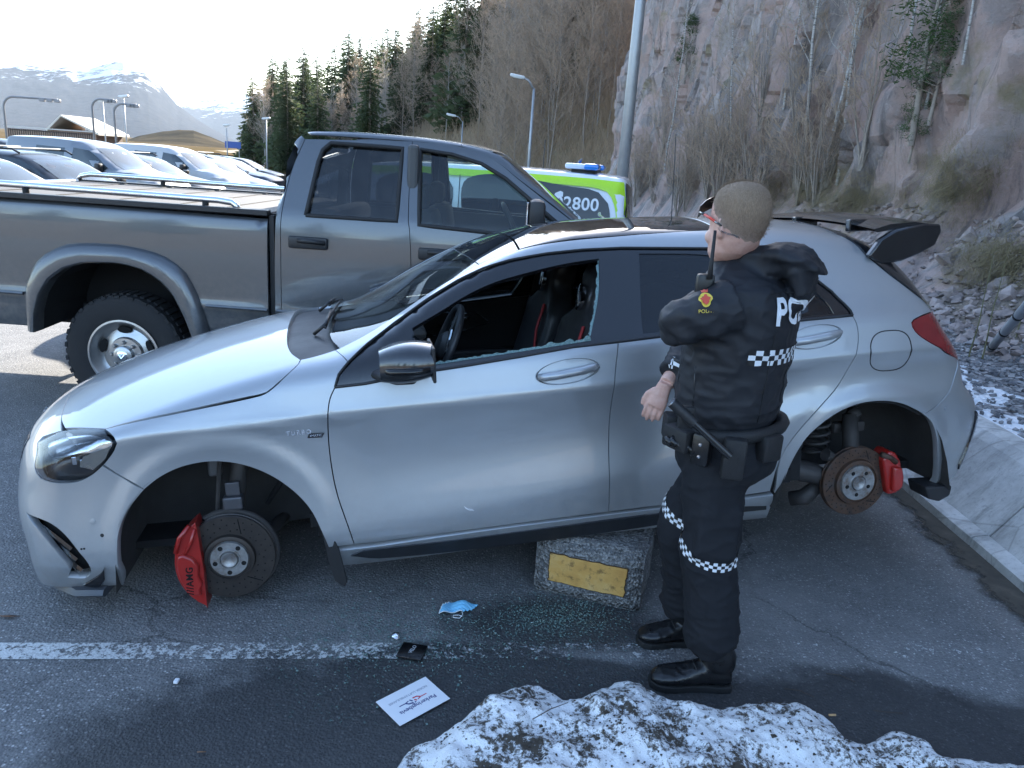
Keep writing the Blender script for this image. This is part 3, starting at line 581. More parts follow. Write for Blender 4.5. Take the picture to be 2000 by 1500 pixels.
def build_hill():
    us = np.linspace(-60,200,66); qs = np.concatenate([np.linspace(-2,24,28), np.linspace(27,170,26)]); U, Q = np.meshgrid(us, qs, indexing='ij'); sgn = 1 if _n[1] > 0 else -1
    X = _A[0]+_d[0]*U+_n[0]*sgn*Q; Y = _A[1]+_d[1]*U+_n[1]*sgn*Q; X = X.ravel(); Y = Y.ravel(); Z = hill_z(X, Y)
    t = NT('dead grass and leaf litter'); n = t.noise(.18, 6, .65)[0]; n2 = t.noise(1.6, 6, .7)[0]; c = t.ramp(n, [(.3,(.16,.12,.07)),(.5,(.28,.22,.13)),(.62,(.20,.12,.08)),(.75,(.33,.27,.17))]); c = t.mix(t.ramp(n2, [(.4,0),(.75,.6)]), c, (.075,.055,.04)); t.set(Color=c, Rough=.95); t.bump(n2, .8, .3)
    h = mk('hill', np.stack([X, Y, Z], 1), grid_faces(len(us), len(qs)), t.m); tag(h, kind='structure')
    if h.data.polygons[40].normal.z < 0: h.data.flip_normals()
build_hill()
def place(proto, used, x, y, s, rz, label, cat, group, z=None, tilt=0.0):
    o = proto if not used.get(proto.name) else link_copy(proto); used[proto.name] = 1; o.location = (x, y, float(hill_z(np.array(x), np.array(y))) - .15 if z is None else z); o.scale = (s, s, s); o.rotation_euler = (tilt, tilt*.6, rz); return tag(o, label, cat, group)
def build_forest():
    rnd = random.Random(11); used = {}; sp = [make_spruce(k, 14, (BARK, SPRUCE), wid=w, skirt=sk) for k, w, sk in ((1,.22,.04),(2,.18,.08),(3,.25,.03),(4,.20,.12),(5,.23,.06))]
    bt = [make_bare_tree(20+k, 10, .34, 64, 11, 0, .06, .16, 1.0, (BARK, TWIG)) for k in range(3)] + [make_bare_tree(30+k, 10, .26, 60, 10, 0, .055, .22, 1.4, (BIRCH, TWIGG)) for k in range(2)]
    # skyline spruces: photo column, row of the tip, distance
    sky = [(489,150,128),(505,168,140),(540,105,122),(556,118,130),(596,96,120),(618,85,112),(640,98,122),(655,72,110),(690,70,104),(703,80,112),(738,52,100),(748,62,106),(772,36,98),(797,50,102),(815,44,96),(838,2,84),(848,-18,80),(868,12,88),(884,22,90),(905,14,86),(925,-10,82),(945,-40,78),(970,-50,76),(990,-60,74),(1012,-40,80),(1040,-50,84),(1072,-40,86),(1100,-60,88)]
    for i, (px, py, D) in enumerate(sky):
        p = at(px, py, D); z0 = float(hill_z(np.array(p[0]), np.array(p[1]))); h = p[2]-z0
        far = px < 520
        place(sp[i % 5], used, p[0], p[1], h/14, rnd.uniform(0,6), ('dark spruce at the far end of the wood above the parked cars' if far else 'tall dark spruce standing along the skyline of the wooded hill'), 'spruce tree', 'spruces at the far end of the wood' if far else 'spruces along the skyline')
    for i in range(105):
        px = rnd.uniform(490,1000) if i < 75 else rnd.uniform(900,1230); D = rnd.uniform(78,132)-(px-500)*.045; p = at(px, 250, D); s = rnd.uniform(.5,.95); place(sp[i % 5], used, p[0], p[1], s, rnd.uniform(0,6), 'dark spruce growing among bare trees on the wooded hillside', 'spruce tree', 'spruces on the hillside')
    for i in range(90):
        px = rnd.uniform(510,1215); k = (px-510)/705; D = (92-48*k)+rnd.uniform(-6,10); p = at(px, 260, D); s = rnd.uniform(.55,.95)*(1.0+.25*(k > .6)); k = rnd.randrange(5); place(bt[k], used, p[0], p[1], s, rnd.uniform(0,6), 'bare brown deciduous tree at the edge of the wooded hillside' if k < 3 else 'bare pale-stemmed birch at the edge of the wooded hillside', 'bare tree', 'bare trees at the wood edge' if k < 3 else 'birches at the wood edge')
    for i in range(110):
        px = rnd.uniform(960,1265); D = rnd.uniform(40,74)+max(0,(1050-px))*.08; p = at(px, 240, D); s = rnd.uniform(.55,1.05); place(bt[i % 3], used, p[0], p[1], s, rnd.uniform(0,6), 'dense bare brown thicket tree on the slope left of the cliff', 'bare tree', 'thicket trees beside the cliff')
    pn = make_pine(5, 6, (BARK, PINE), 'pine_tree', 90); p = at(562, 285, 80); place(pn, used, p[0], p[1], 1.05, 0, 'round bright green pine in front of the dark spruces', 'pine tree', None, z=-.1)
    lone = make_bare_tree(55, 9, .30, 60, 8, 0, .07, .30, .9, (BIRCH, leafmat('reddish twigs', (.19,.12,.09), (.27,.18,.13), .2)), droop=.12); p = at(868, 262, 62); lone.location = (p[0], p[1], float(hill_z(np.array(p[0]), np.array(p[1])))-.2); lone.scale = (.72,)*3; tag(lone, 'single reddish bare birch on the grass bank above the pickup roof', 'bare tree')
build_forest()
def build_cliff_flora():
    rnd = random.Random(7); used = {}
    def on_cliff(px, py, inset=.0):
        h = CLIFF_BVH.ray_cast(Vector(_C), Vector(ray(px, py)))[0]; return np.array(h) if h else None
    b = [make_bare_tree(60+k, 5.0, .20, 22, 6, .05, .032, .3, 1.0, (BIRCH, TWIGG), 'birch_tree', tw=1.8) for k in range(3)]
    spots = [(1575,330,1.15,'slender white birch stem rising from the middle of the cliff foot'),(1612,345,1.2,'tall white birch stem beside the middle of the cliff, right of its twin'),(1640,350,.95,'thin birch leaning at the cliff foot above the officer'),(1820,200,.8,'white birch stem high on the cliff above the small pine'),(1790,95,.7,'short birch sapling near the cliff top over the pine'),(1545,205,.75,'birch with bare level branches on the upper middle of the cliff'),(1660,180,.6,'birch sapling on a ledge of the pale rock slab'),(1900,110,.6,'bent bare sapling high on the right of the cliff'),(1430,330,.9,'bare birch in the shrubs left of the officer'),(1305,330,1.0,'bare birch at the foot of the cliff behind the van')]
    for i, (px, py, s, lb) in enumerate(spots):
        p = on_cliff(px, py)
        if p is not None: place(b[i % 3], used, p[0]-.08, p[1], s, rnd.uniform(0,6), lb, 'birch tree', None, z=p[2]-.1, tilt=rnd.uniform(-.06,.06))
    sh = [make_bare_tree(80+k, 2.2, .5, 54, 7, 0, .018, .05, 1.0, (BARK, TWIG), 'bare_shrub', stems=9, tw=2.2) for k in range(3)]
    for i in range(34):
        px = rnd.uniform(1235,1500) if i < 22 else rnd.uniform(1480,1720); py = rnd.uniform(340,425) if i % 6 else rnd.uniform(240,340); p = on_cliff(px, py)
        if p is not None: place(sh[i % 3], used, p[0]-.1, p[1], rnd.uniform(.6,1.15), rnd.uniform(0,6), 'leafless brown shrub growing along the foot of the cliff', 'shrub', 'shrubs along the cliff foot', z=p[2]-.12)
    pn = [make_pine(15+k, 2.2, (BARK, PINE), 'small_pine', 46) for k in range(2)]
    for i, (px, py, s, lb) in enumerate([(1800,255,1.15,'small green pine clinging to the right of the cliff'),(1835,215,.7,'smaller green pine tuft beside the cliff pine'),(1345,150,.8,'young pine on the upper left face of the cliff'),(1225,70,1.3,'dark pine at the top left edge of the cliff'),(1795,290,.5,'low pine sprig under the cliff pine')]):
        p = on_cliff(px, py)
        if p is not None: place(pn[i % 2], used, p[0]-.1, p[1], s, rnd.uniform(0,6), lb, 'pine tree', None, z=p[2]-.2)
    # straw-coloured grass hanging on ledges and at the cliff foot
    V, F = [], []; g = leafmat('dead grass', (.20,.16,.09), (.34,.28,.17), .3)
    for i in range(330):
        z_ = rnd.random()
        if z_ < .55: px, py = rnd.gauss(1600,90), rnd.gauss(385,28)
        elif z_ < .75: px, py = rnd.gauss(1870,40), rnd.gauss(370,35)
        elif z_ < .9: px, py = rnd.gauss(1960,40), rnd.gauss(520,25)
        else: px, py = rnd.uniform(1300,1980), rnd.uniform(250,480)
        p = on_cliff(px, py)
        if p is None: continue
        p = Vector(p); L = rnd.uniform(.18,.42)
        for k in range(34):
            d = Vector((-abs(rnd.gauss(.5,.35)), rnd.gauss(0,.55), rnd.gauss(.45,.35))).normalized(); q = p + Vector((rnd.gauss(0,.05), rnd.gauss(0,.13), rnd.gauss(0,.05))); l = L*rnd.uniform(.5,1.2); m = q+d*l*.5; e = m+Vector((d.x, d.y, d.z-1.1)).normalized()*l*.5; s_ = Vector((0,1,.2))*.0035; n = len(V); V += [q-s_, q+s_, m+s_*.8, m-s_*.8, e]; F += [(n, n+1, n+2, n+3), (n+3, n+2, n+4)]
    tag(mk('dry_grass', V, F, g, smooth=False), 'straw-coloured dead grass hanging over the cliff ledges', 'grass', kind='stuff')
    # twigs by the rear of the car and thin stems
    V = MB()
    for i in range(26):
        p = gnd(rnd.uniform(1880,2010), rnd.uniform(690,725), .42); a = rnd.uniform(-.5,.5); L = rnd.uniform(.2,.7); V.tube([p, p+np.array([math.cos(a)*L*.5, math.sin(a)*L*.5, rnd.uniform(0,.05)]), p+np.array([math.cos(a)*L, math.sin(a)*L, rnd.uniform(-.03,.06)])], [.008,.007,.003], 4)
    tag(V.build('brushwood', plain('cut brushwood', (.20,.15,.11), .9, var=.4), smooth='all', recalc=False), 'heap of cut thin branches behind the tail light', 'brushwood', kind='stuff')
    for i, (px, py, lb) in enumerate(((1895,700,'thin green-brown sapling beside the hatchback tail'),(1915,705,'second thin sapling just right of the hatchback tail'),(1975,690,'thin bare sapling by the leaning grey pipe'))):
        s = make_bare_tree(120+i, 1.05, .25, 9, 3, .03, .008, .35, 1.6, (plain('sapling bark', (.13,.12,.06), .8), TWIGG), 'sapling'); p = gnd(px, py, .45); s.location = p - np.array([0,0,.06]); tag(s, lb, 'sapling')
build_cliff_flora()
def build_undergrowth():
    rnd = random.Random(77); V, F = [], []
    Q = []
    for i in range(5200): px = rnd.uniform(700,1262); Q.append(at(px, 250, rnd.uniform(30,80)+max(0,(1000-px))*.06))
    Q = np.array(Q); ZZ = hill_z(Q[:,0], Q[:,1])
    for i in range(5200):
        z = float(ZZ[i]); p = Vector((Q[i][0], Q[i][1], z)); h = rnd.uniform(.4,2.4)
        if z < .3: continue
        for k in range(6):
            d = Vector((rnd.gauss(0,.35), rnd.gauss(0,.35), 1)).normalized(); b = p + Vector((rnd.gauss(0,.35), rnd.gauss(0,.35), 0)); e = b + d*h*rnd.uniform(.5,1.1); s = Vector((1,.3,0))*.016; n = len(V); V += [b-s, b+s, e]; F.append((n, n+1, n+2)); m = b.lerp(e, rnd.uniform(.3,.8)); e2 = m + (d+Vector((rnd.gauss(0,.7), rnd.gauss(0,.7), 0))).normalized()*h*.4; n = len(V); V += [m-s*.6, m+s*.6, e2]; F.append((n, n+1, n+2))
    tag(mk('undergrowth', V, F, leafmat('undergrowth stems', (.30,.23,.165), (.48,.38,.27), .4), smooth=False), 'tangle of bare brown undergrowth covering the hillside', 'undergrowth', kind='stuff')
build_undergrowth()
def build_behind():
    # the wooded bank across the road, behind the photographer (it shows as reflections in paint and glass)
    xs = np.linspace(-70,60,60); ys = np.linspace(-60,-20,14); X, Y = np.meshgrid(xs, ys, indexing='ij'); Z = -.1 + 5.5*np.clip((-22-Y.ravel())/22, 0, 1)**.8 + .6*fbm(X.ravel()*.15, Y.ravel()*.15, 9); o = mk('bank', np.stack([X.ravel(), Y.ravel(), Z], 1), grid_faces(60, 14), plain('bank litter', (.14,.10,.065), .95, var=.4, scale=.4)); tag(o, kind='structure'); o.data.flip_normals() if o.data.polygons[50].normal.z < 0 else None
    rnd = random.Random(91); pr = [c for c in bpy.data.objects if c.name in ('spruce_tree', 'bare_tree', 'bare_tree.001')]
    for i in range(40):
        x = rnd.uniform(-55,45); y = rnd.uniform(-46,-25); c = link_copy(pr[i % len(pr)]); c.location = (x, y, 5.0*min(1, max(0, (-22-y)/22))**.8-.3); s = rnd.uniform(.45,.8); c.scale = (s,)*3; c.rotation_euler = (0,0,rnd.uniform(0,6)); tag(c, 'tree on the wooded bank behind the photographer', 'tree', 'trees behind the photographer')
build_behind()
# ------------------------------------------------------------------ the silver hatchback on the block
def build_hatch():
    S = HatchShape()
    root = empty('hatchback_car', (-1.1897, 3.4454, -.006), (-.05254, -.07636, .21466), label='silver hatchback without wheels, propped on a concrete block, driver window smashed', cat='car')
    silver = carpaint('silver paint', (.385,.40,.415), dust=.06); black = plain('gloss black trim', (.010,.010,.012), .18, bump=0, Coat=.5); satin = plain('satin black plastic', (.018,.018,.02), .5, bump=.15)
    rubber = plain('black rubber', (.014,.014,.015), .7); dark = plain('underbody black', (.010,.010,.011), .85, var=.4, bump=.3)
    gl_dark = glass_mat('privacy glass', (.10,.11,.12), .55); gl_ws = glass_mat('windscreen glass', (.80,.88,.86), .02, dirt=.16); gl_roof = glass_mat('roof glass', (.05,.05,.05), .95, .03, dirt=.05)
    chrome = plain('chrome', (.75,.76,.78), .12, 1.0, var=.04); MAT.update(satin=satin, rubber=rubber, chrome=chrome, black=black, dark=dark, silver=silver)
    shell = MB()
    hood_s = [(-.577,-.646,.714,1),(-.386,-.801,.752,1),(-.127,-.852,.805),(.170,-.855,.853),(.217,-.848,.877),(.271,-.817,.919),(.308,-.767,.945),(.314,-.731,.953,1)]
    hood_f = [(-.750,0,.755),(-.735,-.12,.755),(-.688,-.236,.758),(-.647,-.439,.745),(-.619,-.549,.731)]
    hood_r = [(.276,-.646,.964),(.252,-.527,.98),(.240,-.363,1.0),(.235,-.18,1.01),(.235,0,1.02)]
    door_f = [(.440,-.857,.868,1),(.419,-.866,.827),(.408,-.880,.774),(.402,-.858,.643),(.409,-.865,.517),(.422,-.871,.433),(.448,-.882,.329),(.469,-.878,.237,1)]
    door_m = [(1.510,-.868,.267,1),(1.506,-.858,.486),(1.514,-.836,.696),(1.524,-.876,.845),(1.548,-.837,.974,1)]
    door_r = [(2.579,-.836,1.032,1),(2.593,-.858,.981),(2.591,-.873,.920),(2.569,-.872,.842),(2.508,-.873,.735),(2.408,-.889,.638),(2.322,-.886,.537),(2.269,-.879,.434),(2.245,-.867,.290,1)]
    belt = [(.440,-.857,.868,1),(.552,-.857,.874),(.772,-.851,.903),(.934,-.849,.918),(1.146,-.844,.940),(1.364,-.835,.964),(1.548,-.837,.976,1),(1.749,-.834,.988),(2.380,-.834,1.024),(2.579,-.836,1.032,1)]
    trim_t = [(.440,-.857,.868,1),(.456,-.842,.912),(.495,-.812,.951),(.568,-.747,1.003),(.678,-.675,1.069),(.829,-.625,1.159),(.944,-.600,1.219),(1.054,-.596,1.264),(1.166,-.593,1.292),(1.318,-.588,1.313),(1.472,-.585,1.323),(1.642,-.587,1.326),(2.026,-.610,1.313),(2.278,-.654,1.265),(2.468,-.721,1.177),(2.526,-.758,1.124),(2.561,-.796,1.077),(2.577,-.822,1.050),(2.579,-.836,1.032,1)]
    f_arch = [(-.263,-.871,.533,1),(-.204,-.874,.575),(-.135,-.878,.606),(-.056,-.881,.621),(.018,-.882,.618),(.099,-.882,.596),(.179,-.883,.553),(.246,-.885,.496),(.293,-.888,.440),(.324,-.893,.387),(.345,-.897,.33),(.372,-.895,.243,1)]
    b_arch = [(-.263,-.871,.533,1),(-.319,-.870,.470),(-.356,-.872,.410),(-.375,-.876,.354),(-.386,-.881,.285),(-.394,-.864,.206),(-.392,-.80,.13,1)]
    bump_fend = [(-.263,-.871,.533,1),(-.321,-.856,.571),(-.359,-.847,.597),(-.395,-.840,.627,1)]
    hl_low = [(-.395,-.840,.627,1),(-.437,-.834,.595),(-.482,-.829,.573),(-.523,-.825,.566),(-.582,-.815,.570),(-.623,-.801,.583),(-.640,-.790,.601,1),(-.660,-.724,.645),(-.687,-.623,.669,1),(-.674,-.606,.684,1)]
    hl_top = [(-.674,-.606,.684,1),(-.577,-.646,.714,1),(-.482,-.720,.741),(-.437,-.754,.748),(-.386,-.801,.752,1),(-.345,-.845,.728),(-.336,-.855,.708),(-.350,-.849,.680),(-.395,-.840,.627,1)]
    r_arch = [(2.268,-.88,.288,1),(2.300,-.887,.350),(2.312,-.892,.400),(2.342,-.898,.477),(2.387,-.902,.546),(2.487,-.905,.622),(2.592,-.906,.661),(2.700,-.906,.668),(2.806,-.903,.648),(2.906,-.896,.604),(2.933,-.894,.590,1)]
    rb_arch = [(2.933,-.894,.590,1),(2.992,-.886,.542),(3.047,-.875,.454),(3.087,-.863,.349),(3.13,-.83,.215,1)]
    rbump = [(2.933,-.894,.590,1),(3.004,-.874,.617),(3.064,-.863,.675),(3.108,-.838,.749),(3.137,-.812,.800,1)]
    tail_in = [(3.005,-.806,1.03,1),(2.898,-.842,1.013),(2.852,-.851,.990),(2.868,-.861,.953),(2.925,-.868,.911),(3.019,-.859,.853),(3.137,-.812,.800,1)]
    hatch_l = [(2.70,-.50,1.36,1),(2.743,-.658,1.263,1),(2.818,-.715,1.188),(2.926,-.765,1.097),(3.005,-.806,1.03,1)]
    roof_e = [(.445,-.697,.977,1),(.58,-.645,1.035),(.72,-.585,1.104),(.88,-.54,1.19),(1.049,-.522,1.275),(1.212,-.535,1.327),(1.445,-.543,1.361),(1.769,-.535,1.381),(2.1,-.52,1.39),(2.5,-.505,1.38),(2.70,-.50,1.36,1)]
    rev = lambda L: L[::-1]
    # outer panels
    fender = hood_s[1:] + [(.36,-.722,.958),(.445,-.697,.977,1),(.493,-.811,.951,1),(.456,-.842,.912)] + door_f + rev(f_arch)[:-1] + bump_fend + [(-.350,-.849,.680),(-.336,-.855,.708),(-.345,-.845,.728)]
    panel('front_fender', S, fender, OBLIQUE, silver, root, True, shell)
    hood = panel('hood', S, sym(hood_f + hood_s + hood_r), DOWN, silver, root, False, None, sp=.035)[0]
    doors = []
    lo1 = door_f + [(.888,-.871,.247)] + door_m + rev(belt[1:6]); lo2 = rev(door_m) + [(1.9,-.868,.279)] + rev(door_r) + rev(belt[7:9])
    d1 = panel('front_door', S, lo1, OBLIQUE, silver, root, True, shell); d2 = panel('rear_door', S, lo2, OBLIQUE, silver, root, True, shell)
    frame = roof_e + hatch_l[1:] + tail_in[1:] + rev(rbump)[1:] + rev(r_arch)[1:] + rev(door_r)[1:] + rev(trim_t)[1:-2] + [(.493,-.811,.951,1)]
    panel('side_frame', S, frame, OBLIQUE, silver, root, True, None, sp=.024)
    shell_rear = hatch_l[1:] + tail_in[1:] + rev(rbump)[1:] + rev(r_arch)[1:] + rev(door_r)[1:] + [(2.577,-.822,1.050),(2.526,-.758,1.124),(2.468,-.721,1.177,1)]
    v, f, n = panel_data(S, shell_rear, OBLIQUE, off=-.024, gap=-.01, thick=0, sp=.08); shell.add(v, f); shell.add(v*np.array([1,-1,1]), [q[::-1] for q in f])
    # black window surround with its openings
    hole = [(.745,-.735,1.052,1),(.861,-.706,1.110),(.973,-.673,1.166),(1.088,-.648,1.208),(1.247,-.629,1.244),(1.394,-.617,1.270),(1.535,-.612,1.286,1),(1.507,-.702,1.152),(1.434,-.824,.990,1),(.772,-.845,.925,1)]
    tri = [(.64,-.79,1.0),(.725,-.745,1.048,1),(.748,-.84,.925,1),(.62,-.845,.915,1)]
    rglass = [(1.715,-.600,1.296,1),(2.0,-.622,1.284),(2.20,-.655,1.243),(2.30,-.685,1.205,1),(2.29,-.822,1.035,1),(1.66,-.822,1.005,1)]
    qglass = [(2.345,-.69,1.185,1),(2.42,-.725,1.145),(2.485,-.775,1.085),(2.50,-.822,1.045,1),(2.335,-.822,1.037,1)]
    panel('window_surround', S, rev(trim_t)[:-1] + belt[:-1], OBLIQUE, black, root, True, None, sp=.05, holes=(hole, rglass, qglass), off=-.004, thick=.03)
    panel('rear_door_glass', S, rglass, OBLIQUE, gl_dark, root, True, off=-.010, thick=0, gap=-.004); panel('quarter_glass', S, qglass, OBLIQUE, gl_dark, root, True, off=-.010, thick=0, gap=-.004)
    v, f, n = panel_data(S, [(q[0], -q[1], *q[2:]) for q in []] or hole, OBLIQUE, off=-.012, thick=0, gap=-.004)
    mk('front_door_glass', v*np.array([1,-1,1]), [q[::-1] for q in f], glass_mat('clear side glass', (.82,.9,.88), .04), root, True, n*np.array([1,-1,1]))
    # bright line of the belt moulding and door rubber
    for L, r_, mm, nm in ((belt, .006, satin, 'belt_moulding'), (trim_t, .005, rubber, 'window_seal')):
        P = seam(S, L, np.array([0,.8,-.6]), .001); MB().tube(P, r_, 6).build(nm, mm, root, smooth='all'); MB().tube(P*np.array([1,-1,1]), r_, 6).build(nm, mm, root, smooth='all')
    # glazing on top
    ws = [(.40,0,1.03,1),(.405,-.3,1.02),(.425,-.55,1.0),(.462,-.69,.985,1),(.58,-.64,1.035),(.72,-.58,1.104),(.88,-.535,1.19),(1.045,-.515,1.275,1),(1.03,-.255,1.287),(1.022,0,1.29,1)]
    panel('windscreen', S, sym(ws), DOWN, gl_ws, root, False, sp=.05, off=-.002, thick=0)
    wsband = [(1.022,0,1.29,1),(1.03,-.255,1.287),(1.045,-.515,1.275,1),(1.212,-.53,1.327,1),(1.235,-.26,1.35),(1.24,0,1.355,1)]
    panel('roof_header', S, sym(wsband), DOWN, gl_roof, root, False, sp=.05, off=-.001, thick=.01)
    rg = [(1.245,0,1.355,1),(1.24,-.26,1.35),(1.217,-.53,1.327,1),(1.445,-.538,1.361),(1.769,-.53,1.381),(2.1,-.515,1.39,1),(2.13,-.25,1.41),(2.14,0,1.42,1)]
    panel('roof_glass', S, sym(rg), DOWN, gl_roof, root, False, sp=.05, off=.001, thick=.012)
    rr = [(2.145,0,1.42,1),(2.135,-.25,1.41),(2.105,-.515,1.39,1),(2.5,-.50,1.38),(2.70,-.495,1.36,1),(2.74,-.25,1.39),(2.76,0,1.395,1)]
    panel('roof_panel', S, sym(rr), DOWN, silver, root, False, None, sp=.05)
    cowl = [(.240,0,1.02,1),(.245,-.363,1.0),(.257,-.527,.98),(.281,-.646,.964),(.318,-.725,.953,1),(.455,-.69,.98,1),(.42,-.55,1.0),(.40,-.3,1.02),(.395,0,1.03,1)]
    panel('cowl_grille', S, sym(cowl), DOWN, satin, root, False, None, sp=.05, off=-.022, thick=0, gap=-.02)
    for s_, ln in ((-1, .62), (1, .50)):
        P = [(.36, s_*(-.30 if s_ < 0 else .02)+.0, 0)]; y0 = -.42 if s_ < 0 else .12
        Q = np.array([(.40+.05*k/8, y0 + (ln)*k/8*( 1), 1.3) for k in range(9)]); t, b, bt = S.cast(Q, np.repeat(DOWN[None], 9, 0), 0., 1.); W = Q + DOWN*np.where(np.isnan(t), bt, t)[:,None] + np.array([0,0,.012])
        mb = MB().tube(W, .007, 6); mb.tube([(W[0][0]-.05, W[0][1]+.02, W[0][2]-.03), W[0]+np.array([0,0,.012]), W[3]+np.array([0,0,.014])], .008, 6); mb.build('wiper', satin, root, smooth='all')
    # tailgate
    hw = [(2.75,-.25,1.39),(2.71,-.495,1.355,1),(2.748,-.655,1.262,1),(2.82,-.712,1.187),(2.93,-.76,1.097),(3.0,-.795,1.035,1),(3.12,-.55,1.03),(3.17,-.25,1.03),(3.18,0,1.03,1),(2.77,0,1.39,1)]
    panel('tailgate_glass', S, sym([(2.77,0,1.39,1)] + hw[:-1]), np.array([-.45,0,-.9]), gl_roof, root, False, sp=.06, off=-.002)
    tg = [(3.185,0,1.02,1),(3.17,-.25,1.02),(3.125,-.55,1.02),(3.03,-.79,1.02,1),(3.14,-.80,.81,1),(3.25,-.5,.81),(3.33,0,.81,1)]
    panel('tailgate', S, sym(tg), np.array([-1.,0,-.25]), silver, root, False, None, sp=.05)
    for s_ in (-1, 1):      # big roof wing: blade, end plates, black pillars beside the rear glass
        spo = MB()
        poly = [(2.735,1.262),(2.79,1.335),(2.86,1.372),(3.00,1.395),(3.075,1.392),(3.085,1.36),(3.06,1.30),(2.98,1.262),(2.90,1.235),(2.80,1.225)]
        spo.prism(poly, s_*.655, s_*.690, 'y')
        spo.build('spoiler_end_plate', black, root, smooth=True, bevel=.008)
    bl = MB(); nb = 16; vs = []; fs = []
    for i in range(nb+1):
        y = -.66 + 1.32*i/nb; c = 1-(y/.66)**2
        for (x, z) in ((2.80,1.388+.03*c),(2.88,1.408+.03*c),(3.0,1.414+.03*c),(3.07,1.406+.03*c),(3.07,1.392+.03*c),(2.95,1.390+.03*c),(2.82,1.374+.03*c)): vs.append((x-.03*(1-c), y, z-.012))
    for i in range(nb):
        for k in range(7): fs.append((i*7+k, i*7+(k+1) % 7, (i+1)*7+(k+1) % 7, (i+1)*7+k))
    bl.add(vs, fs + [tuple(range(7)), tuple(nb*7+k for k in range(6,-1,-1))]); bl.build('spoiler_blade', black, root, smooth=True)
    for y in (-.46, -.0, .46): MB().box((2.84, y, 1.385), (.13,.035,.055), bev=.006).build('spoiler_strut', black, root)
    pil = [(2.745,-.66,1.258,1),(2.82,-.716,1.186),(2.928,-.765,1.095),(2.99,-.80,1.04,1),(3.03,-.75,1.045,1),(2.96,-.68,1.13),(2.88,-.62,1.22),(2.83,-.60,1.27,1)]
    panel('spoiler_pillar', S, pil, np.array([-.35,.7,-.6]), black, root, True, sp=.04, off=.006, thick=.02)
    # bumpers
    fog = [(-.700,-.785,.450,1),(-.605,-.823,.410),(-.520,-.842,.300),(-.492,-.842,.235),(-.535,-.819,.184),(-.590,-.812,.190,1),(-.566,-.834,.240),(-.641,-.820,.371)]
    nose = hood_f + [(-.577,-.646,.714,1)] + rev(hl_low)[0:1] + rev(hl_low)[1:-1] + rev(bump_fend) + b_arch[1:] + [(-.55,-.765,.125),(-.66,-.66,.125),(-.74,-.4,.125),(-.78,-.15,.125),(-.79,0,.125,1)]
    nose[0] = (-.750,0,.755,1)
    panel('front_bumper', S, nose, FRONTC, silver, root, True, None, sp=.026, holes=(fog,), thick=.03)
    gr = [(-.86,0,.675,1),(-.83,-.25,.672),(-.75,-.5,.655,1),(-.74,-.56,.585,1),(-.80,-.40,.520),(-.85,0,.50,1)]
    panel('grille', S, sym(gr), np.array([1.,0,-.1]), black, root, off=.003, sp=.05)
    gr2 = [(-.83,0,.40,1),(-.80,-.42,.40,1),(-.77,-.50,.24,1),(-.81,0,.22,1)]
    panel('lower_grille', S, sym(gr2), np.array([1.,0,-.05]), satin, root, off=.003, sp=.05)
    MB().lathe([(.062,0),(.07,.006),(.062,.012)], 24, axis='x').tube([(.006,0,0),(.006,0,.062)], .006, 4).tube([(.006,0,0),(.006,.054,-.031)], .006, 4).tube([(.006,0,0),(.006,-.054,-.031)], .006, 4).build('grille_emblem', chrome, root, smooth=True, loc=(-.885,0,.585))
    fogv = [(-.70,-.780,.452,1),(-.600,-.823,.410),(-.520,-.842,.290),(-.500,-.842,.225),(-.545,-.819,.175),(-.605,-.812,.170,1),(-.66,-.80,.30)]
    panel('air_intake', S, fogv, FRONTC, dark, root, True, off=-.055, thick=0, gap=0)
    for k in range(3):
        a = [(-.70+.02*k,-.76,.42-.055*k), (-.63+.02*k,-.79,.365-.055*k), (-.56+.012*k,-.812,.30-.045*k)]
        for s_ in (1, -1): MB().tube([(p[0], s_*(p[1]+.0), p[2]) for p in a], .006, 5, flat=2.2).build('intake_fin', black, root)
    flick = [(-.70,-.780,.420,1),(-.655,-.808,.350),(-.612,-.825,.262),(-.605,-.815,.200,1),(-.67,-.795,.22),(-.72,-.765,.33)]
    panel('intake_blade', S, flick, FRONTC, silver, root, True, off=-.018, thick=.01)
    canard = [(-.440,-.857,.240,1),(-.475,-.84,.205),(-.54,-.79,.150,1),(-.50,-.80,.135),(-.455,-.82,.170,1)]
    panel('canard', S, canard, FRONTC, black, root, True, off=.010, thick=.02)
    lip = []; Lf = []
    prof = [(-.46,-.795),(-.56,-.775),(-.655,-.69),(-.72,-.55),(-.765,-.35),(-.79,-.15),(-.795,0)]; prof = prof + [(x, -y) for x, y in prof[-2::-1]]
    for (x, y) in prof:
        nx, ny = x+.25, y; L = math.hypot(nx, ny); nx, ny = nx/L, ny/L
        for (o_, z) in ((-.05,.112),(.030,.100),(.042,.112),(.030,.150-.02*(x > -.58)),(-.03,.175-.035*(x > -.58))): lip.append((x+nx*o_, y+ny*o_, z))
    for i in range(len(prof)-1):
        for k in range(5): Lf.append((i*5+k, i*5+(k+1) % 5, (i+1)*5+(k+1) % 5, (i+1)*5+k))
    MB().add(lip, Lf + [tuple(range(5)), tuple(range(len(lip)-1, len(lip)-6, -1))]).build('splitter', plain('grey splitter', (.06,.065,.075), .4), root, smooth=True)
    rb = rbump + [(3.25,-.5,.80),(3.32,-.2,.80),(3.33,0,.80,1),(3.45,0,.4,1),(3.40,0,.16,1),(3.35,-.4,.16),(3.22,-.70,.18,1)] + rev(rb_arch)[:-1]
    panel('rear_bumper', S, rb, REARC, silver, root, True, None, sp=.03, thick=.03)
    vent = [(3.255,-.795,.555,1),(3.29,-.77,.53,1),(3.285,-.775,.40),(3.25,-.79,.27,1),(3.235,-.80,.30,1),(3.265,-.79,.42)]
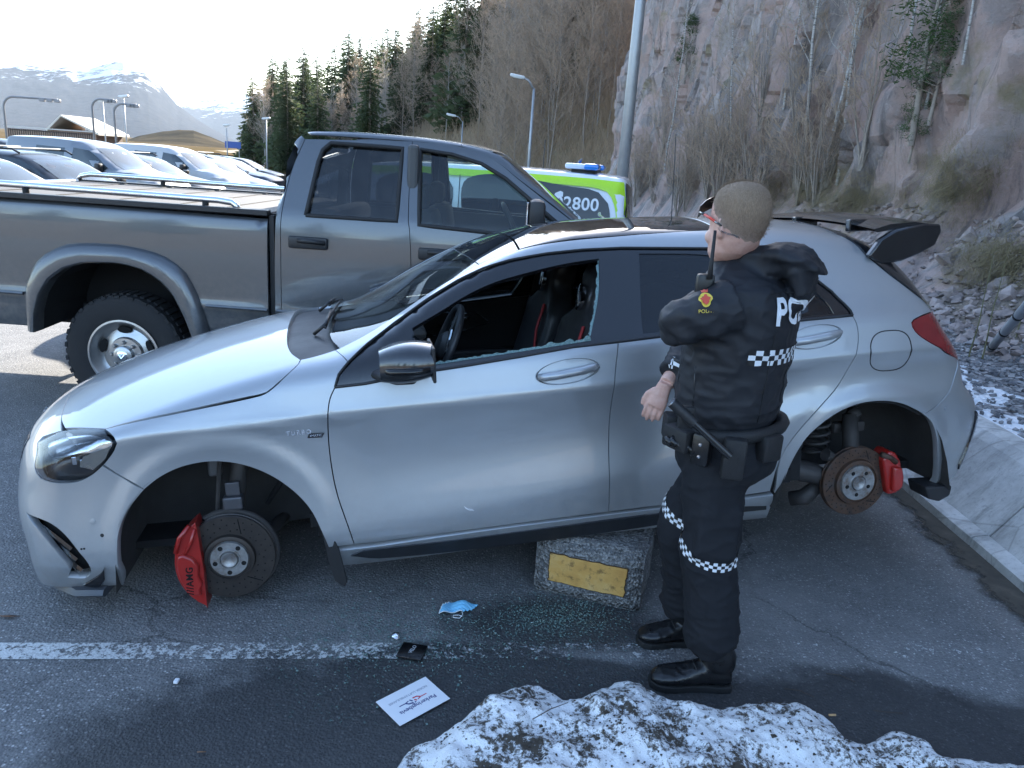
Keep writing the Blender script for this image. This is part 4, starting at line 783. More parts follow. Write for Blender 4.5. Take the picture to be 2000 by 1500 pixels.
    panel('bumper_vent', S, vent, REARC, black, root, True, sp=.03, off=.008, thick=.015)
    tl = tail_in + [(3.17,-.775,.83),(3.19,-.72,.90),(3.13,-.70,.99),(3.06,-.75,1.03)]
    red = NT('red lamp lens'); red.set(Color=red.mix(red.noise(14, 3)[0], (.13,.004,.008), (.26,.010,.012)), Rough=.12, Coat=1.0, CoatR=.02); red.bump(red.n('TexWave', {'Vector': red.co(), 'Scale': 24.0}).outputs[1], .15, .003)
    panel('tail_light', S, tl, REARC, red.m, root, True, sp=.03, off=.001, thick=.02)
    # sills
    sill = [(.385,-.899,.238,1),(.888,-.871,.240),(1.759,-.865,.264),(2.262,-.875,.284,1),(2.275,-.842,.170,1),(1.779,-.824,.158),(1.104,-.826,.146),(.41,-.841,.141,1)]
    panel('sill', S, sill, OBLIQUE, silver, root, True, None, off=.004, sp=.03)
    strip = [(.45,-.85,.185),(.50,-.86,.208),(.888,-.86,.216),(1.759,-.855,.240),(2.10,-.86,.252),(2.13,-.855,.238),(2.09,-.85,.222),(1.7,-.83,.172),(1.104,-.83,.152),(.56,-.83,.150)]
    panel('sill_strip', S, strip, OBLIQUE, plain('scuffed sill plastic', (.02,.022,.026), .45, var=.6, scale=20), root, True, off=.009, thick=.012, sp=.05)
    # headlights: clear lens over a dark housing with reflectors
    hlp = rev(hl_low)[1:] + rev(hl_top)[1:-1]
    hl = panel('headlight', S, hlp, FRONTC, glass_mat('lamp lens', (.93,.95,.97), .0, .01), root, True, sp=.03, off=.0, thick=.004)
    hous = NT('lamp housing'); hous.set(Color=(.03,.032,.036), Rough=.25, Metal=.3)
    for o, s_ in zip(hl, (1, -1)):
        sc = np.array([1, s_, 1])
        v, f, n = panel_data(S, hlp, FRONTC, off=-.05, gap=-.02, thick=0, sp=.05); mk('lamp_housing', v*sc, f if s_ > 0 else [q[::-1] for q in f], hous.m, o)
        bez = [(-.660,-.640,.682,1),(-.577,-.668,.708),(-.470,-.745,.735),(-.386,-.810,.738,1),(-.352,-.846,.706),(-.385,-.842,.655,1),(-.43,-.825,.665),(-.52,-.79,.668),(-.60,-.73,.660)]
        v, f, n = panel_data(S, bez, FRONTC, off=-.022, gap=0, thick=.012, sp=.03); mk('daylight_strip', v*sc, f if s_ > 0 else [q[::-1] for q in f], plain('silvered reflector', (.62,.64,.67), .16, 1.0, var=.05), o, True, n*sc)
        bz2 = [(-.360,-.845,.690,1),(-.39,-.842,.645),(-.44,-.834,.605,1),(-.475,-.82,.615),(-.455,-.825,.655,1)]
        v, f, n = panel_data(S, bz2, FRONTC, off=-.018, gap=0, thick=.012, sp=.03); mk('side_reflector', v*sc, f if s_ > 0 else [q[::-1] for q in f], plain('pale reflector', (.5,.47,.42), .25, .8, var=.2), o, True, n*sc)
        Mx = Matrix.Translation((-.535, s_*-.745, .632)) @ Euler((0, R(8), s_*R(38))).to_matrix().to_4x4()
        MB().lathe([(.001,-.012),(.022,-.010),(.034,-.004),(.040,.006),(.048,.006),(.050,.03)], 24, axis='x', M=Mx).build('projector', plain('projector lens', (.10,.11,.13), .05, .6), o, smooth=True)
        for k in range(2):
            MB().box((-.505+.026*k, s_*(-.80), .640-.012*k), (.016,.006,.030), bev=.002).build('lamp_detail', chrome, o)
    # fuel flap seam, sensors, badge, scratches
    P, N = on_surface(S, 2.745, .878); ring = []
    for k in range(41):
        q = 2*math.pi*k/40; c, s_ = math.cos(q), math.sin(q); e = .72; ring.append((2.745+.098*math.copysign(abs(c)**e, c), -.9, .878+.086*math.copysign(abs(s_)**e, s_)))
    MB().tube(seam(S, ring, SIDE, .0, 1), .0028, 5).build('fuel_flap_seam', rubber, root)
    for (x, z, r_) in ((-.460,.417,.011),(-.432,.364,.007),(-.502,.315,.004),(-.512,.314,.004),(3.06,.60,.010)):
        P, N = on_surface(S, x, z); q = Vector(N).to_track_quat('Z', 'Y').to_matrix().to_4x4(); MB().lathe([(.0,.002),(r_*.7,.002),(r_,.0015),(r_,-.004)], 16, axis='z', M=Matrix.Translation(P) @ q).build('parking_sensor', silver if r_ > .009 else rubber, root, smooth=True)
    P, N = on_surface(S, .325, .696); X = Vector((1,0,-.03)).normalized(); Z = Vector(N); Y = Z.cross(X).normalized()
    Mt = Matrix((( X.x,Y.x,Z.x,P[0]-.01),(X.y,Y.y,Z.y,P[1]-.003),(X.z,Y.z,Z.z,P[2]+.004),(0,0,0,1)))
    text_mesh('badge_lettering', 'TURBO', .024, chrome, root, Mt @ Matrix.Translation((-.018,.006,0)) @ Matrix.Shear('XY', 4, (.25,0)) if False else Mt @ Matrix.Translation((-.018,.006,0)), .002, spacing=1.25, bold=.0004)
    MB().prism([(.012,-.016),(.065,-.016),(.075,.002),(.018,.002)], 0, .002, 'z', M=Mt).build('badge_plate', black, root); text_mesh('badge_small_lettering', '4MATIC', .013, chrome, root, Mt @ Matrix.Translation((.043,-.007,.0025)), .0006)
    for k in range(3):
        a = [(.905+.002*k,-.9,.352-.004*k),(.918+.004*k,-.9,.342-.004*k),(.938+.003*k,-.9,.337-.003*k)]; MB().tube(seam(S, a, SIDE, .0003, 3), .0009, 4).build('paint_scratch', plain('scratch white', (.75,.75,.76), .6), root)
    # door handles
    for doorpair, (hx, hz, ln) in ((d1, (1.333,.872,.118)), (d2, (2.395,.952,.112))):
        for o, s_ in zip(doorpair, (1, -1)):
            P, N = on_surface(S, hx, hz); sc = Matrix.Scale(-1, 4, (0,1,0)) if s_ < 0 else Matrix()
            a = seam(S, [(hx-ln, -.9, hz-.012), (hx, -.9, hz+.002), (hx+ln, -.9, hz+.018)], SIDE, 0, 6); n_ = len(a); up = np.array([0,-.03,.0])
            bowl = [];
            ell = [(hx + (ln+.012)*math.cos(q), -.9, hz+.003 + .013*math.cos(q) + .047*math.sin(q)) for q in np.linspace(0, 2*math.pi, 33)]
            E_ = seam(S, ell, SIDE, .0015, 1)[:-1]; c = E_.mean(0); ring2 = c + (E_-c)*.86 + np.array([0,.012,0]); ring3 = c + (E_-c)*.4 + np.array([0,.016,0]); m_ = len(E_)
            v = list(E_)+list(ring2)+list(ring3)+[c+np.array([0,.016,0])]; f = [(k, (k+1) % m_, m_+(k+1) % m_, m_+k) for k in range(m_)] + [(m_+k, m_+(k+1) % m_, 2*m_+(k+1) % m_, 2*m_+k) for k in range(m_)] + [(2*m_+k, 2*m_+(k+1) % m_, 3*m_) for k in range(m_)]
            v = [(p[0], p[1]-.004, p[2]) for p in v]
            MB().add(v, f, M=sc).build('handle_recess', silver, o, smooth='all')
            out = np.array([0,-.030,0]); bar = [a[0]+out*.2] + [a[k]+out*(1 if 2 < k < n_-3 else .75) for k in range(1, n_-1)] + [a[-1]+out*.2]
            MB().tube(bar, [.013]+[.0165]*(n_-2)+[.013], 10, M=sc, flat=1.0).build('handle', silver, o, smooth='all')
    # mirrors
    for s_ in (1, -1):
        sec = []; cx, cy, cz = .690, -1.0, .962
        for i in range(11):
            u = i/10; x = -.085 + .185*u; h = .082*(.52+.48*math.sin(math.pi*min(1, u*.62+.18))); w = .115*(.45+.55*math.sin(math.pi*min(1, .12+u*.55)))
            for k in range(20):
                q = 2*math.pi*k/20; c, n_ = math.cos(q), math.sin(q); e = .72; yy = w*math.copysign(abs(c)**e, c); zz = h*math.copysign(abs(n_)**e, n_); sec.append((cx+x+.05*(yy/w)*u*0, cy+yy-.01*u, cz+zz*(1 if zz > 0 else .72)+.018*u))
        f = [(i*20+k, i*20+(k+1) % 20, (i+1)*20+(k+1) % 20, (i+1)*20+k) for i in range(10) for k in range(20)] + [tuple(range(20)), tuple(200+k for k in range(19,-1,-1))]
        sc = Matrix.Scale(-1, 4, (0,1,0)) if s_ < 0 else Matrix()
        mr = MB().add(sec, f, M=sc).build('wing_mirror', carpaint('black mirror cap', (.02,.022,.026), .3, .2), root, smooth=True)
        MB().box((cx+.103, cy-.012, cz+.024), (.008,.175,.105), bev=.003, M=sc).build('mirror_glass', plain('mirror glass', (.8,.82,.85), .03, 1.0, var=.02), mr)
        MB().box((cx+.100, cy-.012, cz+.020), (.012,.205,.125), bev=.005, M=sc).build('mirror_rim', satin, mr)
        MB().tube([(cx-.075, cy-.055, cz+.004), (cx-.05, cy-.098, cz+.002), (cx+.02, cy-.121, cz+.004), (cx+.085, cy-.128, cz+.010)], [.009,.013,.013,.010], 8, M=sc).build('turn_signal', glass_mat('smoked lens', (.25,.24,.22), .35), mr, smooth='all')
        MB().tube([(.60,-.842,.905),(.63,-.90,.902),(.67,-.96,.905),(.72,-1.02,.912)], [.030,.026,.032,.02], 10, M=sc, flat=.6).build('mirror_foot', satin, mr, smooth='all')
    # wheel wells, underbody, inner lining
    tag(shell.build('inner_lining', dark, root, smooth='all', recalc=False), kind='stuff')
    for pl in ([( .372,.18)] + [(p[0], p[2]+.012) for p in rev(f_arch)[1:]] + [(p[0]-.008, p[2]) for p in b_arch[1:-1]] + [(-.41,.13)], [(2.26,.20)] + [(p[0], p[2]+.012) for p in r_arch[1:]] + [(p[0]+.008, p[2]) for p in rb_arch[1:-1]] + [(3.13,.21)]):
        n_ = len(pl); v = [(x, -.872, z) for x, z in pl] + [(x, -.62, z+.03*(z > .3)) for x, z in pl] + [(x, -.42, z) for x, z in pl]
        f = [(k, k+1, n_+k+1, n_+k) for k in range(n_-1)] + [(n_+k, n_+k+1, 2*n_+k+1, 2*n_+k) for k in range(n_-1)] + [tuple(2*n_+k for k in range(n_))]
        lm = plain('wheel arch felt', (.045,.043,.042), .95, var=.35, scale=16, bump=.5, bscale=220)
        for s_ in (1, -1): MB().add(v, f, M=Matrix.Scale(s_, 4, (0,1,0))).build('wheel_arch_liner', lm, root, smooth='all', recalc=False)
    fl = MB(); fl.box((1.32,0,.20), (1.85,1.66,.03)); fl.box((-.40,0,.20), (.55,1.2,.03)); fl.box((1.35,0,.235), (3.9,.80,.05)); fl.box((3.05,0,.24), (.5,1.2,.04)); fl.build('underbody', dark, root)
    fl = MB(); fl.box((.34,0,.56), (.04,1.40,.70)); fl.box((2.42,0,.65), (.05,1.5,.75)); fl.box((1.35,0,.30), (2.1,1.5,.06)); fl.build('cabin_floor', dark, root)
    # interior
    leather = plain('black seat leather', (.032,.033,.036), .42, bump=.2); redst = plain('red belt webbing', (.38,.03,.03), .6); trimm = plain('dark cabin plastic', (.045,.047,.05), .5)
    dv = []; prof = [(.42,.955),(.60,.985),(.74,.975),(.80,.93),(.80,.80),(.72,.62),(.55,.45),(.42,.45)]
    MB().prism(prof, -.70, .70, 'y').build('dashboard', trimm, root, smooth=True, bevel=.012)
    MB().box((1.15,0,.48), (.9,.20,.22), bev=.03).build('centre_console', trimm, root)
    MB().box((.74,-.37,.985), (.16,.26,.055), bev=.025).build('instrument_hood', trimm, root)
    Ms = Matrix.Translation((.905,-.37,.905)) @ Euler((0, R(-66), 0)).to_matrix().to_4x4()
    tor = MB()
    ring = [(.183*math.cos(q), .183*math.sin(q), 0) for q in np.linspace(0, 2*math.pi, 41)]; tor.tube(ring, .0165, 10, cap=False, M=Ms); sw = tor.build('steering_wheel', leather, root, smooth='all')
    hb = MB(); hb.lathe([(0,.03),(.05,.03),(.068,.012),(.07,-.03)], 20, axis='z', M=Ms)
    for q in (0, math.pi, -math.pi/2): hb.tube([(.05*math.cos(q), .05*math.sin(q), .0),(.178*math.cos(q), .178*math.sin(q), 0)], .014, 6, M=Ms, flat=.6)
    hb.build('wheel_hub', trimm, sw, smooth=True); MB().tube([(.1*math.cos(q), .1*math.sin(q), .006) for q in np.linspace(-2.5,-.6,12)], .007, 6, M=Ms).build('wheel_trim', chrome, sw)
    def seat(y):
        b = MB(); secs = []; nrow = 15
        for i in range(nrow):
            u = i/(nrow-1); z = .50 + .72*u; x = 1.44 + .20*u + .02*math.sin(3*u)
            w = .27 if u < .62 else (.27 - .17*sstep(.60,.80,u) + .05*sstep(.80,.92,u)); w = float(w)*(1-.35*float(sstep(.93,1.0,u))); th = .095 - .03*u
            for k in range(18):
                q = 2*math.pi*k/18; c, s_ = math.cos(q), math.sin(q); e = .6
                wing = .055*abs(c)**3*(1 if u < .68 else .3)
                secs.append((x + th*math.copysign(abs(s_)**e, s_) - (wing if s_ < .3 else 0), y + w*math.copysign(abs(c)**e, c), z - .02*s_))
        f = [(i*18+k, i*18+(k+1) % 18, (i+1)*18+(k+1) % 18, (i+1)*18+k) for i in range(nrow-1) for k in range(18)] + [tuple(range(18)), tuple((nrow-1)*18+k for k in range(17,-1,-1))]
        st = b.add(secs, f).build('seat', leather, root, smooth='all')
        MB().box((1.22,y,.50), (.52,.50,.15), bev=.05, M=Matrix.Translation((0,0,0)) @ Matrix()).build('seat_cushion', leather, st, smooth=True)
        MB().tube([(1.425,y-.19,.70),(1.45,y-.17,.86),(1.505,y-.12,.98)], .014, 6, flat=.5).build('seat_stripe', redst, st)
        MB().lathe([(0,-.004),(.03,-.004),(.036,.0),(.036,.02)], 20, axis='x', M=Matrix.Translation((1.515,y-.01,1.10)) @ Euler((0,R(12),0)).to_matrix().to_4x4() @ Matrix.Scale(1.7,4,(0,0,1))).build('seat_emblem', chrome, st, smooth=True)
    seat(-.37); seat(.37)
    MB().box((2.28,0,.72), (.18,1.25,.62), bev=.06, M=Matrix()).build('rear_bench', leather, root, smooth=True)
    dh = MB().tube([(1.0,.775,.80),(1.05,.752,.815),(1.12,.745,.835),(1.17,.77,.85)], .011, 8).build('inner_door_handle', chrome, root, smooth='all')
    MB().tube([(.82,.79,.87),(1.05,.775,.885),(1.22,.775,.87),(1.30,.785,.81),(1.1,.79,.76),(.85,.795,.74)], .005, 6).build('door_inlay', chrome, root)
    MB().box((1.1,.80,.62), (1.1,.05,.06), bev=.02).build('arm_rest', leather, root); MB().tube([(1.60,-.53,1.20),(1.58,-.56,1.0),(1.56,-.58,.6)], .022, 6, flat=.25).build('seat_belt', trimm, root)
    for s_ in (-1, 1): MB().tube([(1.60,s_*.54,1.27),(1.575,s_*.66,1.08),(1.55,s_*.74,.9),(1.55,s_*.76,.4)], .032, 8, flat=.6).build('door_pillar', trimm, root, smooth='all')
    P = np.array(trim_t[2:14]); 
    for s_ in (1, -1): MB().tube([(p[0]+.01, s_*(p[1]+.045), p[2]-.03) for p in P], .030, 8).build('head_lining', trimm, root, smooth='all')
    hl_ = [(1.05,0,1.29,1),(1.05,-.5,1.26,1),(2.6,-.48,1.34,1),(2.6,0,1.38,1)]; panel('roof_lining', S, sym(hl_), DOWN, trimm, root, sp=.12, off=-.045, thick=0)
    MB().box((1.06,0,1.215), (.02,.22,.065), bev=.01).build('inner_mirror', trimm, root)
    # remains of the smashed driver window
    cr = NT('crazed glass'); cr.set(Color=cr.mix(cr.voro(160)[0], (.08,.19,.19), (.34,.48,.48)), Rough=.2, Alpha=.8); cr.bump(cr.voro(220, 'DISTANCE_TO_EDGE')[0], .8, .004)
    rnd = random.Random(4); pts = [(1.540,-.612,1.283),(1.528,-.640,1.24),(1.516,-.68,1.18),(1.500,-.715,1.13),(1.487,-.74,1.09),(1.470,-.765,1.06),(1.452,-.795,1.02),(1.440,-.82,.992)]
    mb = MB(); P = []
    for a, b in zip(pts[:-1], pts[1:]):
        for k in range(5): P.append(np.array(a)+(np.array(b)-np.array(a))*k/5)
    v = []; [v.extend([(p[0]+.004, p[1]+.010, p[2]), (p[0]-rnd.uniform(.002,.012), p[1]+.010, p[2]+rnd.uniform(-.003,.003))]) for p in P]
    mb.add(v, [(2*k, 2*k+1, 2*k+3, 2*k+2) for k in range(len(P)-1)]); o = mb.build('glass_edge', cr.m, root, recalc=False)
    mb = MB(); v = []; n_ = 60
    for i in range(n_):
        x = .80+.64*i/(n_-1); z = .926+(x-.77)*.092; s_ = rnd.uniform(.0,.006)+(.014*max(0, math.sin(i*.9)) if x > 1.22 else .004*max(0, math.sin(i*.7))); y = -.838+.022*(x-.8); v += [(x, y, z-.004), (x+rnd.uniform(-.004,.004), y+.003, z+s_)]
    mb.add(v, [(2*k, 2*k+1, 2*k+3, 2*k+2) for k in range(n_-1)]).build('glass_edge', cr.m, root, recalc=False)
    MB().prism([(.735,.98),(.742,1.035),(.775,1.01),(.765,.985),(.775,.975),(.75,.955)], -.762, -.758, 'y').build('glass_remnant', glass_mat('pale remnant glass', (.45,.6,.7), .3, .1), root)
    # hubs, brakes, suspension
    steel = NT('disc steel'); sn = steel.noise(30, 5)[0]; steel.set(Color=steel.mix(sn, (.045,.042,.042), (.10,.085,.075)), Rough=.42, Metal=.7)
    rust = NT('rusty disc'); rn = rust.noise(14, 6, .7)[0]; rust.set(Color=rust.ramp(rn, [(.3,(.035,.03,.03)),(.5,(.10,.055,.035)),(.7,(.075,.065,.062))]), Rough=.6, Metal=.4)
    hubm = NT('hub metal'); hn = hubm.noise(22, 5, .7)[0]; hubm.set(Color=hubm.ramp(hn, [(.35,(.42,.42,.42)),(.55,(.30,.29,.28)),(.72,(.20,.10,.05))]), Rough=.45, Metal=.75)
    redp = NT('red caliper paint'); redp.set(Color=redp.mix(redp.noise(18, 6, .7)[0], (.27,.010,.008), (.42,.022,.016)), Rough=.32, Coat=.6)
    holem = plain('bolt hole', (.004,.004,.004), .9); iron = plain('suspension iron', (.065,.06,.058), .6, .3, var=.5, scale=20, bump=.4)
    for ax, hx, hz, rad, hat, dm in (('front', -.013, .190, .173, .094, steel.m), ('rear', 2.711, .254, .163, .105, rust.m)):
        for s_ in (1, -1):
            sc = Matrix.Scale(-1, 4, (0,1,0)) if s_ < 0 else Matrix(); Mh = sc @ Matrix.Translation((hx, -.79, hz))
            d = MB().lathe([(.0,.0),(hat-.012,.0),(hat-.012,-.006),(hat,-.004),(hat+.004,.012),(rad-.003,.012),(rad,.015),(rad,.022),(rad-.004,.024),(rad-.004,.034),(rad,.036),(rad,.043),(rad-.003,.046),(.06,.046)], 56, M=Mh).build('brake_disc', dm, root, smooth=True)
            MB().lathe([(.0,-.012),(.02,-.013),(.024,-.016),(.030,-.016),(.033,-.006),(.036,-.010),(.040,-.010),(.042,-.008),(hat-.024,-.008),(hat-.022,-.004),(hat-.020,.0)], 40, M=Mh).build('hub_face', hubm.m, d, smooth=True)
            hm = MB(); sl = MB()
            for k in range(5):
                q = R(50+72*k); hm.lathe([(0,-.0092),(.0085,-.0092),(.0095,-.0080)], 12, M=Mh @ Matrix.Translation((.056*math.cos(q), 0, .056*math.sin(q))))
            for k in range(60):
                q = 2*math.pi*k/60; r_ = hat+.016+(rad-hat-.03)*((k*3) % 7)/6; sl.lathe([(0,.0112),(.0030,.0112),(.0034,.0119)], 6, M=Mh @ Matrix.Translation((r_*math.cos(q), 0, r_*math.sin(q))))
            for k in range(3):
                q = R(62+120*k); c, n_ = math.cos(q), math.sin(q); t_ = (-n_*.3+c, c*.3+n_); sl.tube([((hat+.012)*c, .0118, (hat+.012)*n_), ((rad-.012)*math.cos(q+.22), .0118, (rad-.012)*math.sin(q+.22))], .0022, 4, M=Mh)
            tag(hm.build('bolt_holes', holem, d), kind='stuff'); tag(sl.build('drillings', holem, d), kind='stuff')
            cal = MB()
            if ax == 'front':
                arc = [(.196*math.cos(R(a)), .205*math.sin(R(a))) for a in range(122, 241, 9)]; poly = arc + [(-.098,-.19),(-.094,-.02),(-.10,.15)]
                cb = MB().prism(poly, -.028, .075, 'y', M=Mh).build('brake_caliper', redp.m, root, smooth=True, bevel=.009)
                face = [(.187*math.cos(R(a)), .196*math.sin(R(a))) for a in range(166, 226, 10)] + [(-.108,-.125),(-.112,-.10),(-.100,-.075),(-.112,-.04),(-.106,.0),(-.125,.035),(-.16,.055)]
                MB().prism(face, -.046, -.024, 'y', M=Mh).build('caliper_cover', redp.m, cb, smooth=True, bevel=.008)
                MB().tube([(-.185,-.032,.06),(-.165,-.036,.12),(-.125,-.030,.165)], .010, 6, M=Mh).tube([(-.150,-.034,.055),(-.125,-.034,.10),(-.108,-.03,.15)], .008, 6, M=Mh).build('caliper_rib', redp.m, cb, smooth='all')
                if s_ > 0:
                    Mt = Mh @ Matrix.Translation((-.143,-.0475,-.055)) @ Euler((R(90),0,0)).to_matrix().to_4x4() @ Euler((0,0,R(86))).to_matrix().to_4x4()
                    text_mesh('caliper_lettering', '///AMG', .036, holem, cb, Mt, .0008, spacing=1.08, bold=.0006)
                MB().lathe([(0,.05),(.182,.05),(.186,.056),(.186,.062)], 32, M=Mh, a0=R(-60), a1=R(120)).build('dust_shield', iron, d)
                MB().tube([(.0,.06,.0),(.01,.09,.14),(.02,.12,.20)], [.05,.045,.04], 10, M=Mh).build('steering_knuckle', iron, root, smooth='all')
                st = MB().tube([(.025,.12,.17),(.05,.16,.34),(.07,.20,.62)], [.034,.034,.034], 14, M=Mh).build('suspension_strut', iron, root, smooth='all')
                MB().box((.024,.075,.205), (.075,.05,.055), bev=.008, M=Mh).box((.025,.085,.255), (.055,.02,.06), bev=.004, M=Mh).build('strut_clamp', plain('grey clamp steel', (.10,.10,.11), .5, .5), st)
                MB().box((.043,.120,.305), (.020,.003,.055), M=Mh @ Euler((R(-7),0,0)).to_matrix().to_4x4()).build('strut_label', plain('yellowed label', (.42,.40,.30), .6), st)
                MB().tube([(-.045,.10,.16),(-.02,.12,.36)], .009, 6, M=Mh).build('drop_link', iron, root); MB().tube([(.0,.10,-.06),(.12,.30,-.03),(.22,.45,.02)], [.03,.026,.03], 8, M=Mh).tube([(.0,.10,-.06),(-.10,.30,-.03),(-.12,.45,.02)], [.03,.024,.03], 8, M=Mh).build('control_arm', iron, root, smooth='all')
                MB().box((-.03,.16,.43), (.13,.06,.10), bev=.015, M=Mh).box((-.045,.15,.34), (.05,.04,.09), bev=.01, M=Mh).build('bracket', plain('grey casting', (.12,.12,.125), .6, .4, var=.4), root); MB().tube([(.10,.22,.45),(.16,.2,.36),(.20,.24,.22),(.12,.3,.1)], .012, 6, M=Mh).build('brake_hose', rubber, root)
            else:
                poly = [(.105,.105),(.135,.145),(.165,.135),(.195,.095),(.212,.03),(.213,-.03),(.195,-.062),(.150,-.066),(.138,-.03),(.118,.05)]
                cb = MB().prism(poly, -.022, .075, 'y', M=Mh).build('brake_caliper', redp.m, root, smooth=True, bevel=.009)
                MB().prism([(.150,.072),(.195,.066),(.207,.02),(.207,-.025),(.188,-.044),(.156,-.046)], -.042, -.018, 'y', M=Mh).build('caliper_cover', redp.m, cb, smooth=True, bevel=.008)
                MB().tube([(.10,-.012,.13),(.14,-.016,.115),(.175,-.018,.088)], .014, 6, M=Mh).build('caliper_bracket', rust.m, cb, smooth='all')
                kn = MB().tube([(.0,.05,.0),(.0,.07,.16),(-.005,.09,.30)], [.06,.038,.034], 10, M=Mh).tube([(-.005,.085,.29),(.03,.09,.31)], .028, 8, M=Mh).build('rear_knuckle', plain('rear knuckle iron', (.05,.045,.042), .7, .3, var=.5, scale=16), root, smooth='all')
                MB().tube([(-.08,.10,-.02),(-.17,.09,.03),(-.30,.12,.06),(-.42,.2,.05)], [.045,.06,.065,.05], 10, M=Mh, flat=.8).build('trailing_arm', iron, root, smooth='all')
                MB().tube([(-.12,.1,-.03),(-.18,.12,-.10),(-.23,.16,-.12)], [.03,.04,.035], 10, M=Mh).build('arm_bush', iron, root, smooth='all')
                sp_ = [(-.10+.055*math.cos(q), .19+.055*math.sin(q), .08+.20*q/(10*math.pi)) for q in np.linspace(0, 10*math.pi, 90)]; MB().tube(sp_, .008, 6, M=Mh).build('coil_spring', iron, root, smooth='all')
                MB().tube([(.06,.16,.12),(.07,.17,.30)], .03, 10, M=Mh).box((.03,.15,.22), (.16,.04,.05), bev=.01, M=Mh).build('damper', iron, root, smooth=True); MB().tube([(-.08,.06,.10),(-.14,.05,.13)], [.02,.03], 8, M=Mh).build('sensor_mount', iron, root)
    flap = MB().prism([(.350,.335),(.385,.33),(.412,.22),(.432,.09),(.42,.07),(.385,.10),(.365,.20)], -.895, -.875, 'y').build('mud_flap', rubber, root, bevel=.003); flap.rotation_euler = (0,0,0)
    MB().prism([(3.02,.225),(3.16,.22),(3.155,.17),(3.10,.145),(3.04,.165)], -.85, -.72, 'y').build('bumper_undertray', satin, root, bevel=.01)
    return root
HATCH = build_hatch()
# ------------------------------------------------------------------ the grey pickup behind it (x forward, the near side faces the camera)
def build_wheel(parent, c, rad, width, rim_r, rim_m, tyre_m, side=-1, holes=5, lugs=8, hub=True, blocks=54):
    """tyre with tread blocks and a dished rim; c is the hub on the outer face"""
    M = Matrix.Translation(c) @ (Matrix.Scale(-1, 4, (0,1,0)) if side > 0 else Matrix())
    w = empty('wheel'); w.parent = parent
    ty = MB().lathe([(rim_r,.02),(rim_r+.012,.004),(rim_r+.05,-.006),(rad-.055,-.004),(rad-.022,.008),(rad-.012,.02),(rad-.012,width-.02),(rad-.03,width),(rim_r,width-.01)], 60, M=M)
    for k in range(blocks):
        a = 2*math.pi*k/blocks; Mb = M @ Euler((0, -a, 0)).to_matrix().to_4x4()
        ty.box((rad-.018, .022+.012*(k % 2), 0), (.018,.040,rad*2*math.pi/blocks*.66), M=Mb); ty.box((rad-.008, width*.5, 0), (.014,width*.5,rad*2*math.pi/blocks*.55), M=Mb)
    ty.build('tyre', tyre_m, w, smooth=True)
    rb = MB().lathe([(rim_r+.012,.0),(rim_r+.014,-.008),(rim_r+.002,-.010),(rim_r-.012,.004),(rim_r-.03,.045),(rim_r-.055,.060),(.115,.040),(.108,.016),(.062,.012),(.060,-.02),(.05,-.026),(0,-.028)], 60, M=M).build('rim', rim_m, w, smooth=True)
    hm = plain('rim opening', (.006,.006,.006), .9)
    for k in range(holes):
        a = 2*math.pi*(k+.28)/holes; Mh = M @ Euler((0,-a,0)).to_matrix().to_4x4() @ Matrix.Translation((rim_r*.735, .045, 0)); ov = [(math.cos(t)*.024, math.sin(t)*.046) for t in np.linspace(0, 2*math.pi, 17)[:-1]]
        MB().prism(ov, -.009, .03, 'y', M=Mh @ Euler((0,0,R(-14))).to_matrix().to_4x4()).build('rim_opening', hm, w, bevel=.002)
    for k in range(lugs):
        a = 2*math.pi*k/lugs; Ml = M @ Euler((0,-a,0)).to_matrix().to_4x4() @ Matrix.Translation((.083,0,0)); MB().lathe([(0,-.012),(.008,-.011),(.0125,-.004),(.0135,.02)], 10, M=Ml).build('wheel_nut', rim_m, w, smooth=True)
    if hub: 
        MB().lathe([(0,-.032),(.030,-.031),(.036,-.027),(.036,-.022)], 20, M=M).tube([(-.02,-.034,.012),(0,-.036,-.014),(.02,-.034,.012)], .007, 6, M=M).tube([(-.022,-.034,.004),(-.008,-.036,.012),(0,-.036,.0),(.008,-.036,.012),(.022,-.034,.004)], .005, 6, M=M).build('hub_cap', MAT['chrome'], w, smooth=True)
    return w
